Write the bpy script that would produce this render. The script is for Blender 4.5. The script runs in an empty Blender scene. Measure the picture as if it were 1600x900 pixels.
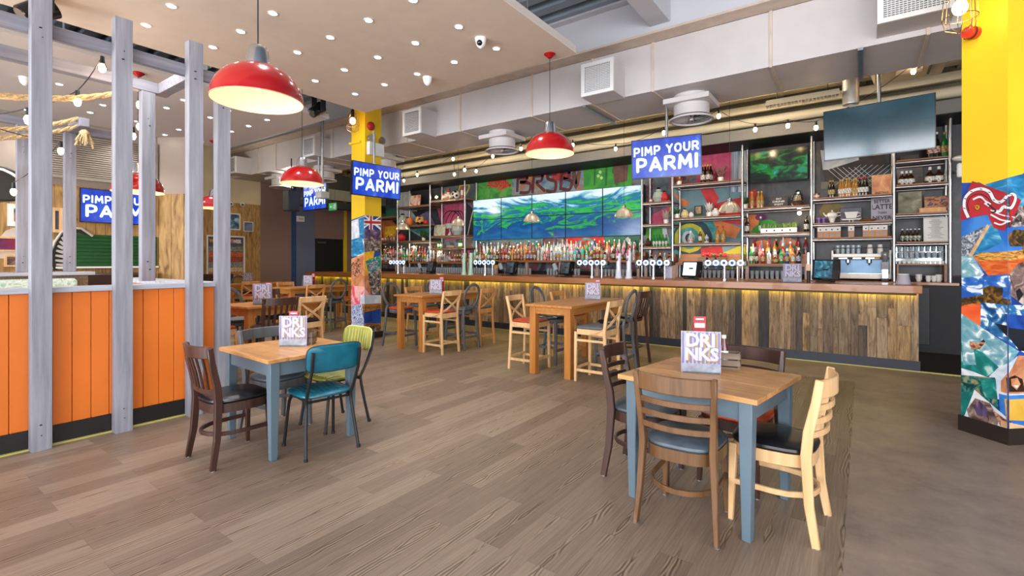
import bpy, bmesh, math, random
from mathutils import Vector, Matrix
random.seed(7)
SC = bpy.context.scene
COL = SC.collection
R = math.radians
PI = math.pi
H = 1.45                     # eye height
# ---- calibrated sight lines: turn a photo pixel into a point of the room at a known plane
def _ray(u):
    k = (u-800)/761.0
    return (-.5844+k*.8115, .8115+k*.5844)
def atY(u, v, Y):
    r = _ray(u); t = Y/r[1]; return (t*r[0], H-(v-408)*t/761)
def atX(u, v, X):
    r = _ray(u); t = X/r[0]; return (t*r[1], H-(v-408)*t/761)
def atZ(u, v, z):
    t = (H-z)*761/(v-408); r = _ray(u); return (t*r[0], t*r[1])
# ---------------------------------------------------------------- materials
def lin(h):
    if not isinstance(h, str): return (h[0], h[1], h[2], 1)
    h = h.lstrip('#'); out = []
    for i in (0, 2, 4):
        c = int(h[i:i+2], 16)/255
        out.append(c/12.92 if c <= .04045 else ((c+.055)/1.055)**2.4)
    return (*out, 1)
_mats = {}
def nmat(name):
    m = bpy.data.materials.new(name); m.use_nodes = True
    nt = m.node_tree; b = nt.nodes['Principled BSDF']
    return m, nt, b
def N(nt, typ, **kw):
    n = nt.nodes.new(typ)
    for k, v in kw.items():
        if k in n.inputs.keys(): n.inputs[k].default_value = v
        else: setattr(n, k, v)
    return n
def ramp(nt, stops, interp='LINEAR'):
    r = nt.nodes.new('ShaderNodeValToRGB'); cr = r.color_ramp; cr.interpolation = interp
    while len(cr.elements) < len(stops): cr.elements.new(.5)
    for e, (p, c) in zip(cr.elements, stops):
        e.position = p; e.color = lin(c)
    return r
def coords(nt, scale=(1, 1, 1), kind='Object', rot=(0, 0, 0)):
    t = nt.nodes.new('ShaderNodeTexCoord'); mp = nt.nodes.new('ShaderNodeMapping')
    mp.inputs['Scale'].default_value = scale; mp.inputs['Rotation'].default_value = rot
    nt.links.new(t.outputs[kind], mp.inputs['Vector']); return mp
def M(name, col, rough=.5, metal=0, var=.12, scale=6, bump=0, coat=0, emis=None, es=0, trans=0, stretch=(1, 1, 1), spec=.5):
    if name in _mats: return _mats[name]
    m, nt, b = nmat(name); L = nt.links
    mp = coords(nt, stretch)
    nz = N(nt, 'ShaderNodeTexNoise', Scale=scale, Detail=4.0)
    L.new(mp.outputs[0], nz.inputs['Vector'])
    c = lin(col)
    lo = tuple(max(0, x*(1-var)) for x in c[:3]); hi = tuple(min(1, x*(1+var)) for x in c[:3])
    r = ramp(nt, [(.3, lo), (.7, hi)])
    L.new(nz.outputs['Fac'], r.inputs[0]); L.new(r.outputs[0], b.inputs['Base Color'])
    b.inputs['Roughness'].default_value = rough; b.inputs['Metallic'].default_value = metal
    b.inputs['Specular IOR Level'].default_value = spec
    if coat: b.inputs['Coat Weight'].default_value = coat; b.inputs['Coat Roughness'].default_value = .15
    if trans: b.inputs['Transmission Weight'].default_value = trans; b.inputs['IOR'].default_value = 1.45
    if emis: b.inputs['Emission Color'].default_value = lin(emis); b.inputs['Emission Strength'].default_value = es
    if bump:
        bp = N(nt, 'ShaderNodeBump', Strength=bump, Distance=.01); L.new(nz.outputs['Fac'], bp.inputs['Height']); L.new(bp.outputs[0], b.inputs['Normal'])
    _mats[name] = m; return m
def WOOD(name, c1, c2, axis='X', s=1.0, rough=.45, knots=False, coat=0):
    if name in _mats: return _mats[name]
    m, nt, b = nmat(name); L = nt.links
    sc = {'X': (.8*s, 12*s, 12*s), 'Y': (12*s, .8*s, 12*s), 'Z': (12*s, 12*s, .8*s)}[axis]
    mp = coords(nt, sc)
    nz = N(nt, 'ShaderNodeTexNoise', Scale=2.0, Detail=5.0, Distortion=.6); L.new(mp.outputs[0], nz.inputs['Vector'])
    r = ramp(nt, [(.28, c1), (.72, c2)]); L.new(nz.outputs['Fac'], r.inputs[0])
    out = r.outputs[0]
    if knots:
        mp2 = coords(nt, (3, 3, 3)); n2 = N(nt, 'ShaderNodeTexNoise', Scale=1.7, Detail=2.0); L.new(mp2.outputs[0], n2.inputs['Vector'])
        mx = N(nt, 'ShaderNodeMix', data_type='RGBA', blend_type='MULTIPLY'); mx.inputs[0].default_value = .6
        r2 = ramp(nt, [(.3, (.55, .5, .45)), (.6, (1, 1, 1))]); L.new(n2.outputs['Fac'], r2.inputs[0])
        L.new(out, mx.inputs[6]); L.new(r2.outputs[0], mx.inputs[7]); out = mx.outputs[2]
    L.new(out, b.inputs['Base Color']); b.inputs['Roughness'].default_value = rough
    if coat: b.inputs['Coat Weight'].default_value = coat
    bp = N(nt, 'ShaderNodeBump', Strength=.12, Distance=.004); L.new(nz.outputs['Fac'], bp.inputs['Height']); L.new(bp.outputs[0], b.inputs['Normal'])
    _mats[name] = m; return m
def PICT(name, stops, scale=3, stretch=(1, 1, 1), detail=6, rough=.4, dist=.5, emis=0, kind='Object', voro=False, interp='LINEAR'):
    """printed / painted / screen picture: colour bands through noise"""
    if name in _mats: return _mats[name]
    m, nt, b = nmat(name); L = nt.links
    mp = coords(nt, stretch, kind)
    if voro:
        nz = N(nt, 'ShaderNodeTexVoronoi', Scale=scale); o = nz.outputs['Distance']
    else:
        nz = N(nt, 'ShaderNodeTexNoise', Scale=scale, Detail=float(detail), Distortion=dist); o = nz.outputs['Fac']
    L.new(mp.outputs[0], nz.inputs['Vector'])
    r = ramp(nt, stops, interp); L.new(o, r.inputs[0])
    if emis:
        b.inputs['Base Color'].default_value = (.01, .01, .01, 1)
        L.new(r.outputs[0], b.inputs['Emission Color']); b.inputs['Emission Strength'].default_value = emis
    else:
        L.new(r.outputs[0], b.inputs['Base Color'])
    b.inputs['Roughness'].default_value = rough
    _mats[name] = m; return m
def EM(name, col, s):
    if name in _mats: return _mats[name]
    m, nt, b = nmat(name)
    b.inputs['Base Color'].default_value = lin(col); b.inputs['Emission Color'].default_value = lin(col)
    b.inputs['Emission Strength'].default_value = s; b.inputs['Roughness'].default_value = .3
    _mats[name] = m; return m
# ---------------------------------------------------------------- mesh builder
class MB:
    def __init__(s): s.v = []; s.f = []; s.m = []; s.mats = []
    def mi(s, mat):
        if mat not in s.mats: s.mats.append(mat)
        return s.mats.index(mat)
    def add(s, vs, fs, mat):
        o = len(s.v); k = s.mi(mat); s.v += [tuple(p) for p in vs]
        for f in fs: s.f.append(tuple(o+i for i in f)); s.m.append(k)
        return s
    def box(s, c, d, mat, rz=0, rot=None, taper=None):
        x, y, z = d[0]/2, d[1]/2, d[2]/2
        vs = []
        for i, (a, b_, c_) in enumerate([(-x, -y, -z), (x, -y, -z), (x, y, -z), (-x, y, -z), (-x, -y, z), (x, -y, z), (x, y, z), (-x, y, z)]):
            if taper and c_ < 0: a *= taper; b_ *= taper
            vs.append(Vector((a, b_, c_)))
        mt = rot if rot is not None else Matrix.Rotation(rz, 3, 'Z')
        vs = [mt @ p + Vector(c) for p in vs]
        return s.add(vs, [(0, 3, 2, 1), (4, 5, 6, 7), (0, 1, 5, 4), (1, 2, 6, 5), (2, 3, 7, 6), (3, 0, 4, 7)], mat)
    def bx(s, x0, x1, y0, y1, z0, z1, mat):
        return s.box(((x0+x1)/2, (y0+y1)/2, (z0+z1)/2), (x1-x0, y1-y0, z1-z0), mat)
    def sweep(s, path, prof, mat, up=(0, 0, 1), caps=True, scales=None, closed=False):
        path = [Vector(p) for p in path]; n = len(path); m = len(prof); vs = []
        for i, p in enumerate(path):
            if closed: t = path[(i+1) % n]-path[i-1]
            else: t = path[min(i+1, n-1)]-path[max(i-1, 0)]
            t.normalize(); u = Vector(up)
            if abs(t.dot(u)) > .995: u = Vector((0, 1, 0)) if abs(t.y) < .9 else Vector((1, 0, 0))
            sd = t.cross(u).normalized(); u2 = sd.cross(t).normalized()
            k = scales[i] if scales else 1
            for a, b in prof: vs.append(p+sd*a*k+u2*b*k)
        fs = []
        for i in range(n if closed else n-1):
            j = (i+1) % n
            for q in range(m):
                q2 = (q+1) % m
                fs.append((i*m+q, i*m+q2, j*m+q2, j*m+q))
        if caps and not closed:
            fs.append(tuple(range(m-1, -1, -1))); fs.append(tuple((n-1)*m+q for q in range(m)))
        return s.add(vs, fs, mat)
    def tube(s, path, r, mat, n=8, scales=None, closed=False, up=(0, 0, 1)):
        return s.sweep(path, [(r*math.cos(2*PI*i/n), r*math.sin(2*PI*i/n)) for i in range(n)], mat, scales=scales, closed=closed, up=up)
    def bar(s, path, w, h, mat, up=(0, 0, 1), scales=None):
        return s.sweep(path, [(-w/2, -h/2), (w/2, -h/2), (w/2, h/2), (-w/2, h/2)], mat, up=up, scales=scales)
    def cyl(s, a, b, r, mat, r2=None, n=12):
        return s.tube([a, b], r, mat, n=n, scales=[1, (r2 if r2 is not None else r)/r])
    def lathe(s, prof, mat, n=16, c=(0, 0, 0), rot=None, mod=None):
        vs = []; m = len(prof)
        for i in range(n):
            a = 2*PI*i/n
            for r, z in prof:
                rr = r*(mod(a, z) if mod else 1)
                p = Vector((rr*math.cos(a), rr*math.sin(a), z))
                if rot is not None: p = rot @ p
                vs.append(p+Vector(c))
        fs = []
        for i in range(n):
            j = (i+1) % n
            for q in range(m-1):
                fs.append((i*m+q, j*m+q, j*m+q+1, i*m+q+1))
        return s.add(vs, fs, mat)
    def ball(s, c, r, mat, n=10, sz=1):
        k = max(4, n//2)
        return s.lathe([(max(r*math.sin(PI*i/k), r*.02), -r*sz*math.cos(PI*i/k)) for i in range(k+1)], mat, n=n, c=c)
    def plate(s, pts, nrm, th, mat):
        nrm = Vector(nrm).normalized(); pts = [Vector(p) for p in pts]; m = len(pts)
        vs = [p for p in pts]+[p+nrm*th for p in pts]
        fs = [tuple(range(m-1, -1, -1)), tuple(range(m, 2*m))]+[(i, (i+1) % m, (i+1) % m+m, i+m) for i in range(m)]
        return s.add(vs, fs, mat)
    def slab(s, poly, z0, z1, mat):      # vertical prism over an xy polygon
        return s.plate([(x, y, z0) for x, y in poly], (0, 0, 1), z1-z0, mat)
    def text(s, body, size, mat, mtx, bold=.0, depth=.002, align='CENTER', sx=1):
        cu = bpy.data.curves.new('t', 'FONT'); cu.body = body; cu.size = size; cu.extrude = depth; cu.offset = bold*size
        cu.align_x = align; cu.align_y = 'CENTER'; cu.resolution_u = 2
        ob = bpy.data.objects.new('t', cu); me = bpy.data.meshes.new_from_object(ob)
        vs = [mtx @ Vector((v.co.x*sx, v.co.y, v.co.z)) for v in me.vertices]
        fs = [tuple(p.vertices) for p in me.polygons]
        s.add(vs, fs, mat); bpy.data.objects.remove(ob); bpy.data.meshes.remove(me); bpy.data.curves.remove(cu)
        return s
    def obj(s, name, parent=None, smooth=True, bevel=0, loc=None, seg=1):
        me = bpy.data.meshes.new(name); me.from_pydata(s.v, [], s.f); me.validate()
        for m in s.mats: me.materials.append(m)
        for i, p in enumerate(me.polygons):
            if i < len(s.m): p.material_index = s.m[i]
            p.use_smooth = smooth
        bm = bmesh.new(); bm.from_mesh(me); bmesh.ops.recalc_face_normals(bm, faces=bm.faces); bm.to_mesh(me); bm.free()
        if smooth: me.set_sharp_from_angle(angle=R(38))
        o = bpy.data.objects.new(name, me); COL.objects.link(o)
        if parent is not None: o.parent = parent
        if loc: o.location = loc
        if bevel:
            b = o.modifiers.new('Bevel', 'BEVEL'); b.width = bevel; b.segments = seg; b.limit_method = 'ANGLE'; b.angle_limit = R(50)
        return o
def tag(o, label, cat, group=None, kind=None):
    o['label'] = label; o['category'] = cat
    if group: o['group'] = group
    if kind: o['kind'] = kind
    return o
def thing(name, label, cat, loc=(0, 0, 0), rz=0, group=None):
    o = bpy.data.objects.new(name, None); COL.objects.link(o); o.empty_display_size = .1
    o.location = loc; o.rotation_euler = (0, 0, rz)
    return tag(o, label, cat, group)
def struct(name, mb, **kw):
    o = mb.obj(name, **kw); o['kind'] = 'structure'; return o
def copy_tree(o, parent=None):
    c = o.copy(); COL.objects.link(c); c.parent = parent
    for ch in list(o.children): copy_tree(ch, c)
    return c
def dup(root, label, loc=None, rz=None, group=None):
    c = copy_tree(root)
    c['label'] = label
    if group: c['group'] = group
    if loc is not None: c.location = loc
    if rz is not None: c.rotation_euler = (0, 0, rz)
    return c
ORD = ['first', 'second', 'third', 'fourth', 'fifth', 'sixth', 'seventh', 'eighth', 'ninth', 'tenth', 'eleventh', 'twelfth', 'thirteenth', 'fourteenth',
       'fifteenth', 'sixteenth', 'seventeenth', 'eighteenth', 'nineteenth', 'twentieth']
def ordn(i):
    if i < 20: return ORD[i]
    t = {2: 'twenty', 3: 'thirty', 4: 'forty', 5: 'fifty', 6: 'sixty', 7: 'seventy'}; n = i+1
    a, b = divmod(n, 10)
    if b == 0: return {3: 'thirtieth', 4: 'fortieth', 5: 'fiftieth', 6: 'sixtieth', 7: 'seventieth'}[a]
    return t[a]+'-'+ORD[b-1]
# ---------------------------------------------------------------- palette
chrome = M('chrome', '#b9bbbf', .22, 1, .05)
steel = M('galvanised_pipe', '#b7b9bb', .33, 1, .12, 12)
blackm = M('black_metal', '#17181a', .45, .2, .1)
blackp = M('black_paint', '#101113', .6, 0, .15, 4)
blackg = M('black_gloss', '#0b0c0e', .18, 0, .1)
white = M('white_plastic', '#e6e6e4', .4, 0, .03)
cream = M('cream_plaster', '#cfc0a0', .85, 0, .05, 3)
creamw = M('cream_service', '#d2c9b0', .8, 0, .06, 3)
ductm = M('duct_paint', '#c6c1c0', .5, .0, .04, 3)
panelm = M('ceiling_panel', '#c4bbb4', .85, 0, .03, 1.5)
panedge = M('panel_edge', '#d8c8b6', .8, 0, .03)
postm = WOOD('grey_washed_wood', '#777983', '#9a9ca6', 'Z', 1.0, .6)
postx = WOOD('grey_washed_beam', '#74737f', '#94949f', 'Y', 1.0, .6)
caps = WOOD('grey_rail', '#9aa0ac', '#b9c0ca', 'Y', 1.0, .5)
redm = M('red_enamel', '#9a0a0e', .2, 0, .06, coat=.35)
yellow = M('yellow_paint', '#edc51c', .55, 0, .05, 2)
lampin = M('lamp_inner_cream', '#efcf9e', .6, 0, .02)
bulbm = EM('warm_bulb', '#ffc98a', 45)
# ================================================================ SHELL
def floor_wood():
    m, nt, b = nmat('floor_planks'); L = nt.links
    tc = nt.nodes.new('ShaderNodeTexCoord')
    sw = nt.nodes.new('ShaderNodeSeparateXYZ'); L.new(tc.outputs['Object'], sw.inputs[0])
    cb = nt.nodes.new('ShaderNodeCombineXYZ'); L.new(sw.outputs['Y'], cb.inputs['X']); L.new(sw.outputs['X'], cb.inputs['Y'])
    def brick(c1, c2, mort, ms):
        k = N(nt, 'ShaderNodeTexBrick', Scale=1.0); k.inputs['Brick Width'].default_value = 1.2; k.inputs['Row Height'].default_value = .165
        k.inputs['Mortar Size'].default_value = ms; k.offset = .37; k.inputs['Color1'].default_value = c1; k.inputs['Color2'].default_value = c2
        k.inputs['Mortar'].default_value = mort; k.inputs['Bias'].default_value = 0.0
        L.new(cb.outputs[0], k.inputs['Vector']); return k
    rnd = brick((0, 0, 0, 1), (1, 1, 1, 1), (.5, .5, .5, 1), 0.0)
    edge = brick((1, 1, 1, 1), (1, 1, 1, 1), (.72, .7, .68, 1), .0016)
    tone = ramp(nt, [(0, '#7b6a5c'), (.4, '#867465'), (.75, '#8f7d6d'), (1, '#9a8877')]); L.new(rnd.outputs['Color'], tone.inputs[0])
    # per-plank shifted coordinates
    mul = N(nt, 'ShaderNodeVectorMath', operation='MULTIPLY'); L.new(rnd.outputs['Color'], mul.inputs[0]); mul.inputs[1].default_value = (37, 71, 13)
    ad = N(nt, 'ShaderNodeVectorMath', operation='ADD'); L.new(tc.outputs['Object'], ad.inputs[0]); L.new(mul.outputs[0], ad.inputs[1])
    mp = nt.nodes.new('ShaderNodeMapping'); mp.inputs['Scale'].default_value = (2.4, 1.9, 1); L.new(ad.outputs[0], mp.inputs['Vector'])
    n1 = N(nt, 'ShaderNodeTexNoise', Scale=1.0, Detail=2.5, Roughness=.45); L.new(mp.outputs[0], n1.inputs['Vector'])
    # distance from the plank's middle
    fx = N(nt, 'ShaderNodeMath', operation='MULTIPLY'); fx.inputs[1].default_value = 1/.165; L.new(sw.outputs['X'], fx.inputs[0])
    fr0 = N(nt, 'ShaderNodeMath', operation='FRACT'); L.new(fx.outputs[0], fr0.inputs[0])
    fs_ = N(nt, 'ShaderNodeMath', operation='SUBTRACT'); fs_.inputs[1].default_value = .5; L.new(fr0.outputs[0], fs_.inputs[0])
    fa = N(nt, 'ShaderNodeMath', operation='ABSOLUTE'); L.new(fs_.outputs[0], fa.inputs[0])
    # cathedral figure: contour lines of (noise + distance from the middle)
    ph_ = N(nt, 'ShaderNodeMath', operation='MULTIPLY_ADD'); ph_.inputs[1].default_value = 54; L.new(n1.outputs['Fac'], ph_.inputs[0])
    f2 = N(nt, 'ShaderNodeMath', operation='MULTIPLY'); f2.inputs[1].default_value = 54; L.new(fa.outputs[0], f2.inputs[0]); L.new(f2.outputs[0], ph_.inputs[2])
    si = N(nt, 'ShaderNodeMath', operation='SINE'); L.new(ph_.outputs[0], si.inputs[0])
    mr = N(nt, 'ShaderNodeMapRange'); mr.inputs['From Min'].default_value = -1; L.new(si.outputs[0], mr.inputs['Value'])
    lr = ramp(nt, [(0, (0, 0, 0)), (.6, (0, 0, 0)), (.95, (1, 1, 1))]); L.new(mr.outputs[0], lr.inputs[0])
    mp5 = nt.nodes.new('ShaderNodeMapping'); mp5.inputs['Scale'].default_value = (3, 1.1, 1); L.new(ad.outputs[0], mp5.inputs['Vector'])
    n5 = N(nt, 'ShaderNodeTexNoise', Scale=1.3, Detail=2.0); L.new(mp5.outputs[0], n5.inputs['Vector'])
    bw_ = N(nt, 'ShaderNodeMath', operation='MULTIPLY_ADD'); bw_.inputs[1].default_value = 1.5; bw_.inputs[2].default_value = -.62; L.new(n5.outputs['Fac'], bw_.inputs[0])
    dm = N(nt, 'ShaderNodeMath', operation='SUBTRACT'); L.new(bw_.outputs[0], dm.inputs[0]); L.new(fa.outputs[0], dm.inputs[1])
    mk = ramp(nt, [(0, (.06, .06, .06)), (.12, (1, 1, 1))]); L.new(dm.outputs[0], mk.inputs[0])
    gm = N(nt, 'ShaderNodeMath', operation='MULTIPLY'); L.new(lr.outputs[0], gm.inputs[0]); L.new(mk.outputs[0], gm.inputs[1])
    g2 = N(nt, 'ShaderNodeMath', operation='MULTIPLY'); L.new(gm.outputs[0], g2.inputs[0]); g2.inputs[1].default_value = .8
    mx = N(nt, 'ShaderNodeMix', data_type='RGBA'); L.new(g2.outputs[0], mx.inputs[0]); L.new(tone.outputs[0], mx.inputs[6]); mx.inputs[7].default_value = lin('#44362d')
    lr2 = ramp(nt, [(0, (1, 1, 1)), (.3, (0, 0, 0)), (1, (0, 0, 0))]); L.new(mr.outputs[0], lr2.inputs[0])
    gm2 = N(nt, 'ShaderNodeMath', operation='MULTIPLY'); L.new(lr2.outputs[0], gm2.inputs[0]); L.new(mk.outputs[0], gm2.inputs[1])
    g3 = N(nt, 'ShaderNodeMath', operation='MULTIPLY'); L.new(gm2.outputs[0], g3.inputs[0]); g3.inputs[1].default_value = .42
    mx2 = N(nt, 'ShaderNodeMix', data_type='RGBA'); L.new(g3.outputs[0], mx2.inputs[0]); L.new(mx.outputs[2], mx2.inputs[6]); mx2.inputs[7].default_value = lin('#c2a888')
    mp3 = nt.nodes.new('ShaderNodeMapping'); mp3.inputs['Scale'].default_value = (120, 3, 1); L.new(ad.outputs[0], mp3.inputs['Vector'])
    n3 = N(nt, 'ShaderNodeTexNoise', Scale=1.0, Detail=4.0, Roughness=.6); L.new(mp3.outputs[0], n3.inputs['Vector'])
    fr = ramp(nt, [(.32, (.70, .69, .68)), (.68, (1.0, 1.0, 1.0))]); L.new(n3.outputs['Fac'], fr.inputs[0])
    m3 = N(nt, 'ShaderNodeMix', data_type='RGBA', blend_type='MULTIPLY'); m3.inputs[0].default_value = 1; L.new(mx2.outputs[2], m3.inputs[6]); L.new(fr.outputs[0], m3.inputs[7])
    m4 = N(nt, 'ShaderNodeMix', data_type='RGBA', blend_type='MULTIPLY'); m4.inputs[0].default_value = 1; L.new(m3.outputs[2], m4.inputs[6]); L.new(edge.outputs['Color'], m4.inputs[7])
    L.new(m4.outputs[2], b.inputs['Base Color']); b.inputs['Roughness'].default_value = .42; b.inputs['Specular IOR Level'].default_value = .35
    bp = N(nt, 'ShaderNodeBump', Strength=.05, Distance=.002); L.new(n3.outputs['Fac'], bp.inputs['Height']); L.new(bp.outputs[0], b.inputs['Normal'])
    return m
vinyl = None
def floor_vinyl():
    m, nt, b = nmat('floor_vinyl'); L = nt.links
    mp = coords(nt, (1, 1, 1))
    n1 = N(nt, 'ShaderNodeTexNoise', Scale=2.6, Detail=9.0, Roughness=.7); L.new(mp.outputs[0], n1.inputs['Vector'])
    r = ramp(nt, [(.28, '#71635c'), (.45, '#8a7b71'), (.58, '#968679'), (.75, '#a89684')]); L.new(n1.outputs['Fac'], r.inputs[0])
    L.new(r.outputs[0], b.inputs['Base Color']); b.inputs['Roughness'].default_value = .38; b.inputs['Specular IOR Level'].default_value = .35
    return m
FW, FV = floor_wood(), floor_vinyl()
WX, WY = -.075, 7.15          # where the planks stop: against the vinyl on the right and along the bar
f = MB(); f.bx(-15, WX, -4, WY, -.1, 0, FW); struct('floor', f)
f = MB(); f.bx(WX, 6, -4, WY, -.1, 0, FV); f.bx(-15, 6, WY, 11, -.1, 0, FV); struct('floor_vinyl', f)
f = MB(); f.bx(-13.3, 1.5, 8.3, 11, 0, .004, M('dark_bar_floor', '#2a211c', .5)); struct('floor_bar', f)
# roof deck: corrugated sheet running along the bar
deck = M('deck_steel', '#8b99a6', .45, .3, .1, 3)
f = MB(); pr_ = []; y = -4.0; x0, x1 = -15, 6
while y < 11:
    pr_ += [(y, 5.05), (y+.16, 5.05), (y+.19, 5.16), (y+.30, 5.16)]; y += .33
vs = []; fs = []
for (yy, zz) in pr_: vs += [(x0, yy, zz), (x1, yy, zz)]
for i in range(len(pr_)-1): fs.append((2*i, 2*i+1, 2*i+3, 2*i+2))
f.add(vs, fs, deck); f.bx(-15, 6, -4, 11, 5.2, 5.3, blackp)
struct('ceiling', f, smooth=False)
# walls
pine = None
def pinewall():
    m, nt, b = nmat('knotty_pine_boards'); L = nt.links
    tc = nt.nodes.new('ShaderNodeTexCoord'); sw = nt.nodes.new('ShaderNodeSeparateXYZ'); L.new(tc.outputs['Object'], sw.inputs[0])
    cb = nt.nodes.new('ShaderNodeCombineXYZ'); L.new(sw.outputs['Z'], cb.inputs['X']); L.new(sw.outputs['Y'], cb.inputs['Y'])
    def bk(c1, c2, mo, ms):
        k = N(nt, 'ShaderNodeTexBrick', Scale=1.0); k.inputs['Brick Width'].default_value = 6.0; k.inputs['Row Height'].default_value = .13; k.inputs['Mortar Size'].default_value = ms
        k.inputs['Color1'].default_value = c1; k.inputs['Color2'].default_value = c2; k.inputs['Mortar'].default_value = mo; L.new(cb.outputs[0], k.inputs['Vector']); return k
    rnd = bk((0, 0, 0, 1), (1, 1, 1, 1), (.5, .5, .5, 1), 0.0); ed = bk((1, 1, 1, 1), (1, 1, 1, 1), (.35, .3, .25, 1), .003)
    mul = N(nt, 'ShaderNodeVectorMath', operation='MULTIPLY'); L.new(rnd.outputs['Color'], mul.inputs[0]); mul.inputs[1].default_value = (9, 31, 17)
    ad = N(nt, 'ShaderNodeVectorMath', operation='ADD'); L.new(tc.outputs['Object'], ad.inputs[0]); L.new(mul.outputs[0], ad.inputs[1])
    mp = nt.nodes.new('ShaderNodeMapping'); mp.inputs['Scale'].default_value = (5, 5, 1.2); L.new(ad.outputs[0], mp.inputs['Vector'])
    n1 = N(nt, 'ShaderNodeTexNoise', Scale=2.0, Detail=4.0, Distortion=1.2); L.new(mp.outputs[0], n1.inputs['Vector'])
    r = ramp(nt, [(.25, '#5f4020'), (.38, '#9a7440'), (.55, '#b08a50'), (.75, '#c39e62')]); L.new(n1.outputs['Fac'], r.inputs[0])
    m4 = N(nt, 'ShaderNodeMix', data_type='RGBA', blend_type='MULTIPLY'); m4.inputs[0].default_value = 1; L.new(r.outputs[0], m4.inputs[6]); L.new(ed.outputs['Color'], m4.inputs[7])
    L.new(m4.outputs[2], b.inputs['Base Color']); b.inputs['Roughness'].default_value = .6
    return m
PINE = pinewall()
mauve = M('mauve_paint', '#8a7067', .8, 0, .04, 1); bluep = M('slate_blue_paint', '#69738c', .8, 0, .04, 1)
beige = M('beige_paint', '#9f8f80', .85, 0, .04, 1); navyp = M('navy_paint', '#2c4a7c', .8)
f = MB(); f.bx(-10.85, -10.65, -4, 3.5, 2.7, 5.2, beige); f.bx(-10.85, -10.65, -4, 3.5, 0, 2.7, PINE)
f.slab([(-10.65, 3.5), (-10.2, 3.78), (-10.3, 3.95), (-10.85, 3.7), (-10.85, 3.5)], 0, 2.7, PINE)
f.slab([(-10.65, 3.5), (-10.2, 3.78), (-10.3, 3.95), (-10.85, 3.7), (-10.85, 3.5)], 2.7, 5.2, beige)
f.bx(-14.8, -10.8, 3.6, 3.75, 0, 5.2, beige)
struct('wall_left', f, smooth=False)
f = MB(); f.bx(-14.8, -14.6, 3.7, 7.42, 0, 3.12, PINE); f.bx(-14.8, -14.6, 3.7, 7.42, 3.12, 5.2, cream)
f.bx(-14.8, -14.6, 7.42, 8.38, 0, 5.2, mauve); f.bx(-14.8, -14.6, 8.38, 8.55, 0, 5.2, navyp); f.bx(-14.8, -14.6, 8.55, 9.2, 0, 5.2, bluep)
f.bx(-14.8, -14.6, 9.2, 10.3, 2.2, 5.2, mauve); f.bx(-14.8, -14.6, 10.3, 10.42, 0, 5.2, yellow); f.bx(-14.8, -14.6, 10.42, 11, 0, 5.2, mauve)
struct('wall_far_left', f, smooth=False)
t = MB(); t.bx(-14.72, -14.65, 9.2, 10.3, 0, 2.2, blackp); t.bx(-14.65, -14.63, 9.33, 9.62, 2.04, 2.1, M('door_sign_grey', '#55504a', .5)); o = struct('door_1', t)
# back wall: dark paint under the mural; above, shaded gaps painted into the colour
f = MB(); f.bx(-14.6, 6, 10.8, 11, 0, 3.75, M('charcoal_wall', '#2c2a2c', .7, 0, .2, 2)); f.bx(-14.6, 6, 10.8, 11, 3.75, 5.2, M('service_wall_gap_shade', '#8b836c', .9, 0, .1, 2))
struct('wall_back', f, smooth=False)
f = MB(); f.bx(-13.3, 1.35, 9.87, 10.8, 3.70, 3.90, M('bulkhead_grey', '#6b6a66', .7, 0, .05, 2)); f.bx(-13.3, 1.35, 9.88, 10.79, 3.69, 3.705, blackp)
struct('trim_1', f, smooth=False)
# front wall with tall shop windows behind the viewer, and right wall with windows: daylight comes in here
bw = M('shop_wall', '#bdb4aa', .8)
f = MB(); f.bx(-15, 6, -4.2, -4, 3.7, 5.2, bw); f.bx(-15, 6, -4.2, -4, 0, .35, bw)
for x in (-15, -11.1, -6.9, -2.7, 1.5, 5.7): f.bx(x, x+.3, -4.2, -4, 0, 5.2, bw)
struct('wall_front', f)
f = MB(); f.bx(6, 6.2, -4, 11, 3.7, 5.2, bw); f.bx(6, 6.2, -4, 11, 0, .35, bw); f.bx(6, 6.2, 2.3, 11, 0, 5.2, bw)
for y in (-4, -.9, 2.3): f.bx(6, 6.2, y, y+.3, 0, 5.2, bw)
struct('wall_right', f)
f = MB(); f.bx(-15.2, -15, -4.2, 11, 0, 5.2, bw); struct('wall_outer_left', f)
# steel beam above the duct and cross beams
beamm = M('beam_paint', '#c9cad0', .6, 0, .03, 2)
f = MB(); f.bx(-14.6, 6, 6.33, 6.6, 4.47, 4.5, M('flange_warm', '#c9b7a6', .5)); f.bx(-14.6, 6, 6.45, 6.48, 4.5, 5.05, beamm); f.bx(-14.6, 6, 6.33, 6.6, 5.02, 5.05, beamm)
struct('trim_2', f, smooth=False)
f = MB()
for x in (-2.2, 3.2, -8.0): f.bx(x-.14, x+.14, -4, 6.45, 4.62, 5.04, beamm)
struct('trim_3', f, bevel=.01, smooth=False)
# services behind the duct (cream): beams along the wall
f = MB()
f.bx(-14.6, 1.4, 10.25, 10.4, 4.30, 4.43, creamw); f.bx(-14.6, 6, 8.4, 8.6, 4.72, 5.04, creamw); f.bx(-14.6, 1.4, 10.0, 10.2, 4.5, 4.62, creamw); f.bx(-14.6, 6, 9.3, 9.5, 4.85, 5.04, creamw)
struct('trim_4', f, smooth=False)
f = MB(); f.cyl((-14, 10.15, 4.08), (1.4, 10.15, 4.08), .085, creamw, n=16); f.cyl((-14, 9.6, 4.45), (1.4, 9.6, 4.45), .035, creamw, n=10); f.cyl((-14, 9.7, 4.45), (1.4, 9.7, 4.45), .02, creamw, n=8)
tag(f.obj('ceiling_pipe'), 'cream painted pipes running along the wall above the bar bulkhead', 'pipe')
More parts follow.
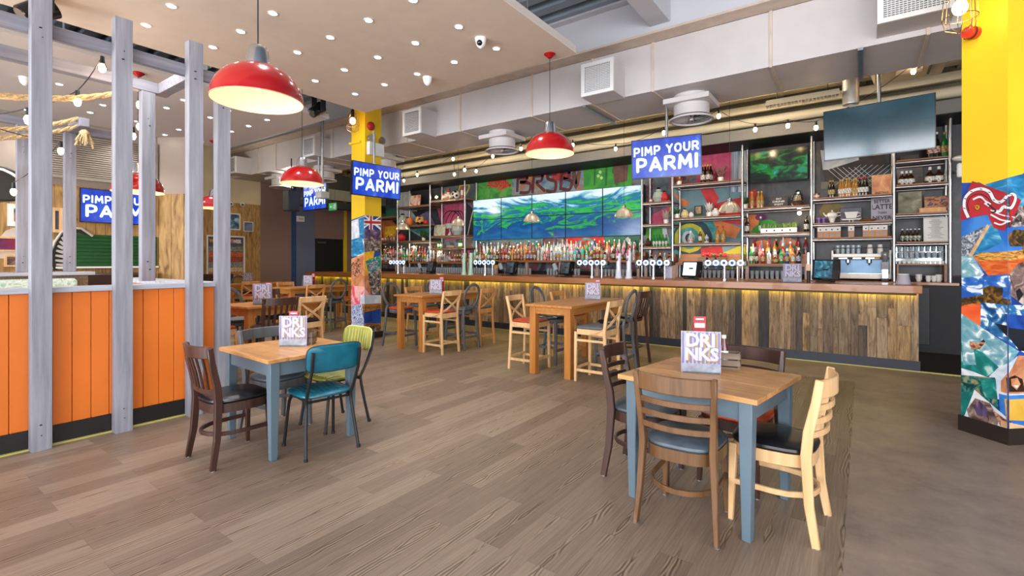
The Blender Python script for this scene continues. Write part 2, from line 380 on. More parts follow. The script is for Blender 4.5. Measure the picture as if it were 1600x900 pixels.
# suspended ceiling panels
f = MB(); f.bx(-6.23, -2.57, -1.2, 4.78, 3.75, 3.83, panelm); f.bx(-6.235, -2.565, -1.205, 4.785, 3.745, 3.752, panedge)
p1 = f.obj('ceiling_raft'); tag(p1, 'large suspended white ceiling raft with downlights over the open floor', 'ceiling panel')
f = MB(); f.bx(-10.62, -7.0, -1.2, 4.66, 3.75, 3.83, panelm)
p2 = f.obj('ceiling_raft'); tag(p2, 'farther suspended white ceiling raft behind the wooden pergola posts', 'ceiling panel')
f = MB()
for x, y in ((-5.9, 4.3), (-2.9, 4.3), (-2.9, 1.5), (-2.9, -.5), (-5.9, 1.5), (-7.3, 4.3), (-7.3, 1.5), (-10.2, 4.2)): f.cyl((x, y, 3.83), (x, y, 5.05), .012, steel, n=6)
struct('trim_5', f)
# downlights
dl_rim = M('downlight_rim', '#e8e8e8', .4); dl_e = EM('downlight_led', '#eef2ff', 42)
t0 = thing('downlight', 'x', 'downlight', (0, 0, 3.745), 0, 'recessed downlights in the near ceiling raft')
f = MB(); f.lathe([(.046, 0), (.046, -.004), (.034, -.006), (.033, 0)], dl_rim, 20); f.obj('rim', t0)
f = MB(); f.lathe([(.0005, -.003), (.032, -.003), (.032, 0), (.0005, 0)], dl_e, 16); f.obj('lens', t0)
first = True
def dgrid(xs, ys, raft, zz, skip=()):
    global first
    for i, x in enumerate(xs):
        for j, y in enumerate(ys):
            if (i, j) in skip: continue
            lb = f'round white downlight, {ordn(j)} from bar edge, {ordn(i)} row from left, {raft}'
            g = 'recessed downlights in the near ceiling raft' if 'near' in raft else 'recessed downlights in the far ceiling raft'
            if first: t0['label'] = lb; t0.location = (x, y, zz); first = False
            else: dup(t0, lb, (x, y, zz), group=g)
dgrid([-5.65+.611*i for i in range(5)], [4.165-.6*j for j in range(5)], 'near ceiling raft', 3.744)
dgrid([-10.3+.611*i for i in range(5)], [4.1-.6*j for j in range(5)], 'far ceiling raft', 3.749)
# ducting
def duct():
    t = thing('ventilation_duct', 'long pale rectangular air duct running above the bar front', 'duct', (0, 0, 0))
    b = MB(); b.bx(-14.55, 1.35, 6.6, 7.66, 3.80, 4.465, ductm)
    b.slab([(1.35, 6.6), (1.35, 7.66), (5.95, 7.66), (5.95, 6.6)], 3.80, 4.465, ductm); b.obj('casing', t, smooth=False)
    x = -14.2; k = 0
    for x in (-13.1, -12.2, -10.2, -9.75, -8.35, -7.3, -5.9, -4.35, -3.28, -2.35, -.9, .55, 2.2):
        b = MB(); b.bx(x-.014, x+.014, 6.585, 7.675, 3.785, 4.475, M('flange_warm', '#c9b7a6', .5)); b.obj('flange', t, smooth=False)
    for x in (-3.4, -.02):
        b = MB(); b.bx(x-.025, x+.025, 6.57, 7.72, 3.765, 3.795, steel); b.obj('hanger_bracket', t)
    return t
duct()
grm = M('grille_shadow', '#5b646e', .5); 
def grille(x0, x1, z0, z1, lab, y0=6.2, egg=True):
    t = thing('air_grille', lab, 'air grille', ((x0+x1)/2, y0, z0), 0, 'square air grilles on the duct face')
    w = x1-x0; h = z1-z0; b = MB()
    b.bx(-w/2, w/2, .02, .405, 0, h, ductm)
    for a in ((-w/2, -w/2+.05, 0, h), (w/2-.05, w/2, 0, h), (-w/2+.05, w/2-.05, 0, .05), (-w/2+.05, w/2-.05, h-.05, h)): b.bx(a[0], a[1], -.01, .02, a[2], a[3], white)
    b.obj('housing', t, smooth=False)
    b = MB(); b.bx(-w/2+.05, w/2-.05, .012, .019, .05, h-.05, grm); b.obj('backing', t)
    b = MB()
    n = 16
    for i in range(1, n): z = .05+(h-.1)*i/n; b.bx(-w/2+.05, w/2-.05, 0, .012, z-.004, z+.004, white)
    if egg:
        for i in range(1, n): x = -w/2+.05+(w-.1)*i/n; b.bx(x-.003, x+.003, .002, .012, .05, h-.05, white)
    b.obj('lattice', t, smooth=False)
grille(-3.25, -2.76, 3.78, 4.24, 'square egg-crate air grille on the duct, up right of the middle red lamp')
grille(-6.98, -6.5, 3.78, 4.25, 'louvred air grille on the duct just right of the yellow column', egg=False)
grille(-10.33, -9.86, 3.8, 4.24, 'louvred air grille on the duct left of the yellow column', egg=False)
grille(-13.98, -13.5, 3.8, 4.24, 'farthest small air grille at the left end of the duct', egg=False)
grille(.12, .72, 3.86, 4.3, 'large egg-crate air grille on the duct beside the yellow wall column at right')
def diffuser(x, lab, fan=True):
    t = thing('round_diffuser', lab, 'air diffuser', (x, 7.12, 3.80), 0, 'round swirl diffusers under the duct'); b = MB()
    b.lathe([(.24, 0), (.24, -.3), (.3, -.33), (.3, -.35), (.27, -.35), (.26, -.33)], ductm, 32); b.obj('drum', t)
    b = MB(); b.bx(-.31, .31, -.3, .3, -.14, -.07, ductm); b.obj('collar_plate', t, bevel=.004, smooth=False)
    b = MB(); b.lathe([(.001, -.30), (.26, -.30)], blackp, 24)
    for i in range(16):
        a = 2*PI*i/16; m = Matrix.Rotation(a, 3, 'Z') @ Matrix.Rotation(R(28), 3, 'X')
        b.box(tuple(Matrix.Rotation(a, 3, 'Z') @ Vector((.15, 0, -.325))), (.2, .035, .003), ductm, rot=m)
    b.cyl((0, 0, -.31), (0, 0, -.35), .03, ductm); b.obj('swirl_vanes', t)
diffuser(-1.98, 'round swirl diffuser under the duct between the hanging screens')
diffuser(-5.35, 'round swirl diffuser under the duct left of the middle red lamp')
diffuser(-8.6, 'round swirl diffuser half hidden behind the yellow column')
diffuser(-12.9, 'farthest round swirl diffuser, above the poster wall at left')
diffuser(-10.9, 'round swirl diffuser behind the hanging red lamp at left')
# services right of centre behind the duct
b = MB(); b.lathe([(.105, 0), (.11, .02), (.105, .04)]*1, steel, 20); prof = []
for i in range(30): prof += [(.105, i*.035), (.111, i*.035+.017)]
b = MB(); b.lathe(prof, M('spiral_steel', '#d0cdc4', .45, .7), 20, c=(-.15, 9.1, 3.85)); tag(b.obj('spiral_duct'), 'vertical silver spiral duct behind the switched-off large screen', 'duct')
t = thing('batten_light', 'long louvred batten light fixture hung above the bar, unlit', 'light fixture', (-.79, 9.0, 4.0))
b = MB(); b.bx(-.5, .5, -.08, .08, .03, .08, creamw); b.bx(-.5, .5, -.085, -.08, 0, .08, creamw); b.bx(-.5, .5, .08, .085, 0, .08, creamw); b.obj('body', t)
b = MB()
for i in range(21): b.bx(-.5+i*.05-.004, -.5+i*.05+.004, -.08, .08, -.01, .03, white)
b.obj('louvre', t)
b = MB(); b.cyl((-.35, 0, .08), (-.35, 0, 1.04), .006, blackm, n=5); b.cyl((.35, 0, .08), (.35, 0, 1.04), .006, blackm, n=5); b.obj('hanging_wires', t)
t = thing('air_conditioning_unit', 'cream ceiling air unit above the right end of the bar', 'air conditioner', (.55, 9.2, 4.25))
b = MB(); b.plate([(-.4, -.35, 0), (.4, -.35, 0), (.45, -.45, .12), (.45, -.45, .3), (-.45, -.45, .3), (-.45, -.45, .12)], (0, 1, 0), .8, creamw); b.obj('casing', t, smooth=False)
b = MB(); b.bx(-.15, .15, -.2, .1, -.02, 0, white); b.bx(.22, .25, -.3, .3, -.02, 0, grm); b.obj('vent', t)
for i, x in enumerate((-9.6, -7.2, -5.2, -4.2, -3.4, -1.3)):
    t = thing('track_spotlight', f'cream track spotlight, {ordn(i)} from left above the bar', 'spotlight', (x, 8.75, 4.3), R(25*i), 'cream track spotlights'); b = MB(); b.cyl((0, 0, .06), (0, 0, .42), .012, creamw, n=6); b.obj('drop_rod', t); b = MB(); b.cyl((-.09, 0, 0), (.09, .05, -.04), .04, creamw, n=12); b.obj('head', t)
f = MB()
for i in range(12): x = -13+1.3*i; f.bx(x-.05, x+.05, 7.7, 10.78, 4.62, 4.72, creamw)
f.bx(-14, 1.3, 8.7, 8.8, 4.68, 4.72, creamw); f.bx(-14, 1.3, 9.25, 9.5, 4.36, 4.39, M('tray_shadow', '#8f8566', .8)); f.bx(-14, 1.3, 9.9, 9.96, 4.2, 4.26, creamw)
struct('trim_9', f, smooth=False)
# far-left black bulkhead above the bar's far end
b = MB(); b.bx(-13.4, -13.1, 8.0, 10.8, 3.55, 4.1, blackp); b.bx(-13.1, -13.0, 8.0, 10.8, 3.3, 3.62, M('beam_grey_green', '#6a6a5e', .7)); b.bx(-13.3, -13.0, 7.7, 10.8, 3.05, 3.25, blackp)
struct('trim_6', b)
# floor line trims
b = MB(); b.bx(-13.3, 1.5, 8.26, 8.3, 0, .012, M('lime_trim', '#b7b060', .5)); struct('trim_7', b)
# ================================================================ FURNITURE
topm = WOOD('table_top_pine', '#b57c44', '#dba568', 'X', .7, .38, knots=True, coat=.15)
bluegrey = M('blue_grey_paint', '#576974', .5, 0, .06, 5)
honey = WOOD('honey_oak', '#a3662c', '#c4853f', 'Y', .8, .4)
honeyz = WOOD('honey_oak_leg', '#a0622a', '#bf803b', 'Z', .8, .42)
darkw = WOOD('dark_walnut', '#2f1c16', '#4a2f26', 'Z', 1, .35)
midw = WOOD('mid_walnut', '#523720', '#745335', 'Z', 1, .35)
beech = WOOD('natural_beech', '#c79b68', '#e3bd8c', 'Z', .8, .4)
beech2 = WOOD('warm_beech', '#b87c42', '#d79c5f', 'Z', .8, .4)
greyw = WOOD('grey_painted_wood', '#474b4f', '#5f6367', 'Z', 1, .5)
slate = M('blue_grey_leather', '#465059', .42, 0, .3, 14, .15)
blackl = M('black_leather', '#15161a', .28, 0, .2, 10, .08)
redl = M('orange_red_leather', '#b03a17', .38, 0, .2, 9, .1)
greyl = M('grey_fabric_seat', '#5c5f64', .7, 0, .2, 20)
glide = M('metal_glide', '#a9adb2', .3, .8)
def pad(mb, w0, w1, d, z, th, mat, y0=0, n=28, p=3.2, dome=.35):
    """rounded upholstered pad: back width w0, front width w1"""
    rings = [(.93, 0), (1, th*.35), (.99, th*.65), (.9, th*.92), (.6, th*(1+dome*.3)), (.02, th*(1+dome*.4))]
    vs = []; m = len(rings)
    for i in range(n):
        a = 2*PI*i/n; ca, sa = math.cos(a), math.sin(a)
        x = math.copysign(abs(ca)**(2/p), ca); y = math.copysign(abs(sa)**(2/p), sa)
        w = (w0+(w1-w0)*(y+1)/2)/2
        for k, zz in rings: vs.append((x*w*k, y0+y*d/2*k, z+zz))
    fs = []
    for i in range(n):
        j = (i+1) % n
        for q in range(m-1): fs.append((i*m+q, j*m+q, j*m+q+1, i*m+q+1))
    fs.append(tuple(i*m for i in range(n-1, -1, -1)))
    return mb.add(vs, fs, mat)
def arc(w, bow, z, y, n=8):
    return [(-w/2+w*i/n, y-bow*(1-(2*i/n-1)**2), z) for i in range(n+1)]
def rear_leg(sx, top, mat, seat=.45, w=.19, lean=.06, foot=.045):
    b = MB(); pts = [(sx*(w+.022), -.18-foot, 0), (sx*(w+.008), -.192, seat*.45), (sx*(w-.004), -.178, seat), (sx*w, -.188, seat+.12), (sx*(w+.008), -.18-lean*.7, seat+(top-seat)*.7), (sx*(w+.014), -.18-lean, top)]
    b.bar(pts, .03, .044, mat, up=(0, 1, 0), scales=[.85, 1, 1.15, 1.08, .95, .85]); return b
def wood_chair(kind, frame, seatm, label, loc, rz, name='dining_chair', group=None):
    t = thing(name, label, 'chair', (loc[0], loc[1], 0), rz, group)
    for s in (-1, 1):
        lg = [rear_leg(s, .85, frame).obj('leg', t, bevel=.004)]
        b = MB(); b.bar([(s*.165, .18, .43), (s*.18, .19, 0)], .036, .036, frame, up=(0, 1, 0), scales=[1.15, .75]); lg.append(b.obj('leg', t, bevel=.004))
        for lg_, gx, gy in ((lg[0], s*.212, -.225), (lg[1], s*.18, .19)): b = MB(); b.cyl((gx, gy, 0), (gx, gy, .006), .016, glide, n=8); b.obj('foot_glide', lg_)
    b = MB(); pts = []
    for i in range(29):
        a = 2*PI*i/28; ca, sa = math.cos(a), math.sin(a); x = math.copysign(abs(ca)**.6, ca); y = math.copysign(abs(sa)**.6, sa)
        pts.append((x*(.19+.015*y), y*.195, .405))
    b.bar(pts, .018, .065, frame); b.obj('seat_frame', t)
    b = MB(); pad(b, .38, .43, .42, .435, .045, seatm, .0); b.obj('seat', t)
    # ring stretcher
    b = MB(); pts = [(-.178, .198, .22)]
    for i in range(9):
        a = PI*i/8; pts.append((-.178*math.cos(a), .0-.19*math.sin(a)-.02, .22))
    pts.append((.178, .198, .22)); b.bar(pts, .017, .03, frame); b.obj('stretcher', t, bevel=.003)
    if kind == 'ladder':
        b = MB(); b.bar(arc(.40, .055, .80, -.232, 12), .018, .095, frame); b.obj('top_rail', t, bevel=.005)
        for z, y in ((.70, -.218), (.63, -.206), (.56, -.196)):
            b = MB(); b.bar(arc(.39, .055, z, y, 12), .014, .032, frame); b.obj('back_slat', t, bevel=.003)
    else:
        b = MB(); b.bar(arc(.40, .055, .815, -.232, 12), .022, .085, frame); b.obj('top_rail', t, bevel=.006)
        b = MB(); b.bar(arc(.38, .035, .53, -.19, 10), .016, .035, frame); b.obj('lower_rail', t, bevel=.003)
        for i in range(5):
            x = -.128+.064*i; c = (1-(x/.19)**2)
            b = MB(); b.bar([(x*.85, -.19-.035*c, .53), (x*.92, -.205-.045*c, .66), (x, -.23-.055*c, .79)], .022, .012, frame, up=(0, 1, 0)); b.obj('back_slat', t)
    return t
teal = M('teal_vinyl', '#0f6074', .33, 0, .3, 9, .1); lime = M('lime_vinyl', '#96973c', .4, 0, .2, 9, .1)
limel = M('lime_stripe', '#d2d4a0', .4); tealb = M('teal_dark_seam', '#0b3a48', .4)
def tube_chair(upm, seam, label, loc, rz):
    t = thing('school_style_chair', label, 'chair', (loc[0], loc[1], 0), rz, 'retro tubular steel chairs')
    for s in (-1, 1):
        b = MB(); b.tube([(s*.205, -.23, 0), (s*.19, -.19, .2), (s*.175, -.165, .36), (s*.175, -.16, .42), (s*.178, -.205, .5), (s*.18, -.27, .64), (s*.18, -.298, .79)], .0125, blackm, 8, up=(0, 1, 0)); lg = [b.obj('leg', t)]
        b = MB(); b.tube([(s*.20, .2, 0), (s*.185, .165, .26), (s*.178, .15, .36), (s*.172, .12, .405), (s*.17, .05, .42), (s*.17, -.17, .415)], .0125, blackm, 8, up=(0, 1, 0)); lg.append(b.obj('leg', t))
        for lg_, gx, gy in ((lg[0], s*.205, -.23), (lg[1], s*.2, .2)): b = MB(); b.cyl((gx, gy, 0), (gx, gy, .02), .016, blackp, n=8); b.obj('rubber_foot', lg_)
    for yy in (.13, -.15): b = MB(); b.cyl((-.17, yy, .40), (.17, yy, .40), .01, blackm, n=8); b.obj('cross_tube', t)
    b = MB(); pad(b, .39, .42, .40, .425, .035, upm, .01, p=4)
    st_ = b.obj('seat', t)
    b = MB()
    for i in range(9): x = -.16+.04*i; b.bar([(x, -.15, .467), (x*1.02, .0, .4705), (x*1.05, .17, .466)], .004, .006, seam)
    b.obj('seat_seams', st_)
    # back pad, curved
    b = MB(); n = 14; vs = []; W_, H0, H1 = .21, .635, .835
    out = []
    for i in range(36):
        a = 2*PI*i/36; ca, sa = math.cos(a), math.sin(a)
        out.append((math.copysign(abs(ca)**.36, ca)*W_, (H0+H1)/2+math.copysign(abs(sa)**.42, sa)*(H1-H0)/2))
    def P_(x, z, off): return (x, -.232-(z-.66)*.17-.03*(1-(x/W_)**2)+off, z)
    cx = [(0, (H0+H1)/2)]
    for off, k in ((-.012, .96), (-.019, .9)): pass
    rings = [(-.020, .0), (-.020, .5), (-.019, .9), (-.010, 1.0), (.008, 1.0), (.018, .9), (.02, .5), (.02, 0)]
    m = len(rings)
    for (x, z) in out:
        for off, k in rings: vs.append(P_(x*k, (H0+H1)/2+(z-(H0+H1)/2)*k, off))
    fs = []
    for i in range(36):
        j = (i+1) % 36
        for q in range(m-1): fs.append((i*m+q, j*m+q, j*m+q+1, i*m+q+1))
    b.add(vs, fs, upm); bk_ = b.obj('backrest', t)
    b = MB(); b.tube([P_(x*1.0, z, -.002) for x, z in out], .006, blackp if upm is teal else seam, 6, closed=True, up=(0, 1, 0)); b.obj('piping', bk_)
    b = MB()
    for i in range(9):
        x = -.17+.0425*i; b.bar([P_(x, .655, .0215), P_(x, .73, .0222), P_(x, .815, .0215)], .004, .003, seam, up=(0, 1, 0))
    b.obj('backrest_seams', bk_)
    return t
def x_stool(frame, seatm, label, loc, rz, group='counter stools around the high tables'):
    t = thing('counter_stool', label, 'stool', (loc[0], loc[1], 0), rz, group)
    for s in (-1, 1):
        b = MB(); b.bar([(s*.19, -.215, 0), (s*.182, -.2, .3), (s*.18, -.185, .62), (s*.182, -.205, .78), (s*.19, -.25, .98)], .03, .036, frame, up=(0, 1, 0)); b.obj('leg', t, bevel=.004)
        b = MB(); b.bar([(s*.185, .185, .60), (s*.19, .19, 0)], .034, .034, frame, up=(0, 1, 0), scales=[1.05, .9]); b.obj('leg', t, bevel=.004)
    for nm_, p_, q_, w_2 in (('footrest', (-.187, .19, .16), (.187, .19, .16), .034), ('stretcher', (-.182, -.2, .17), (.182, -.2, .17), .03), ('stretcher', (-.185, -.2, .14), (-.187, .19, .14), .032), ('stretcher', (.185, -.2, .14), (.187, .19, .14), .032), ('stretcher', (-.182, -.19, .5), (-.185, .185, .5), .028), ('stretcher', (.182, -.19, .5), (.185, .185, .5), .028)):
        b = MB(); b.bar([p_, q_], .018, w_2, frame); b.obj(nm_, t)
    b = MB(); b.bx(-.19, .19, .172, .192, .57, .635, frame); b.bx(-.19, -.17, -.19, .19, .57, .635, frame); b.bx(.17, .19, -.19, .19, .57, .635, frame); b.bx(-.18, .18, -.2, -.18, .56, .635, frame); b.obj('seat_frame', t)
    b = MB(); pad(b, .38, .42, .41, .637, .035, seatm, .005, p=4.5); b.obj('seat', t)
    b = MB(); b.bar(arc(.375, .03, .945, -.24, 10), .02, .075, frame); b.obj('top_rail', t, bevel=.005)
    for s in (-1, 1):
        b = MB(); b.bar([(s*.18, -.236, .90), (s*.1, -.25, .83), (0, -.245+s*.008, .765), (-s*.1, -.225, .70), (-s*.185, -.17, .635), (-s*.2, -.08, .60), (-s*.197, .03, .575)], .03, .010, frame, up=(0, 1, 0)); b.obj('cross_lath', t)
    return t
def oval_stool(seatm, label, loc, rz, group='counter stools around the high tables'):
    frame = greyw; t = thing('counter_stool', label, 'stool', (loc[0], loc[1], 0), rz, group)
    for s in (-1, 1):
        b = MB(); b.bar([(s*.185, -.25, 0), (s*.17, -.21, .3), (s*.155, -.19, .62), (s*.12, -.195, .70)], .03, .034, frame, up=(0, 1, 0)); b.obj('leg', t, bevel=.004)
        b = MB(); b.bar([(s*.16, .17, .60), (s*.18, .185, 0)], .036, .036, frame, up=(0, 1, 0), scales=[1.1, .8]); b.obj('leg', t, bevel=.004)
    b = MB(); pts = []
    for i in range(28):
        a = 2*PI*i/28; z = .87+.195*math.sin(a); x = .175*math.cos(a)*(1+.06*math.sin(a)); pts.append((x, -.195-(z-.67)*.19-.015*(1-(x/.18)**2), z))
    b.sweep(pts, [(.024*math.cos(k*PI/4), .015*math.sin(k*PI/4)) for k in range(8)], frame, up=(0, 1, 0), closed=True); b.obj('oval_back_hoop', t)
    b = MB(); b.lathe([(.16, .57), (.19, .58), (.195, .62), (.18, .635), (.01, .636)], frame, 24); b.obj('seat_frame', t)
    b = MB(); pad(b, .37, .40, .39, .635, .04, seatm, .0, p=2.6); b.obj('seat', t)
    for nm_, p_, q_ in (('footrest', (-.172, .18, .2), (.172, .18, .2)), ('stretcher', (-.17, -.215, .2), (.17, -.215, .2)), ('stretcher', (-.175, -.21, .24), (-.172, .18, .24)), ('stretcher', (.175, -.21, .24), (.172, .18, .24))):
        b = MB(); b.bar([p_, q_], .02, .036, frame); b.obj(nm_, t)
    return t
def slat_stool(seatm, label, loc, rz, group='counter stools around the high tables'):
    frame = darkw; t = thing('counter_stool', label, 'stool', (loc[0], loc[1], 0), rz, group)
    for s in (-1, 1):
        b = MB(); b.bar([(s*.2, -.24, 0), (s*.185, -.205, .35), (s*.175, -.185, .66), (s*.18, -.21, .8), (s*.19, -.26, 1.03)], .032, .036, frame, up=(0, 1, 0)); b.obj('leg', t, bevel=.004)
        b = MB(); b.bar([(s*.165, .17, .62), (s*.19, .2, 0)], .034, .034, frame, up=(0, 1, 0), scales=[1.1, .8]); b.obj('leg', t, bevel=.004)
    b = MB(); b.bar(arc(.38, .04, .985, -.25, 10), .02, .09, frame); b.obj('top_rail', t, bevel=.005)
    for i in range(5):
        x = -.13+.065*i; c = 1-(x/.19)**2
        b = MB(); b.bar([(x*.9, -.185-.02*c, .67), (x, -.245-.04*c, .96)], .024, .012, frame, up=(0, 1, 0)); b.obj('back_slat', t)
    b = MB(); b.lathe([(.15, .60), (.19, .61), (.195, .65), (.01, .655)], frame, 24); b.obj('seat_frame', t)
    b = MB(); pad(b, .37, .41, .39, .655, .04, seatm, 0); b.obj('seat', t)
    b = MB(); b.tube([(.19*math.cos(2*PI*i/20), .195*math.sin(2*PI*i/20), .25) for i in range(20)], .013, frame, 8, closed=True); b.obj('footrest', t)
    return t
def low_table(label, loc, rz, w, d, h=.755):
    t = thing('dining_table', label, 'table', (loc[0], loc[1], 0), rz, 'low pine tables with blue-grey painted legs')
    b = MB(); n = 5
    for i in range(n):
        y0 = -d/2+d*i/n; b.bx(-w/2, w/2, y0+.0006, y0+d/n-.0006, h-.028, h, topm)
    b.obj('tabletop', t, bevel=.0025)
    b = MB(); a = w/2-.065; c = d/2-.065
    b.bx(-a, a, -c-.012, -c+.008, h-.135, h-.029, bluegrey); b.bx(-a, a, c-.008, c+.012, h-.135, h-.029, bluegrey); b.bx(-a-.012, -a+.008, -c, c, h-.135, h-.029, bluegrey); b.bx(a-.008, a+.012, -c, c, h-.135, h-.029, bluegrey); b.obj('apron', t)
    for sx in (-1, 1):
        for sy in (-1, 1):
            b = MB(); b.bar([(sx*(a-.006), sy*(c-.006), h-.029), (sx*(a-.006), sy*(c-.006), h-.15), (sx*(a-.006), sy*(c-.006), 0)], .068, .068, bluegrey, up=(0, 1, 0), scales=[1, 1, .68]); b.obj('leg', t, bevel=.003)
    return t
def high_table(label, loc, w=.68, l=1.58, h=.90, rz=0):
    t = thing('high_table', label, 'table', (loc[0], loc[1], 0), rz, 'high oak tables in a row along the bar')
    b = MB(); n = 5
    for i in range(n): x0 = -w/2+w*i/n; b.bx(x0+.0005, x0+w/n-.0005, -l/2, l/2, h-.03, h, honey)
    b.obj('tabletop', t, bevel=.003)
    b = MB(); a = w/2-.05; c = l/2-.05
    for s in (-1, 1): b.bx(-a, a, s*(c-.012)-.012, s*(c-.012)+.012, h-.12, h-.031, honey); b.bx(s*(a-.012)-.012, s*(a-.012)+.012, -c, c, h-.12, h-.031, honey)
    b.obj('apron', t)
    for sx in (-1, 1):
        for sy in (-1, 1):
            b = MB(); b.bx(sx*(a-.035)-.045, sx*(a-.035)+.045, sy*(c-.035)-.045, sy*(c-.035)+.045, 0, h-.031, honeyz); b.obj('leg', t, bevel=.004)
    return t
# -- low table near right, four chairs
T1 = low_table('low pine table with blue-grey legs at front right, wooden condiment crate on it', (-.765, 3.13), R(-9.2), .81, .77)
wood_chair('ladder', midw, slate, 'mid-brown ladder-back chair with blue-grey seat at near side of front right table', (-.815, 2.825), R(1))
wood_chair('ladder', beech, blackl, 'pale beech ladder-back chair with black seat at right side of front right table', (-.40, 3.11), R(86))
wood_chair('ladder', darkw, slate, 'very dark ladder-back chair with blue-grey seat left of front right table', (-1.21, 3.26), R(-87))
wood_chair('ladder', darkw, redl, 'dark chair with orange-red seat at far side of front right table', (-.67, 3.50), R(171))
# -- low table left, four chairs
T2 = low_table('low pine table with blue-grey legs beside the orange booth wall', (-3.83, 2.20), R(-3), .86, .78, .745)
wood_chair('slat', darkw, blackl, 'dark slat-back chair with shiny black seat beside the grey booth posts', (-3.84, 1.745), R(-1))
tube_chair(teal, tealb, 'teal ribbed vinyl chair with black tubular legs at left table', (-3.455, 2.22), R(81))
tube_chair(lime, limel, 'lime green ribbed vinyl chair with black tubular legs behind the teal one', (-3.84, 2.60), R(178))
wood_chair('ladder', greyw, slate, 'grey painted chair with blue-grey seat at far left side of left table', (-4.16, 2.27), R(-83))
# -- high tables
highs = [(-3.19, 5.98, 'high oak table nearest the right, in front of the bar'), (-5.97, 6.19, 'high oak table just right of the yellow column'),
         (-9.72, 6.15, 'high oak table just left of the yellow column, before the bar end'), (-12.3, 6.15, 'farthest high oak table by the pine wall poster'), (-6.38, 3.42, 'nearer high oak table behind the lime chair, by the booth corner')]
for x, y, l in highs: high_table(l, (x, y), l=1.2 if 'nearer' in l else 1.58, rz=R(8) if 'nearer' in l else 0)
x_stool(beech, redl, 'beech cross-back stool with orange-red seat at near left corner of right high table', (-3.66, 5.50), R(-88))
oval_stool(blackl, 'grey oval-back stool with black seat, left side of right high table', (-3.64, 6.02), R(-90))
x_stool(beech2, redl, 'warm beech cross-back stool at far left corner of right high table', (-3.62, 6.58), R(-92))
x_stool(beech, greyl, 'beech cross-back stool with grey seat at near right corner of right high table', (-2.63, 5.42), R(90))
oval_stool(blackl, 'grey oval-back stool between beech and dark stools at right high table', (-2.68, 6.03), R(92))
slat_stool(blackl, 'dark slat-back stool at far right corner of right high table', (-2.72, 6.62), R(88))
x_stool(beech, redl, 'beech cross-back stool with orange-red seat right of column table, nearest', (-5.47, 5.65), R(90))
oval_stool(greyl, 'grey oval-back stool in the middle of column table right side', (-5.47, 6.13), R(90))
x_stool(beech2, greyl, 'warm beech cross-back stool with grey seat at far right of column table', (-5.48, 6.58), R(90))
oval_stool(redl, 'grey oval-back stool with orange-red seat at near left of column table', (-6.42, 5.66), R(-88))
x_stool(beech2, greyl, 'beech cross-back stool at the middle left of column table', (-6.45, 6.2), R(-90))
oval_stool(blackl, 'grey oval-back stool at far left of column table', (-6.45, 6.72), R(-90))
x_stool(beech2, blackl, 'beech cross-back stool, near right of table left of column', (-9.12, 5.62), R(90))
oval_stool(blackl, 'grey oval-back stool seen left of the column base', (-9.08, 6.12), R(88))
x_stool(beech2, redl, 'beech cross-back stool with red seat half behind the column', (-9.1, 6.68), R(90))
x_stool(beech2, redl, 'beech cross-back stool, left side of table left of column', (-10.28, 5.9), R(-90))
oval_stool(blackl, 'grey oval-back stool beside the menu card before the bar end', (-10.3, 6.5), R(-90))
x_stool(beech2, redl, 'beech cross-back stool with red seat at the farthest high table', (-11.75, 5.62), R(90))
oval_stool(blackl, 'grey oval-back stool in front of the poster wall', (-12.85, 6.1), R(-90))
oval_stool(greyl, 'large-looking grey oval-back stool at left of the nearer high table', (-6.95, 3.25), R(-82))
slat_stool(blackl, 'dark slat-back stool in front of the nearer high table behind left table', (-5.70, 3.02), R(86))
x_stool(beech, blackl, 'pale beech cross-back stool seen above the left table menu', (-6.17, 3.68), R(96))
x_stool(beech, redl, 'orange-red seated stool at the near end of the nearer high table', (-6.3, 2.62), R(5))
slat_stool(blackl, 'dark stool on left side of nearer high table', (-7.0, 3.8), R(-85))
# booths against the far walls
booth = M('brown_leather_booth', '#3a2219', .4, 0, .15, 5)
t = thing('booth_bench', 'dark brown leather booth bench against the pine pillar behind the posts', 'bench', (-10.5, 2.55, 0)); 
b = MB(); b.bx(-.12, .12, -.85, .85, .05, 1.25, booth); b.obj('backrest', t, bevel=.03); b = MB(); b.bx(.13, .6, -.85, .85, .05, .46, booth); b.obj('seat', t, bevel=.03)
t = thing('booth_bench', 'brown leather booth bench under the poster on the far pine wall', 'bench', (-14.35, 5.6, 0))
b = MB(); b.bx(-.12, .12, -1.2, .9, .05, 1.1, booth); b.obj('backrest', t, bevel=.03); b = MB(); b.bx(.13, .6, -1.2, .9, .05, .46, booth); b.obj('seat', t, bevel=.03)
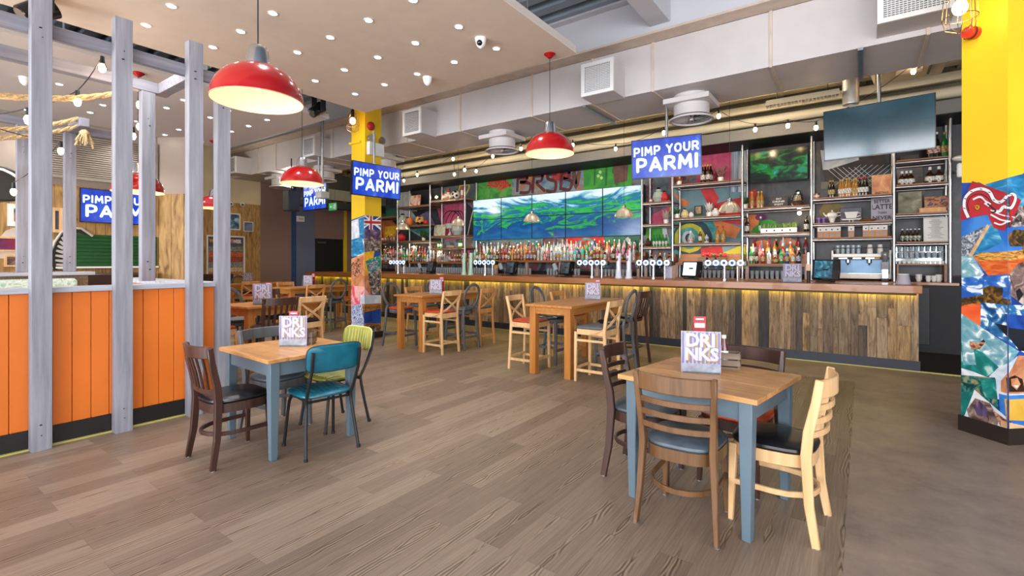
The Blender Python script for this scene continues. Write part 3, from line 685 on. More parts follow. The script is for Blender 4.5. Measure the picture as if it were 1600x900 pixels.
# menus, crates
menup = PICT('menu_paper', [(.3, '#7f7c9c'), (.45, '#9a97b4'), (.55, '#a8a4ba'), (.66, '#9c8a3e')], 5, (14, 14, 1), 2)
menul = M('menu_lettering', '#b4b0c4', .5); menus = M('menu_stripe', '#6b688c', .5); menuy = M('menu_mustard', '#a07a26', .5, 0, .2)
menug = M('menu_lower_grey', '#8d93a0', .5, 0, .4, 20)
redc = M('red_card', '#a81f2c', .4); cratew = WOOD('crate_wood', '#5f5144', '#85725f', 'X', 1, .6)
glass = None
def GLASS(name, col, rough=.03):
    if name in _mats: return _mats[name]
    m, nt, b = nmat(name); b.inputs['Base Color'].default_value = lin(col); b.inputs['Roughness'].default_value = rough
    b.inputs['Transmission Weight'].default_value = .9; b.inputs['IOR'].default_value = 1.3; _mats[name] = m; return m
def menu(label, x, y, z, rz, s=1.0, crate=True):
    t = thing('drinks_menu', label, 'menu', (x, y, z), rz, 'standing drinks menus')
    W_, H_ = .215*s, .24*s; b = MB(); b.box((0, 0, H_/2), (W_, .006, H_), menup); b.obj('card', t)
    b = MB()
    for i in range(10): b.box((-W_/2+W_*(i+.5)/10, -.0033, H_*.6), (W_/20, .0006, H_*.74), menus)
    for (tx, tz, tt, sz) in ((-.045, .185, 'D', .105), (.035, .185, 'RI', .105), (-.05, .105, 'N', .10), (.04, .105, 'KS', .10)):
        for sg in (-1,):
            b.text(tt, sz*s, menul, Matrix.Translation((tx*s, sg*.0036, tz*s)) @ Matrix.Rotation(R(90), 4, 'X'), bold=.035, depth=.0008)
            b.text(tt, sz*s, menuy, Matrix.Translation((tx*s+.010, sg*.0032, tz*s-.009)) @ Matrix.Rotation(R(90), 4, 'X'), bold=.05, depth=.0003)
    b.box((0, -.0035, .028*s), (.213*s, .001, .05*s), menug)
    b.obj('lettering', t)
    b = MB(); b.box((0, .03, .004), (.2*s, .08, .008), GLASS('acrylic', '#e8eef2')); b.obj('acrylic_foot', t)
    return t
def crate(label, x, y, z, rz):
    t = thing('condiment_crate', label, 'crate', (x, y, z), rz, 'wooden condiment crates'); b = MB()
    for zz in (.02, .065): b.bx(-.07, .07, -.05, -.042, zz, zz+.038, cratew); b.bx(-.07, .07, .042, .05, zz, zz+.038, cratew); b.bx(-.07, -.062, -.05, .05, zz, zz+.038, cratew); b.bx(.062, .07, -.05, .05, zz, zz+.038, cratew)
    for a in (-1, 1):
        for c in (-1, 1): b.box((a*.056, c*.036, .053), (.012, .012, .105), cratew)
    b.obj('slats', t, bevel=.001); b = MB(); b.bx(-.065, .065, -.045, .045, 0, .012, cratew); b.obj('base', t)
def redcard(label, x, y, z, rz):
    t = thing('promo_card', label, 'card', (x, y, z), rz, 'red promotional table cards'); b = MB(); b.box((0, 0, .14), (.08, .012, .28), redc); b.obj('card', t)
    b = MB(); b.box((0, -.0065, .22), (.064, .001, .03), white); b.box((0, -.0065, .262), (.05, .001, .01), white); b.ball((.0, -.006, .13), .018, M('orange_ink', '#e0781e')); b.obj('print', t)
def ketchup(label, x, y, z):
    t = thing('ketchup_bottle', label, 'bottle', (x, y, z)); b = MB(); b.lathe([(.001, 0), (.026, 0), (.028, .02), (.028, .11), (.016, .15), (.013, .18), (.001, .18)], M('ketchup_red', '#5a1610', .2, coat=.5), 14); b.obj('body', t)
    b = MB(); b.lathe([(.014, .178), (.015, .2), (.001, .2)], white, 12); b.obj('cap', t); b = MB(); b.lathe([(.0285, .04), (.0285, .1)], white, 14); b.obj('paper_label', t)
sp = atZ(1095, 583, .755)
menu('striped drinks menu standing on the front right low table', sp[0], sp[1]+.0, .755, R(22), 1.08)
cq = atZ(1136, 577, .755); crate('grey wooden condiment crate beside the menu on front right table', cq[0], cq[1]+.05, .755, R(14)); ketchup('ketchup bottle in the condiment crate on front right table', cq[0]-.03, cq[1]+.05, .767)
cq = atZ(1093, 570, .755); redcard('red promotional card behind the menu on front right table', cq[0], cq[1], .80, R(25))
sp = atZ(458, 541, .745); menu('striped drinks menu standing on the left low table', sp[0], sp[1], .745, R(38), 1.05)
crate('small wooden crate behind the menu on the left table', sp[0]+.0, sp[1]+.12, .745, R(38)); redcard('red promotional card behind the menu on left table', sp[0]-.09, sp[1]+.06, .745, R(38))
for u, v, l in ((926, 468, 'on the right high table'), (681, 459, 'on the column high table'), (481, 447.5, 'before the left end of the bar')):
    x, y = atZ(u, v, .90); menu('small striped drinks menu '+l, x, y, .90, R(28), 1.0); redcard('red promotional card beside the menu '+l, x+.02, y+.12, .90, R(25))
x, y = atZ(410, 476, .90); menu('striped drinks menu on the nearer high table behind left table', x, y, .90, R(38), 1.1); redcard('red promotional card beside the menu on the nearer high table', x-.02, y+.09, .90, R(38))
x, y = atZ(387, 443, .90); menu('small striped drinks menu on the farthest high table', x, y, .90, R(38), 1.1)
# ================================================================ BAR
def board_mat():
    m, nt, b = nmat('reclaimed_boards'); L = nt.links
    g = nt.nodes.new('ShaderNodeNewGeometry')
    rp = ramp(nt, [(0, '#57493a'), (.12, '#8c7352'), (.28, '#a08869'), (.42, '#6d5a45'), (.55, '#9c8060'), (.68, '#7e6a50'), (.8, '#a58558'), (.92, '#2e2826'), (1, '#1f1d20')], 'CONSTANT'); L.new(g.outputs['Random Per Island'], rp.inputs[0])
    tc = nt.nodes.new('ShaderNodeTexCoord'); mul = N(nt, 'ShaderNodeMath', operation='MULTIPLY'); mul.inputs[1].default_value = 37; L.new(g.outputs['Random Per Island'], mul.inputs[0])
    ad = N(nt, 'ShaderNodeVectorMath', operation='ADD'); L.new(tc.outputs['Object'], ad.inputs[0]); L.new(mul.outputs[0], ad.inputs[1])
    mp = nt.nodes.new('ShaderNodeMapping'); mp.inputs['Scale'].default_value = (16, 4, 2.2); L.new(ad.outputs[0], mp.inputs['Vector'])
    n1 = N(nt, 'ShaderNodeTexNoise', Scale=1.6, Detail=6.0, Roughness=.65, Distortion=.8); L.new(mp.outputs[0], n1.inputs['Vector'])
    r2 = ramp(nt, [(.32, (.16, .13, .12)), (.45, (.62, .57, .5)), (.6, (1, 1, 1)), (.75, (1.15, 1.1, 1.0))]); L.new(n1.outputs['Fac'], r2.inputs[0])
    mx = N(nt, 'ShaderNodeMix', data_type='RGBA', blend_type='MULTIPLY'); mx.inputs[0].default_value = 1; L.new(rp.outputs[0], mx.inputs[6]); L.new(r2.outputs[0], mx.inputs[7])
    L.new(mx.outputs[2], b.inputs['Base Color']); b.inputs['Roughness'].default_value = .65
    bp = N(nt, 'ShaderNodeBump', Strength=.3, Distance=.005); L.new(n1.outputs['Fac'], bp.inputs['Height']); L.new(bp.outputs[0], b.inputs['Normal'])
    return m
BOARD = board_mat()
bt = WOOD('bar_top_oak', '#8a4f22', '#ad6c36', 'X', .8, .32, coat=.25)
BX0, BX1 = -13.35, .59
t = thing('bar_counter', 'long bar clad in reclaimed vertical boards under a thick oak top with yellow glow', 'bar', (0, 0, 0))
b = MB(); b.bx(BX0, .62, 8.10, 8.95, 1.03, 1.135, bt); b.obj('oak_top', t, bevel=.006)
b = MB(); x = BX0
rb = random.Random(3)
while x < BX1-.01:
    w = min(rb.choice([.065, .085, .1, .12, .14]), BX1-x); cuts = [.145, 1.0]
    if rb.random() < .35: cuts.insert(1, rb.uniform(.35, .85))
    for z0, z1 in zip(cuts, cuts[1:]):
        d = rb.uniform(0, .014); b.bx(x+.0015, x+w-.0015, 8.236-d, 8.27, z0+.001, z1-.001, BOARD)
    x += w
b.obj('board_cladding', t, smooth=False)
b = MB(); b.bx(BX0+.02, BX1-.005, 8.27, 8.9, .0, 1.03, blackp); b.bx(BX1-.02, BX1, 8.235, 8.9, .145, 1.03, WOOD('bar_end_pine', '#8a6a42', '#a9834f', 'Z')); b.obj('carcass', t)
b = MB(); b.bx(BX0, BX1+.02, 8.262, 8.29, 0, .145, M('navy_kick', '#1b2230', .45)); b.bx(BX1+.02, 1.5, 8.30, 8.33, 0, .1, M('navy_kick', '#1b2230', .45)) if False else None; b.obj('kick_board', t)
b = MB(); b.bx(BX0, BX1-.02, 8.17, 8.215, 1.0275, 1.03, EM('yellow_led', '#ffe60c', 17)); b.obj('led_strip', t)
# ---- back bar counter
t = thing('back_bar_counter', 'dark back counter with brown wooden top along the wall behind the bar', 'counter', (0, 0, 0))
b = MB(); b.bx(-13.2, 1.2, 10.02, 10.78, 1.07, 1.115, bt); b.obj('wooden_top', t, bevel=.004)
b = MB(); b.bx(-13.2, 1.5, 10.12, 10.78, 0, 1.07, blackp)
b.obj('carcass', t)
b = MB()
for i in range(14): x = -12.6+i*1.0; b.bx(x-.46, x+.46, 10.1, 10.12, .12, 1.03, blackm)
b.obj('door_fronts', t, bevel=.004)
sh = WOOD('shelf_oak', '#7a4a24', '#a06a38', 'X', .8, .4)
# ---- raised bottle shelf with glass racks below
def riser(x0, x1, zt, lab):
    t = thing('bottle_riser', lab, 'shelf', ((x0+x1)/2, 10.4, 1.117), 0, 'stepped bottle shelves above the glass racks'); w = (x1-x0)/2; h = zt-1.117
    b = MB(); b.bx(-w, w, -.2, .33, h-.05, h, sh); b.obj('front_step', t); b = MB(); b.bx(-w, w, .0, .33, h, h+.09, sh); b.bx(-w, w, .18, .33, h+.09, h+.18, sh); b.obj('rear_steps', t)
    n = max(2, int(2*w/.9)+1)
    for i in range(n): x = -w+.02+(2*w-.04)*i/(n-1); b = MB(); b.bx(x-.03, x+.03, -.19, -.13, 0, h-.05, M('pale_post', '#b09a90', .5)); b.obj('post', t)
risers = [(-12.9, -11.8, 1.43, 'wooden bottle riser at the far left end of the back bar'), (-11.68, -10.36, 1.43, 'wooden bottle riser left of the football shelves'), (-10.25, -9.02, 1.43, 'wooden bottle riser below the football shelf'),
          (-8.88, -3.95, 1.47, 'long wooden bottle riser below the screen wall'), (-3.82, -3.28, 1.42, 'short bottle riser right of the screen wall'), (-3.16, -1.94, 1.42, 'bottle riser below the ring-painted shelves'), (-1.82, -.8, 1.40, 'bottle riser left of the coffee machine')]
for r_ in risers: riser(*r_)
# ---- pipe shelving
PZ = 3.70
def shelving(x0, x1, zs, lab, right=False):
    t = thing('pipe_shelving', lab, 'shelving', (x0, 10.2, 1.116), 0, 'galvanised pipe shelving bays'); w = x1-x0; z0 = 1.116
    for (x, y) in [(0, 0), (0, .5)]+([(w, 0), (w, .5)] if right else []):
        b = MB(); b.cyl((x, y, 0), (x, y, PZ-z0-.015), .024, steel, n=12); b.cyl((x, y, 0), (x, y, .015), .027, steel, n=12); b.cyl((x, y, PZ-z0-.03), (x, y, PZ-z0-.015), .027, steel, n=12)
        for z in zs: b.cyl((x, y, z-z0-.03), (x, y, z-z0+.03), .0268, steel, n=12)
        b.obj('upright_pipe', t)
    for z in zs:
        b = MB(); b.cyl((.0, 0, z-z0), (w-.026, 0, z-z0), .021, steel, n=10); b.cyl((.0, .5, z-z0), (w-.026, .5, z-z0), .021, steel, n=10); b.cyl((.0, 0, z-z0), (.0, .5, z-z0), .018, steel, n=8); b.obj('shelf_pipe', t)
        b = MB(); b.bx(.03, w-.03, -.01, .52, z-z0+.022, z-z0+.045, sh); b.obj('shelf_board', t, bevel=.002)
bays = [(-13.15, -11.73, [2.06, 2.81], 'pipe shelving bay at the far left behind the yellow column', False), (-11.73, -10.31, [2.02, 2.49, 3.08], 'pipe shelving bay with orange round ornaments', False),
        (-10.31, -8.96, [1.79, 2.14, 3.17], 'pipe shelving bay with the football on top', True), (-3.879, -3.218, [1.72, 2.20, 2.67], 'narrow pipe shelving bay right of the screen wall', False),
        (-3.218, -1.88, [1.776, 2.304, 2.99], 'pipe shelving bay before the ring mural', False), (-1.88, -.743, [1.933, 2.418], 'pipe shelving bay under the small wall screen', False),
        (-.743, .419, [1.82, 2.08, 2.53], 'pipe shelving bay above the coffee machine', False), (.419, 1.113, [1.72, 2.187, 2.66, 3.06], 'rightmost pipe shelving bay with cups below', True)]
for a in bays: shelving(*a)
def SZ(z): return z+.047          # top of a shelf board
# ================================================================ MURAL
mur = {}
def pm(name, c, c2=None, sc=4):
    return PICT('mural_'+name, [(.35, c), (.65, c2 or c)], sc, (1, 1, 1), 5, .7, .8)
def P2(u, v, Y=10.78): x, z = atY(u, v, Y); return (x, z)
mb = MB(); layer = [0]
def patch(pts, mat, pix=True):
    layer[0] += 1; y = 10.797-.0006*layer[0]
    q = []
    for p in pts:
        x, z = P2(*p) if pix else p
        q.append((x, y, min(z, 3.70)))
    mb.plate(q, (0, -1, 0), .0004, mat)
def blob(cu, cv, ru, rv, mat, n=16, wob=.15, seed=1):
    rr = random.Random(seed); patch([(cu+ru*math.cos(2*PI*i/n)*(1+rr.uniform(-wob, wob)), cv+rv*math.sin(2*PI*i/n)*(1+rr.uniform(-wob, wob))) for i in range(n)], mat)
def stroke(pts, w, mat):
    """brush stroke through pixel points, width in metres"""
    layer[0] += 1; y = 10.797-.0006*layer[0]; q = []
    P = []
    for k in range(len(pts)-1):      # catmull-rom
        a, b_, c, d = pts[max(k-1, 0)], pts[k], pts[k+1], pts[min(k+2, len(pts)-1)]
        for s in range(4):
            tt = s/4; P.append(tuple(.5*((2*b_[i])+(-a[i]+c[i])*tt+(2*a[i]-5*b_[i]+4*c[i]-d[i])*tt*tt+(-a[i]+3*b_[i]-3*c[i]+d[i])*tt**3) for i in (0, 1)))
    P.append(pts[-1])
    W3 = [Vector((P2(*p)[0], y, min(P2(*p)[1], 3.69))) for p in P]
    vs = []; fs = []
    for i, p in enumerate(W3):
        tdir = (W3[min(i+1, len(W3)-1)]-W3[max(i-1, 0)]).normalized(); nn = Vector((-tdir.z, 0, tdir.x))*w/2
        vs += [p+nn, p-nn]
    for i in range(len(W3)-1): fs.append((2*i, 2*i+1, 2*i+3, 2*i+2))
    mb.add(vs, fs, mat)
gr = pm('green', '#2f8f3a', '#4fae35'); rd = pm('red', '#b3242a', '#d23d3c'); bl = pm('blue', '#4f7f9c', '#7fa7b8'); dk = pm('maroon', '#4a2426', '#6d3230'); sl = pm('slate', '#3e4a55', '#5d6c74')
te = pm('teal', '#2f7d7a', '#62b29f'); ye = pm('yellow', '#a9ab2f', '#d0c23a'); orr = pm('orange', '#cc6a35', '#e58a50'); pk = pm('pink', '#b63a63', '#c85a78'); wh = pm('pale', '#a9b6b8', '#cfd2cf'); bk = pm('black', '#1a1a1f', '#25252b'); br = pm('brown', '#5c4038', '#7a5546')
dsl = pm('dark_slate', '#22262c', '#3b4148', 3)
mb.bx(-13.3, 1.3, 10.797, 10.799, 1.2, 3.70, PICT('mural_ground', [(.25, '#1e2a33'), (.4, '#4a3b46'), (.5, '#5d7d86'), (.58, '#8d4148'), (.68, '#39604c'), (.8, '#b08c60')], 1.3, (1, 1, 1), 6, .7, 2.5))
patch([(590, 290), (690, 278), (690, 410), (590, 410)], dsl)
patch([(616, 290), (640, 286), (662, 330), (625, 330)], wh); patch([(640, 284), (676, 280), (680, 312), (655, 340)], bk); patch([(622, 300), (650, 340), (668, 350), (660, 372), (624, 350)], wh); patch([(648, 340), (668, 330), (680, 352), (668, 365)], pm('lilac', '#6f6a94', '#8d88ad'))
blob(600, 360, 22, 22, orr, seed=2); blob(610, 335, 14, 10, pm('deep_green', '#1c5240', '#2a6a50'), seed=4)
patch([(640, 360), (672, 345), (672, 372)], te); patch([(682, 322), (728, 316), (728, 372), (695, 376)], pk); 
for dx in (0, 7, 14): stroke([(688+dx, 368), (690+dx, 345), (700+dx, 330), (715+dx*.6, 335), (722, 360)], .035, bk)
patch([(728, 316), (742, 330), (742, 372), (727, 372)], bk); stroke([(730, 370), (735, 345), (740, 325)], .03, wh)
patch([(690, 276), (745, 268), (745, 312), (690, 318)], sl); stroke([(716, 300), (722, 282), (733, 290), (727, 305)], .05, ye)
patch([(745, 268), (800, 261), (808, 305), (740, 314)], PICT('mural_green_mix', [(.35, '#1f7a3d'), (.5, '#43a640'), (.6, '#6aa03a'), (.7, '#4f8f8c')], 2.5, dist=2))
for i in range(9): a = i*.7; stroke([(760+i*3, 290-8*math.sin(a)), (765+i*4, 284+6*math.cos(a)), (772+i*3, 292)], .05, rd)
patch([(800, 261), (912, 246), (912, 300), (800, 305)], PICT('mural_sky_mix', [(.35, '#45688a'), (.5, '#7a9aa8'), (.6, '#8a7470'), (.7, '#b8643f')], 1.6, dist=2))
blob(853, 268, 12, 9, orr, seed=8); blob(878, 275, 16, 8, rd, seed=9); blob(828, 272, 8, 8, orr, seed=3)
# big spray lettering: B R S B
stroke([(808, 300), (811, 270), (824, 268), (822, 282), (812, 285), (828, 287), (826, 300), (812, 301)], .085, dk)
stroke([(832, 302), (836, 267), (848, 266), (846, 282), (838, 285), (852, 299)], .085, dk)
stroke([(870, 268), (858, 266), (856, 279), (868, 284), (866, 299), (853, 298)], .09, dk)
stroke([(876, 297), (879, 262), (890, 261), (888, 276), (880, 279), (893, 283), (890, 296), (878, 295)], .085, dk)
stroke([(896, 262), (900, 292), (906, 262)], .12, br)
patch([(912, 246), (988, 236), (988, 292), (912, 300)], gr)
for pts in ([(930, 250), (929, 290)], [(948, 248), (947, 290)], [(962, 250), (958, 270), (967, 272), (963, 290)], [(974, 240), (970, 285)]): stroke(pts, .05, pm('dark_green', '#1f6a35', '#2b7a38'))
patch([(958, 255), (982, 250), (980, 283), (960, 288)], br); 
for (u, v) in ((938, 269), (935, 275), (940, 278)): blob(u, v, 2.3, 2.6, pm('light_green', '#b9d890', '#c8e0a0'), 10, .02)
patch([(988, 280), (1052, 270), (1052, 405), (1001, 405)], PICT('mural_maroon_mix', [(.3, '#2b3a40'), (.45, '#6a3340'), (.55, '#4f7078'), (.65, '#7c3a3a'), (.75, '#57534f')], 1.5, dist=2.5))
patch([(1020, 270), (1045, 266), (1045, 318), (1025, 322)], sl); patch([(1030, 300), (1050, 316), (1062, 334), (1050, 336)], ye); patch([(1020, 335), (1048, 322), (1040, 352), (1015, 350)], pk); patch([(1010, 355), (1040, 352), (1048, 384), (1010, 388)], gr)
stroke([(1038, 355), (1042, 372), (1056, 385)], .1, wh)
patch([(1052, 290), (1165, 278), (1168, 420), (1052, 420)], pm('teal_slate', '#5b7f86', '#7c9aa0', 2))
patch([(1088, 235), (1143, 224), (1143, 285), (1088, 292)], pk); patch([(1143, 224), (1166, 221), (1166, 300), (1143, 300)], PICT('mural_streaks', [(.35, '#4b5a66'), (.5, '#8fa0ab'), (.65, '#c3c6cc')], 2, (12, 1, .6)))
patch([(1092, 292), (1112, 290), (1124, 310), (1112, 330)], rd); patch([(1110, 320), (1160, 308), (1162, 352), (1128, 348)], rd); patch([(1112, 340), (1158, 356), (1150, 372), (1124, 368)], orr); patch([(1050, 300), (1080, 318), (1068, 324)], orr)
blob(1086, 372, 40, 36, te, 24, .03, 5); blob(1082, 372, 31, 29, pm('deep_slate', '#213a44', '#2d4a52'), 24, .03, 6); blob(1078, 372, 24, 23, ye, 24, .03, 7); blob(1077, 372, 16, 17, te, 20, .03, 8); blob(1076, 372, 10, 11, wh, 16, .05, 9); blob(1076, 372, 5, 7, pm('deep_slate', '#213a44', '#2d4a52'), 12, .05, 9)
patch([(1130, 395), (1166, 380), (1166, 420), (1135, 420)], ye); patch([(1095, 388), (1128, 384), (1132, 402), (1098, 405)], rd)
patch([(1166, 221), (1282, 205), (1282, 425), (1166, 425)], PICT('mural_dark_mix', [(.3, '#17181c'), (.5, '#33302f'), (.62, '#4a4340'), (.75, '#5a5248')], 1.6, dist=1.5))
patch([(1168, 300), (1182, 295), (1182, 322), (1168, 325)], rd); blob(1176, 350, 12, 16, orr, seed=21); stroke([(1175, 365), (1195, 348), (1212, 350)], .1, gr); stroke([(1180, 360), (1205, 360), (1225, 352)], .09, gr); blob(1190, 340, 9, 5, pm('purple', '#5a1b4a', '#7b2c62'), seed=22)
blob(1192, 384, 15, 9, orr, 14, .05, 23); blob(1232, 385, 16, 13, pm('peach', '#c97a5a', '#e0a080'), 14, .05, 24); blob(1236, 400, 24, 16, te, 14, .05, 25)
patch([(1282, 205), (1510, 175), (1510, 430), (1282, 430)], PICT('mural_charcoal', [(.35, '#191a1e'), (.55, '#2e2f33'), (.7, '#4a4542')], 1.3, dist=1.5))
patch([(1282, 235), (1340, 240), (1345, 262), (1286, 266)], wh); patch([(1286, 268), (1375, 240), (1390, 262), (1290, 292)], pm('dark_brown', '#2e2725', '#443a35')); patch([(1283, 285), (1370, 280), (1370, 290), (1283, 296)], pm('grey_green', '#6b6a60', '#7f7c6e')); blob(1300, 330, 20, 14, pm('olive', '#6e6238', '#8c7c44'), 14, .1, 31)
patch([(1400, 262), (1440, 258), (1445, 300), (1404, 300)], pm('taupe', '#6e645f', '#8a807a')); patch([(1402, 300), (1444, 296), (1444, 330), (1402, 336)], pm('taupe', '#6e645f', '#8a807a'))
for (x0, v0, x1, v1) in [(1290+i*9, 262, 1330+i*9, 296) for i in range(7)]: stroke([(x0, v0), ((x0+x1)/2, (v0+v1)/2), (x1, v1)], .008, wh)
for (x0, v0, x1, v1) in [(1300+i*9, 294, 1345+i*9, 258) for i in range(7)]: stroke([(x0, v0), ((x0+x1)/2, (v0+v1)/2), (x1, v1)], .008, wh)
# below the screen wall
patch([(740, 374), (850, 371), (850, 410), (740, 410)], PICT('mural_low_a', [(.35, '#1d5560'), (.5, '#3f7f8a'), (.6, '#5a6b72'), (.7, '#8c7a3a')], 2, dist=2)); patch([(885, 371), (945, 370), (945, 408), (890, 408)], rd); stroke([(898, 400), (906, 378), (922, 374), (938, 388)], .06, te); blob(925, 380, 5, 4, wh); patch([(945, 370), (1001, 369), (1001, 408), (950, 408)], pm('low_green', '#1f5a40', '#3a7a60')); stroke([(980, 372), (996, 395)], .09, wh)
o = mb.obj('graffiti_mural', smooth=False); tag(o, 'multi-coloured graffiti mural painted across the wall behind the bar', 'mural')
# ================================================================ SCREENS
def wave_mat():
    m, nt, b = nmat('surf_picture'); L = nt.links
    g = nt.nodes.new('ShaderNodeNewGeometry'); mp = nt.nodes.new('ShaderNodeMapping'); mp.inputs['Scale'].default_value = (.55, 1, 1.7); mp.inputs['Location'].default_value = (3, 0, 0); L.new(g.outputs['Position'], mp.inputs['Vector'])
    n1 = N(nt, 'ShaderNodeTexNoise', Scale=1.5, Detail=7.0, Roughness=.6, Distortion=1.4); L.new(mp.outputs[0], n1.inputs['Vector'])
    sp = nt.nodes.new('ShaderNodeSeparateXYZ'); L.new(g.outputs['Position'], sp.inputs[0])
    mr = N(nt, 'ShaderNodeMapRange'); mr.inputs['From Min'].default_value = 2.0; mr.inputs['From Max'].default_value = 3.2; L.new(sp.outputs['Z'], mr.inputs['Value'])
    a = N(nt, 'ShaderNodeMath', operation='MULTIPLY_ADD'); a.inputs[1].default_value = 1.35; a.inputs[2].default_value = -.67; L.new(n1.outputs['Fac'], a.inputs[0])
    s = N(nt, 'ShaderNodeMath', operation='ADD'); L.new(mr.outputs[0], s.inputs[0]); L.new(a.outputs[0], s.inputs[1])
    r = ramp(nt, [(.0, '#1b6f9c'), (.18, '#0c5a98'), (.33, '#0b4688'), (.385, '#17a04a'), (.405, '#2cc23a'), (.44, '#0b4f90'), (.53, '#0d6f9c'), (.6, '#1fae4a'), (.66, '#35c83a'), (.71, '#128087'), (.78, '#1b78b4'), (.86, '#a8e0ea'), (.93, '#eafcff')]); L.new(s.outputs[0], r.inputs[0])
    b.inputs['Base Color'].default_value = (.01, .01, .012, 1); b.inputs['Roughness'].default_value = .12
    L.new(r.outputs[0], b.inputs['Emission Color']); b.inputs['Emission Strength'].default_value = 1.0
    return m
WAVE = wave_mat()
k = 0
XS = [-9.0+1.0*i for i in range(6)]
for r_ in range(2):
    for c in range(5):
        x0, x1 = XS[c]+.02, XS[c+1]+.012; z0 = 2.035+.57*(1-r_)
        t = thing('video_wall_screen', f'{["upper", "lower"][r_]} row screen of the surf picture wall, {ordn(c)} column from the left', 'screen', ((x0+x1)/2, 10.58, z0), 0, 'screens of the surf video wall')
        w = (x1-x0)/2; b = MB(); b.bx(-w, w, .006, .09, 0, .568, blackp); b.obj('casing', t); b = MB(); b.bx(-w+.010, w-.010, 0, .006, .009, .559, WAVE); b.obj('display', t)
b = MB(); b.bx(-8.9, -4.1, 10.67, 10.795, 2.2, 2.25, blackp); b.bx(-8.9, -4.1, 10.67, 10.795, 2.9, 2.95, blackp); struct('trim_8', b)
bluescreen = None
def tvblue():
    m, nt, b = nmat('blue_advert'); L = nt.links; mp = coords(nt, (1, 1, 1)); n = N(nt, 'ShaderNodeTexNoise', Scale=3.5, Detail=5.0, Distortion=1.0); L.new(mp.outputs[0], n.inputs['Vector'])
    r = ramp(nt, [(.3, '#0b2fae'), (.5, '#1747cf'), (.66, '#2f64de'), (.78, '#6f95ea')]); L.new(n.outputs['Fac'], r.inputs[0]); b.inputs['Base Color'].default_value = (.01, .01, .02, 1); L.new(r.outputs[0], b.inputs['Emission Color']); b.inputs['Emission Strength'].default_value = 1.0; b.inputs['Roughness'].default_value = .2
    return m
TVB = tvblue(); TVW = EM('advert_letters', '#d5e6ff', 1.05)
GLY = {  # chunky block capitals as strokes in a box 1 wide, 1.4 high
 'P': (1, [[(.14, .13), (.14, 1.27), (.55, 1.27), (.8, 1.15), (.86, .93), (.8, .72), (.55, .6), (.14, .6)]]), 'I': (.3, [[(.14, .13), (.14, 1.27)]]),
 'M': (1.25, [[(.14, .13), (.22, 1.27), (.62, .45), (1.02, 1.27), (1.1, .13)]]), 'Y': (1, [[(.12, 1.27), (.5, .68), (.88, 1.27)], [(.5, .68), (.5, .13)]]),
 'O': (1.15, [[(.57, .13), (.25, .28), (.14, .7), (.25, 1.12), (.57, 1.27), (.9, 1.12), (1.0, .7), (.9, .28), (.57, .13)]]), 'U': (1.05, [[(.14, 1.27), (.14, .5), (.28, .2), (.52, .13), (.77, .2), (.9, .5), (.9, 1.27)]]),
 'R': (1.02, [[(.14, .13), (.14, 1.27), (.55, 1.27), (.8, 1.15), (.86, .95), (.8, .76), (.55, .64), (.14, .64)], [(.5, .64), (.9, .13)]]), 'A': (1.15, [[(.13, .13), (.57, 1.27), (1.01, .13)], [(.3, .45), (.84, .45)]]), ' ': (.5, [])}
def block_text(tx, mat, th=.27):
    q = MB(); x = 0
    for ch in tx:
        w, st = GLY[ch]
        for ln in st:
            for (ax, ay), (bx_, by) in zip(ln, ln[1:]):
                d = Vector((bx_-ax, by-ay, 0)).normalized(); n_ = Vector((-d.y, d.x, 0))*th/2; A = Vector((ax+x, ay, 0)); B = Vector((bx_+x, by, 0))
                q.add([A+n_, A-n_, B-n_, B+n_, A+n_+Vector((0, 0, .001)), A-n_+Vector((0, 0, .001)), B-n_+Vector((0, 0, .001)), B+n_+Vector((0, 0, .001))], [(0, 1, 2, 3), (4, 5, 6, 7), (0, 1, 5, 4), (1, 2, 6, 5), (2, 3, 7, 6), (3, 0, 4, 7)], mat)
            for (ax, ay) in ln: q.add([(ax+x+th/2*math.cos(k*PI/4+PI/8), ay+th/2*math.sin(k*PI/4+PI/8), .0012) for k in range(8)], [tuple(range(8))], mat)
        x += w+.17
    return q
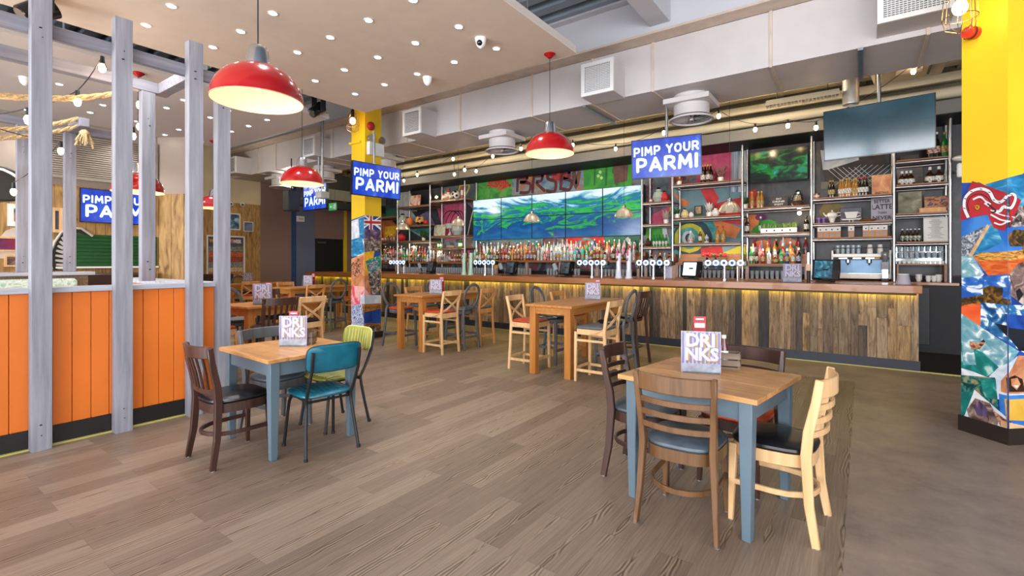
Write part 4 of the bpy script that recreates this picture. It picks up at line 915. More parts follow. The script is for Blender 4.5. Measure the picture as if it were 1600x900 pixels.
def tv(name, label, loc, rz, w, h, pict, tilt=0, text=True, pole=None, wall=False, polex=0):
    """loc = centre of the picture; the picture faces local -Y"""
    t = thing(name, label, 'television', loc, rz); rt = Matrix.Rotation(R(tilt), 4, 'X')
    def ob(b, n, **k):
        b.v = [tuple(rt @ Vector(p)) for p in b.v]; return b.obj(n, t, **k)
    b = MB(); b.bx(-w/2, w/2, .004, .05, -h/2, h/2, blackg); b.bx(-w/4, w/4, .05, .08, -h/4, h/4, blackp)
    for a in ((-w/2, w/2, -h/2, -h/2+.014), (-w/2, w/2, h/2-.01, h/2)): b.bx(a[0], a[1], -.004, .004, a[2], a[3], blackg)
    for s in (-1, 1): b.bx(min(s*w/2, s*(w/2-.01)), max(s*w/2, s*(w/2-.01)), -.004, .004, -h/2, h/2, blackg)
    ob(b, 'casing', smooth=False)
    b = MB(); b.bx(-w/2+.01, w/2-.01, 0, .004, -h/2+.014, h/2-.01, pict); ob(b, 'display')
    if text:
        b = MB(); A = Matrix.Rotation(R(90), 4, 'X')
        for tx, cz, ww, hh, cx0 in (('PIMP YOUR', .21, .93, .235, 0), ('PARMI', -.14, .88, .37, .01)):
            q = block_text(tx, TVW); xs = [p[0] for p in q.v]; ys = [p[1] for p in q.v]; kx = ww*w/(max(xs)-min(xs)); ky = hh*h/(max(ys)-min(ys)); mx_, my_ = (max(xs)+min(xs))/2, (max(ys)+min(ys))/2
            b.add([((p[0]-mx_)*kx+cx0*w, -.0015-p[2], (p[1]-my_)*ky+cz*h+(.03*h*(p[0]-mx_)*kx/w if tx == 'PARMI' else .05*h*(p[0]-mx_)*kx/w)) for p in q.v], q.f, TVW)
        ob(b, 'lettering')
    if pole:
        b = MB(); b.cyl((polex, .1, -h*.1), (polex, .1, pole-loc[2]), .022, steel, n=12); b.bx(polex-.12, polex+.12, .05, .11, -.12, .12, blackm); b.obj('ceiling_pole', t)
    if wall:
        b = MB(); b.bx(-.15, .15, .05, wall, -.12, .12, blackm); b.obj('wall_bracket', t)
tv('hanging_television', 'hanging screen with blue PIMP YOUR PARMI advert in front of the back bar', (-2.32, 7.03, 2.955), R(9.5), .98, .575, TVB, tilt=3, pole=3.80)
tv('hanging_television', 'screen with blue PIMP YOUR PARMI advert hung beside the yellow column', (-6.93, 5.57, 2.86), R(86.2), 1.0, .575, TVB, tilt=3, pole=3.75)
tv('wall_television', 'screen with blue PIMP YOUR PARMI advert on the pine wall behind the posts', (-10.54, 2.86, 2.385), R(90), .98, .57, TVB, wall=.11)
tv('hanging_television', 'far screen with blue PIMP YOUR PARMI advert under the left red lamp', (-9.97, 6.27, 2.88), R(-3), .98, .56, TVB, pole=4.47 if False else 3.80)
offscr = M('off_glass_reflection_tint', '#1e4654', .1, 0, .5, 1.5, spec=.6, coat=.5)  # mottled teal in the base colour stands in for reflections on the glass
tv('hanging_television', 'large switched-off dark screen hung at the right end of the bar', (.146, 8.05, 3.2), R(-6.5), 1.19, .685, offscr, tilt=4, text=False, pole=4.85, polex=.02)
forest = PICT('forest_picture', [(.3, '#02130f'), (.45, '#05281f'), (.52, '#0c5a2a'), (.6, '#16a03a'), (.68, '#0f8fa0'), (.8, '#a0f0f0')], 3.2, (1, 1, 2.2), 6, .15, 1.0, emis=.75)
tv('wall_television', 'small wall screen showing green underwater picture over the pipe shelving', (-1.30, 10.42, 3.265), 0, .97, .6, forest, text=False, wall=.31)
t = thing('wall_speaker', 'dark box speaker left of the far blue screen', 'speaker', (-10.62, 6.1, 2.60)); b = MB(); b.box((0, 0, .22), (.26, .26, .46), M('speaker_black', '#2a2a28', .6)); b.obj('cabinet', t, bevel=.01)
b = MB(); b.box((.0, -.133, .22), (.23, .008, .42), M('speaker_mesh', '#3c3c39', .7, scale=60, var=.4)); b.obj('front_grille', t); b = MB(); b.cyl((0, 0, .45), (0, 0, 1.2), .015, blackm, n=8); b.obj('hanging_rod', t)
# ================================================================ BOTTLES, GLASSES, SHELF THINGS
def bglass(name, col, rough=.12): return M('bottle_'+name, col, rough, 0, .1, 8, coat=.5)
bcols = {'clear': bglass('clear', '#9fb2b8'), 'amber': bglass('amber', '#6a3a18'), 'brown': bglass('brown', '#341a0e'), 'green': bglass('green', '#1c7a3a'), 'dark': bglass('dark', '#10140f'), 'red': bglass('red', '#8e2228'), 'blue': bglass('blue', '#1f3f7a'), 'gold': bglass('gold', '#a5742a'), 'pink': bglass('pink', '#b85a74'), 'white': bglass('white', '#c4cacc'), 'teal': bglass('teal', '#33b0ae')}
labs = [PICT('label_white', [(.42, '#8a8478'), (.5, '#d8d4ca')], 60, rough=.5), PICT('label_red', [(.45, '#8e2a2c'), (.55, '#cfc4b4')], 60), PICT('label_black', [(.5, '#1b1b1d'), (.6, '#a8a498')], 60), PICT('label_gold', [(.45, '#7a5a28'), (.55, '#c0a468')], 60), PICT('label_blue', [(.45, '#2a3f7a'), (.55, '#c0c8d4')], 60), PICT('label_green', [(.45, '#2a5a3c'), (.55, '#d0d0b8')], 60)]
capsM = [M('cap_black', '#161616'), M('cap_red', '#c0262a'), M('cap_gold', '#c9a24c', .3, .6), M('cap_white', '#ecebe6')]
shapes = {'spirit': ([(0, 0), (.036, 0), (.039, .01), (.039, .17), (.034, .195), (.016, .215), (.013, .235), (.013, .265)], .05, .14, .29),
          'square': ([(0, 0), (.042, 0), (.043, .01), (.043, .15), (.03, .175), (.014, .185), (.013, .22)], .035, .125, .245),
          'tall': ([(0, 0), (.032, 0), (.034, .01), (.034, .2), (.014, .25), (.013, .3)], .06, .15, .325),
          'wine': ([(0, 0), (.036, 0), (.037, .01), (.037, .18), (.03, .21), (.014, .24), (.013, .295)], .06, .14, .31),
          'squat': ([(0, 0), (.046, 0), (.05, .02), (.048, .09), (.03, .13), (.014, .145), (.013, .18)], .03, .085, .205),
          'beer': ([(0, 0), (.028, 0), (.03, .01), (.03, .13), (.013, .18), (.012, .22)], .04, .105, .228)}
protos = {}
def bottle_mesh(shape, col, lab, cap):
    key = (shape, col, lab, cap)
    if key in protos: return protos[key]
    prof, l0, l1, top = shapes[shape]; b = MB(); n = 10 if shape != 'square' else 4
    b.lathe([(max(r, .0005), z) for r, z in prof], bcols[col], n)
    rr = max(r for r, z in prof)+.0012; b.lathe([(rr, l0), (rr, l1)], labs[lab], n)
    r0, z0 = prof[-1]; b.lathe([(r0+.003, z0-.012), (r0+.003, top), (.0005, top)], capsM[cap], 8)
    o = b.obj('bottle'); me = o.data; bpy.data.objects.remove(o); protos[key] = me; return me
def bottle(shape, col, lab, cap, loc, label, group, name='liquor_bottle', s=1.0, rz=0):
    o = bpy.data.objects.new(name, bottle_mesh(shape, col, lab, cap)); COL.objects.link(o); o.location = loc; o.scale = (s, s, s); o.rotation_euler = (0, 0, rz+(PI/4 if shape == 'square' else 0))
    return tag(o, label, 'bottle', group)
rb = random.Random(11)
SECT = [  # x0, x1, riser top, name, palette
    (-12.85, -11.85, 1.43, 'far left riser', ['brown', 'amber', 'clear', 'green', 'red']), (-11.6, -10.42, 1.43, 'riser under the orange ornaments', ['amber', 'green', 'clear', 'gold', 'brown', 'red', 'teal', 'blue']),
    (-8.78, -4.05, 1.47, 'riser under the screen wall', None), (-1.74, -.86, 1.40, 'riser under the small wall screen', ['clear', 'white', 'amber', 'green', 'red', 'gold', 'pink', 'blue', 'brown'])]
def pal(x, p, tier):
    if p: return rb.choice(p)
    if x < -7.9: return rb.choice(['green', 'clear', 'clear', 'red', 'white', 'amber'])
    if x < -6.9: return rb.choice(['amber', 'amber', 'brown', 'red', 'gold'])
    if x < -6.5: return rb.choice(['gold', 'amber', 'clear', 'green'])
    if x < -5.6: return rb.choice(['clear', 'clear', 'pink', 'teal', 'white', 'clear'])
    if x < -5.2: return rb.choice(['blue', 'green', 'teal'])
    if x < -4.7: return rb.choice(['gold', 'amber', 'red', 'brown', 'gold'])
    return rb.choice(['brown', 'red', 'amber', 'clear', 'white', 'pink', 'green', 'white'])
for (x0, x1, zt, nm, p) in SECT:
    for tier, (yy, dz, tn) in enumerate([(10.29, 0, 'front'), (10.49, .09, 'middle'), (10.66, .18, 'rear')]):
        x = x0; i = 0
        while x < x1 and i < 78:
            c = pal(x, p, tier); shp = rb.choice(['spirit', 'square', 'tall', 'spirit', 'wine', 'squat'] if tier == 0 else ['spirit', 'tall', 'tall', 'wine'])
            bottle(shp, c, rb.randrange(6), rb.randrange(4), (x, yy+rb.uniform(-.01, .01), zt+dz+.001), f'{c} bottle, {ordn(i)} from left on {tn} step of {nm}', 'bottles on the '+nm, s=rb.uniform(.93, 1.06), rz=rb.uniform(0, 1))
            x += rb.uniform(.088, .108) + (.03 if tier else 0)*1; i += 1
# glasses below the risers
def gl_mesh():
    b = MB(); g = M('drinking_glass', '#9aa6ad', .12, 0, .15, 20, coat=.6); b.lathe([(.0005, .004), (.03, 0), (.032, .03), (.038, .15), (.036, .15), (.03, .03), (.0005, .012)], g, 10); o = b.obj('g'); me = o.data; bpy.data.objects.remove(o); return me
def wg_mesh():
    b = MB(); g = M('drinking_glass', '#9aa6ad'); b.lathe([(.0005, .0), (.034, 0), (.005, .008), (.005, .09), (.035, .13), (.04, .17), (.034, .21), (.032, .21), (.036, .17), (.0005, .1)], g, 10); o = b.obj('g'); me = o.data; bpy.data.objects.remove(o); return me
GL, WG = gl_mesh(), wg_mesh()
def glass_row(x0, x1, y, z, lab, group, mesh=None, step=.085):
    n = int((x1-x0)/step)
    for i in range(n+1):
        o = bpy.data.objects.new('pint_glass' if mesh is None else 'wine_glass', mesh or GL); COL.objects.link(o); o.location = (x0+i*step, y, z); tag(o, lab, 'glass', group)
for x0, x1, nm in [(-11.6, -10.45, 'left of the till'), (-10.1, -9.1, 'below the football shelf'), (-8.75, -7.95, 'at left under the screen wall'), (-7.6, -6.75, 'in the middle under the screen wall'), (-6.3, -5.4, 'right of the middle till'), (-5.1, -4.1, 'behind the white tap towers'), (-2.75, -2.05, 'behind the right tap bar'), (-1.72, -.95, 'under the gin bottles')]:
    glass_row(x0, x1, 10.27, 1.117, 'clear pint glass standing in the rack '+nm, 'pint glasses in the rack '+nm)
# ---- shelf goods
def put(u, Y, zb): x, _ = atY(u, 400, Y); return (x, Y, zb)
YF = 10.36
def row(us, shape, col, lab, cap, z, where, name='liquor_bottle', s=1.0, Y=YF):
    for i, u in enumerate(us):
        n = len(us); q = f'{ordn(i)} from left ' if n > 1 else ''
        bottle(shape, col, lab, cap, put(u, Y, z), f'{col} {"glass "}bottle, {q}{where}', 'bottles '+where, name, s)
row([1098, 1106], 'wine', 'brown', 0, 2, SZ(2.99), 'on the top shelf beside the hanging screen', 'wine_bottle', 1.2)
row([1102, 1110.5], 'wine', 'dark', 0, 2, SZ(2.99), 'in back pair, top shelf by hanging screen', 'wine_bottle', 1.3, Y=10.52)
row([1021.5, 1026, 1031, 1036, 1041], 'wine', 'green', 0, 0, SZ(1.72), 'on the lowest shelf right of the screen wall', 'wine_bottle', .8)
row([1079], 'squat', 'clear', 1, 3, SZ(1.776), 'before the painted rings', s=1.25); row([1094], 'spirit', 'amber', 0, 2, SZ(1.776), 'right of the painted rings', s=.95); row([1104], 'squat', 'white', 2, 0, SZ(1.776), 'beside the amber bottle by the rings'); row([1121, 1130], 'spirit', 'gold', 3, 1, SZ(1.776), 'at the right of the ring shelf', s=1.15)
row([1167], 'spirit', 'dark', 0, 0, SZ(1.933), 'left of the herb planter', s=1.1); row([1188.5], 'tall', 'green', 0, 3, SZ(1.933), 'green one left of the herb planter'); row([1260], 'spirit', 'dark', 0, 0, SZ(1.933), 'with diamond label right of the herb planter', s=1.05)
row([1175, 1185, 1190], 'wine', 'gold', 3, 2, SZ(2.418), 'left of the small slate sign', 'wine_bottle', 1.05)
row([1297, 1301], 'wine', 'dark', 3, 2, SZ(2.53), 'in the left pair on the champagne shelf', 'champagne_bottle', 1.0); row([1313, 1317], 'wine', 'gold', 0, 2, SZ(2.53), 'in the second group on the champagne shelf', 'champagne_bottle', 1.0); row([1323, 1327], 'wine', 'gold', 0, 2, SZ(2.53), 'in the third group on the champagne shelf', 'champagne_bottle', 1.05); row([1334, 1338], 'wine', 'gold', 3, 2, SZ(2.53), 'in the fourth group on the champagne shelf', 'champagne_bottle', 1.0); row([1343, 1348, 1353], 'wine', 'dark', 0, 1, SZ(2.53), 'left of the postcard picture', 'wine_bottle', 1.05)
row([1409.5, 1416.5, 1423], 'squat', 'brown', 0, 3, SZ(2.66), 'in the left trio on the cider shelf', 'beer_bottle', 1.15); row([1453, 1467], 'squat', 'brown', 0, 3, SZ(2.66), 'in the right pair on the cider shelf', 'beer_bottle', 1.3)
row([1410, 1417.5, 1423, 1430, 1436], 'beer', 'brown', 5, 3, SZ(1.72), 'left of the white notice', 'beer_bottle', .95)
row([1455, 1463], 'wine', 'dark', 1, 3, SZ(3.06), 'beside the right end of the dark screen', 'champagne_bottle', 1.35); row([1476], 'wine', 'green', 3, 2, SZ(3.06), 'rightmost on the highest shelf', 'champagne_bottle', 1.3)
for (u0, u1, nn, zz, lbl, cols) in [(598, 616, 5, SZ(2.06), 'on the shelf just right of the column', ['red', 'gold', 'amber']), (1003, 1012, 2, SZ(1.72), 'at the left end of the lowest narrow shelf', ['dark'])]:
    for i in range(nn): bottle('squat', cols[i % len(cols)], i % 6, i % 4, put(u0+(u1-u0)*i/(nn-1), YF, zz), f'{cols[i % len(cols)]} squat bottle, {ordn(i)} from left {lbl}', 'bottles '+lbl)
def sframe(name, label, u0, u1, z, h, pict, fr, lines=(), ink=None, depth=.02, Y=YF+.1, cat='picture', fw=.02, tilt=6):
    (x0, _), (x1, _) = atY(u0, 400, Y), atY(u1, 400, Y); w = x1-x0
    t = thing(name, label, cat, ((x0+x1)/2, Y, z)); rt = Matrix.Rotation(R(-tilt), 4, 'X')
    def ob(b, n):
        b.v = [tuple(rt @ Vector(p)) for p in b.v]; return b.obj(n, t, smooth=False)
    b = MB()
    for a in ((-w/2, w/2, 0, fw), (-w/2, w/2, h-fw, h), (-w/2, -w/2+fw, fw, h-fw), (w/2-fw, w/2, fw, h-fw)): b.bx(a[0], a[1], -depth/2, depth/2, a[2], a[3], fr)
    ob(b, 'frame'); b = MB(); b.bx(-w/2+fw, w/2-fw, -.003, depth/2-.002, fw, h-fw, pict); ob(b, 'print')
    if lines:
        b = MB(); n = len(lines)
        for (tx, zf, sz, wd) in lines:
            m = Matrix.Translation((0, -.0045, h*zf)) @ Matrix.Rotation(R(90), 4, 'X'); q = MB(); q.text(tx, sz, ink, m, bold=.02, depth=.0008)
            xs = [v[0] for v in q.v]; kx = wd*w/max(max(xs)-min(xs), .001); mid = (max(xs)+min(xs))/2
            q.v = [((v[0]-mid)*kx, v[1], v[2]) for v in q.v]; b.add(q.v, q.f, ink)
        ob(b, 'lettering')
    return t
inkb = M('ink_black', '#1a1a1e'); inkw = M('ink_white', '#e8e6e0'); slatec = M('slate_board', '#4a4540', .7, 0, .15)
paper = M('white_paper', '#e6e2da', .6, 0, .02); lilac = M('lilac_board', '#a9a3ad', .6, 0, .06)
sframe('latte_sign', 'pale sign reading BETTER LATTE THAN NEVER above the coffee bags', 1361, 1396, SZ(2.08), .42, lilac, lilac, [('BETTER', .83, .085, .72), ('LATTE', .6, .12, .92), ('THAN', .36, .06, .4), ('NEVER', .15, .09, .85)], inkb, cat='sign')
sframe('cup_picture', 'small framed picture of a white coffee cup on the teapot shelf', 1312, 1347, SZ(2.08), .27, M('slate_picture', '#6a6a72', .6), blackm, cat='picture', fw=.008)
t = thing('mug_silhouette', 'white cup cut-out standing before the small dark picture', 'ornament', put(1330, YF+.02, SZ(2.08)+.045)); b = MB(); b.plate([(-.12, 0, 0), (.12, 0, 0), (.15, 0, .02), (-.15, 0, .02)], (0, 1, 0), .01, paper); b.plate([(-.07, 0, .03), (.07, 0, .03), (.1, 0, .14), (-.1, 0, .14)], (0, 1, 0), .01, paper); b.obj('cup', t); b = MB(); b.tube([(.09, .005, .12), (.135, .005, .11), (.13, .005, .07), (.08, .005, .05)], .008, paper, 6); b.obj('handle', t); b = MB(); b.bx(-.03, -.02, -.01, .02, -.045, 0, paper); b.bx(.02, .03, -.01, .02, -.045, 0, paper); b.obj('feet', t)
sframe('postcard_picture', 'orange vintage postcard picture at the right of the champagne shelf', 1362, 1393, SZ(2.53), .36, PICT('postcard', [(.3, '#b0603a'), (.5, '#e0a070'), (.65, '#f0cf9a'), (.8, '#d98a5a')], 4, dist=1), M('postcard_edge', '#caa070'), [('GREETINGS', .12, .05, .7)], inkb, fw=.012)
sframe('landscape_painting', 'dim landscape painting leaning on the right shelving', 1403, 1441, SZ(2.187), .38, PICT('landscape', [(.3, '#3e4030'), (.5, '#7a7458'), (.65, '#a8a494'), (.8, '#8a8a90')], 3, (1, 1, 2)), M('old_frame', '#6b5844'), fw=.006)
sframe('crowd_photo', 'photo of a crowd under a purple sky on the right shelving', 1444, 1483, SZ(2.187)+.04, .24, PICT('crowd', [(.3, '#2a1a1a'), (.42, '#7a3a26'), (.52, '#c98a5a'), (.6, '#3a2a3a'), (.72, '#7a78c0')], 11, (1, 1, 1.4)), M('old_frame', '#6b5844'), fw=.006, Y=YF+.12)
t = thing('wooden_plaque', 'small light wooden plaque in front of the crowd photo', 'plaque', put(1457, YF-.05, SZ(2.187))); b = MB(); b.box((0, 0, .04), (.33, .03, .08), beech2); b.obj('block', t, bevel=.004); b = MB(); b.text('LIVE', .05, inkb, Matrix.Translation((0, -.016, .04)) @ Matrix.Rotation(R(90), 4, 'X'), depth=.0005) if False else b.bx(-.06, .06, -.0165, -.0155, .03, .05, M('brass_plate', '#a8782c', .4, .5)); b.obj('nameplate', t)
t = sframe('white_notice', 'white printed notice in clear stand on the rightmost shelving', 1443, 1481, SZ(1.72), .40, paper, paper, (), cat='notice', fw=.006); b = MB()
for i in range(13): zz = .35-.024*i; wl = [.10, .16, .15, .06][i % 4] if i < 3 else rb.uniform(.1, .2); b.bx(-wl/2, wl/2, -.006, -.005, zz-.003, zz+.003, M('notice_ink', '#5a5a66'))
b.obj('printed_lines', t)
sframe('slate_sign', 'small dark slate sign with white writing under the small wall screen', 1203, 1231, SZ(2.418), .21, slatec, slatec, [('EAT', .8, .045, .3), ('DRINK', .55, .05, .7), ('ENJOY', .3, .045, .5)], inkw, fw=.01, cat='sign')
sframe('grey_sign', 'low grey sign board on the highest right shelf below dark screen', 1407, 1436, SZ(3.06), .11, slatec, slatec, fw=.006, cat='sign')
sframe('portrait_frame', 'small dark portrait frame on the middle ring-mural shelf', 1085, 1097, SZ(2.304)+.06, .19, PICT('portrait', [(.4, '#3a2a1c'), (.6, '#c9a878')], 6), blackm, fw=.018)
sframe('green_book_stand', 'pale green cookbook standing on the football bay shelf', 678, 695, SZ(2.14), .34, PICT('book_cover', [(.35, '#c08a80'), (.5, '#cdd8b8'), (.65, '#8fa880')], 5), paper, fw=.01, cat='book')
sframe('people_photo', 'pale photo print leaning at the upper left shelf', 640, 656, SZ(3.08), .36, PICT('people', [(.35, '#b5482f'), (.5, '#e8cdb6'), (.7, '#efe8e0')], 5), beech, fw=.008)
sframe('yellow_poster', 'yellow-orange poster on the shelf right of the column', 600, 618, SZ(2.06), .50, PICT('yposter', [(.3, '#d98a12'), (.5, '#f0c828'), (.7, '#c84a20')], 4), orr, fw=.01, Y=10.6)
# coffee bags
t0 = None
for i, u in enumerate([1282, 1291, 1300, 1309, 1330, 1353, 1362, 1372, 1381.5]):
    lb = f'orange coffee bag with white label, {ordn(i)} from left on the bag shelf'
    if i == 0:
        t0 = thing('coffee_bag', lb, 'coffee bag', put(u, YF-.05, SZ(1.82)), 0, 'orange coffee bags above the coffee machine'); b = MB(); b.bx(-.046, .046, -.03, .03, 0, .20, M('orange_bag', '#c8803a', .5)); b.obj('bag', t0, bevel=.006)
        b = MB(); b.bx(-.043, .043, -.0315, -.03, .11, .19, paper); b.bx(-.024, .024, -.0315, -.03, .03, .085, M('grey_print', '#8a8f98')); b.bx(-.012, .012, -.0322, -.0315, .13, .15, inkb); b.obj('label_print', t0)
    else: dup(t0, lb, put(u, YF-.05, SZ(1.82)))
# teapot, tins, cups, dishes
cer = M('white_ceramic', '#ece9e2', .2, 0, .02, coat=.5)
t = thing('teapot', 'white ceramic teapot on a saucer beside the cup picture', 'teapot', put(1300, YF, SZ(2.08))); b = MB(); b.lathe([(.0005, .08), (.05, .08), (.085, .12), (.08, .17), (.04, .2), (.012, .205), (.014, .225), (.0005, .23)], cer, 18); b.obj('body', t); b = MB(); b.tube([(.075, 0, .18), (.125, 0, .18), (.125, 0, .13), (.08, 0, .12)], .009, cer, 6); b.obj('handle', t); b = MB(); b.tube([(-.07, 0, .12), (-.11, 0, .15), (-.13, 0, .19)], .014, cer, 6, scales=[1.3, 1, .7]); b.obj('spout', t); b = MB(); b.lathe([(.03, 0), (.045, .05), (.05, .08), (.0005, .08)], cer, 14); b.obj('stand_cup', t)
for i, u in enumerate((1279.5, 1287)):
    t = thing('round_tin', ['purple round tin at the left end of the teapot shelf', 'purple round tin just left of the teapot'][i], 'tin', put(u, YF-.05, SZ(2.08))); b = MB(); b.lathe([(.0005, 0), (.045, 0), (.045, .09), (.0005, .095)], M('purple_tin', '#4a2a66', .35, 0, .3, 20), 16); b.obj('body', t); b = MB(); b.lathe([(.047, .075), (.047, .095), (.0005, .097)], M('tin_lid', '#7a5a96', .35), 16); b.obj('lid', t)
t = thing('oval_dish', 'shallow wooden dish at the right of the teapot shelf', 'dish', put(1356, YF-.08, SZ(2.08))); b = MB(); b.lathe([(.0005, .01), (.08, .0), (.13, .03), (.12, .035), (.07, .012)], sh, 20); b.obj('bowl', t); 
# espresso machine
t = thing('espresso_machine', 'white two-group espresso machine on the right back counter', 'coffee machine', (-.03, 10.42, 1.117)); ivory = M('ivory_enamel', '#e2d8c6', .3, coat=.4)
b = MB(); b.bx(-.42, .42, -.14, .25, .03, .12, ivory); b.bx(-.42, .42, .05, .25, .12, .45, M('machine_blue_steel', '#5d7890', .3, .5)); b.bx(-.42, -.39, -.14, .25, .12, .52, ivory); b.bx(.39, .42, -.14, .25, .12, .52, ivory); b.bx(-.40, .40, -.16, .25, .40, .46, ivory); b.obj('body', t, bevel=.006)
b = MB(); b.bx(-.39, .39, -.15, -.13, .36, .40, blackm)
for x in (-.25, -.05, .13): b.bx(x-.06, x+.06, -.155, -.15, .37, .39, chrome)
b.bx(.2, .26, -.156, -.15, .365, .395, M('amber_badge', '#d08a12')); b.obj('control_panel', t)
for x in (-.18, .12): b = MB(); b.cyl((x, -.06, .36), (x, -.06, .3), .035, chrome, n=14); b.bar([(x, -.06, .3), (x, -.2, .28)], .025, .025, blackm); b.cyl((x, -.06, .3), (x, -.06, .26), .012, chrome, n=8); b.obj('group_head', t)
b = MB(); 
for s in (-1, 1): b.tube([(s*.33, -.14, .34), (s*.34, -.17, .25), (s*.35, -.15, .17)], .006, chrome, 6)
b.obj('steam_wand', t); b = MB(); b.bx(-.38, .38, -.14, .05, .12, .125, chrome); b.obj('drip_tray', t); b = MB()
for x in (-.36, .36): b.cyl((x, -.1, 0), (x, -.1, .03), .02, blackm); b.cyl((x, .2, 0), (x, .2, .03), .02, blackm)
b.obj('foot', t); b = MB(); b.tube([(-.4, -.15, .56), (.4, -.15, .56)], .007, chrome, 6); b.obj('cup_rail', t)
glass_row(-.36, .0, 10.38, 1.117+.462, 'clear glass stored on top of the coffee machine', 'glasses on top of the coffee machine', step=.075)
def cup_mesh(r=.04, h=.06):
    b = MB(); b.lathe([(.0005, .0), (r*.6, 0), (r, h), (r*.9, h), (r*.55, .006), (.0005, .006)], cer, 12); b.tube([(r*.85, 0, h*.8), (r*1.4, 0, h*.7), (r*1.3, 0, h*.35), (r*.75, 0, h*.3)], .004, cer, 5); o = b.obj('c'); me = o.data; bpy.data.objects.remove(o); return me
CUP = cup_mesh()
def cup(loc, lab, grp, s=1, name='coffee_cup', rz=0):
    o = bpy.data.objects.new(name, CUP); COL.objects.link(o); o.location = loc; o.scale = (s, s, s); o.rotation_euler = (0, 0, rz); tag(o, lab, 'cup', grp)
paperc = MB(); paperc.lathe([(.0005, .1), (.028, .1), (.042, 0), (.044, 0), (.03, .102), (.0005, .103)], paper, 12); o = paperc.obj('c'); PC = o.data; bpy.data.objects.remove(o)
for st, (x, n) in enumerate(((.1, 4), (.24, 4))):
    for i in range(n): o = bpy.data.objects.new('paper_cup', PC); COL.objects.link(o); o.location = (x, 10.38, 1.117+.462+.018*i); tag(o, ['white paper cup in the left upside-down stack on the coffee machine', 'white paper cup in the right upside-down stack on the coffee machine'][st], 'cup', ['left stack of paper cups', 'right stack of paper cups'][st])
t = thing('coffee_grinder', 'coffee grinder with clear hopper right of the coffee machine', 'grinder', (.29+.19, 10.45, 1.117)) if False else thing('coffee_grinder', 'coffee grinder with clear hopper right of the coffee machine', 'grinder', (.40-.1+.2-.02+.0-.1, 10.32, 1.117))
t.location = (.36, 10.33, 1.117) if False else (.30, 10.20, 1.117)
b = MB(); b.bx(-.05, .05, -.06, .06, 0, .04, blackm); b.bx(-.045, .045, .0, .06, .04, .2, chrome); b.bx(-.05, .05, -.06, .06, .2, .32, M('grinder_grey', '#8a8488', .4)); b.obj('body', t, bevel=.004); b = MB(); b.lathe([(.03, .32), (.055, .42), (.055, .48), (.05, .49), (.0005, .49)], M('hopper_clear', '#6c6a68', .1, coat=.5), 14); b.obj('hopper', t)
# right bay: cup rack
t = thing('cup_rack', 'lit wooden glass and cup rack at the right end of the back bar', 'rack', (.766, 10.45, 1.117)); b = MB()
b.bx(-.31, .31, -.18, .2, .27, .29, sh); b.bx(-.31, -.285, -.18, .2, 0, .27, sh); b.bx(.285, .31, -.18, .2, 0, .27, sh); b.bx(-.31, .31, -.02, .2, .38, .39, sh); b.bx(-.31, .31, .05, .2, .49, .50, sh); b.obj('frame', t)
b = MB(); b.bx(-.31, .31, .2, .21, .27, .58, M('mirror_panel', '#bfd8e0', .1, .8)); b.obj('mirror_back', t)
for i in range(10): cup((.766-.27+.06*i, 10.33, 1.117+.291), 'white espresso cup standing in the row on the cup rack', 'espresso cups in the rack row', .75, rz=-1)
for r_, (yy, zz) in enumerate(((10.48, .392), (10.58, .502))):
    for i in range(8): o = bpy.data.objects.new('small_tumbler', GL); COL.objects.link(o); o.location = (.766-.26+.074*i, yy, 1.117+zz); o.scale = (.75, .75, .5 if r_ else .6); tag(o, ['small tumbler on the lower step of the lit cup rack', 'small tumbler on the upper step of the lit cup rack'][r_], 'glass', ['tumblers on lower step of cup rack', 'tumblers on upper step of cup rack'][r_])
for i, (dx, s) in enumerate(((-.02, 1.2), (.1, 1.0), (.17, 1.0), (.23, 1.2))):
    for k in range(2): cup((.766+dx, 10.4, 1.117+.062*k*s*.6), f'white cup, {["lower", "upper"][k]} one of the {ordn(i)} stack under the cup rack', 'stacked cups under the rack', s, rz=-1)
# ornaments on shelves (each its own little thing)
def orn(name, cat, lab, u, z, fn, Y=YF):
    t = thing(name, lab, cat, put(u, Y, z)); fn(t); return t
def f_ball(t):
    b = MB(); b.ball((0, 0, .13), .13, paper, 16); o = b.obj('ball', t); b = MB()
    for (a, e) in ((-1.57, .1), (-.9, .6), (-2.3, .5), (-.6, -.3), (-2.5, -.35), (-1.57, -.7), (-1.4, 1.0)):
        n_ = Vector((math.cos(a)*math.cos(e), math.sin(a)*math.cos(e), math.sin(e))); q = n_.to_track_quat('Z', 'Y').to_matrix(); c = Vector((0, 0, .13))+n_*.126
        b.add([tuple(q @ Vector((.042*math.cos(k*2*PI/5), .042*math.sin(k*2*PI/5), 0))+c) for k in range(5)]+[tuple(n_*.006+c)], [(0, 1, 5), (1, 2, 5), (2, 3, 5), (3, 4, 5), (4, 0, 5)], blackp)
    b.obj('black_panels', t)
orn('football', 'football', 'white and black football on the high shelf left of the screen wall', 712, SZ(3.17), f_ball)
tinr = M('red_tin', '#b5362f', .4)
def f_tin(c, h=.16, r=.04):
    def g(t):
        b = MB(); b.lathe([(.0005, 0), (r, 0), (r, h), (.0005, h)], c, 12); b.obj('body', t); b = MB(); b.lathe([(r*1.01, h*.3), (r*1.01, h*.7)], paper, 12); b.obj('band', t)
    return g
for i, u in enumerate((693.5, 697, 700.5, 704)): orn('red_tin', 'tin', f'red tin with pale band, {ordn(i)} from left beside the football', u, SZ(3.17), f_tin(tinr if i % 2 == 0 else M('gold_tin', '#a08a3a', .4), .2+.06*(i % 3), .045))
orn('red_tin', 'tin', 'tall red tin right of the football', 722, SZ(3.17), f_tin(tinr, .34, .04))
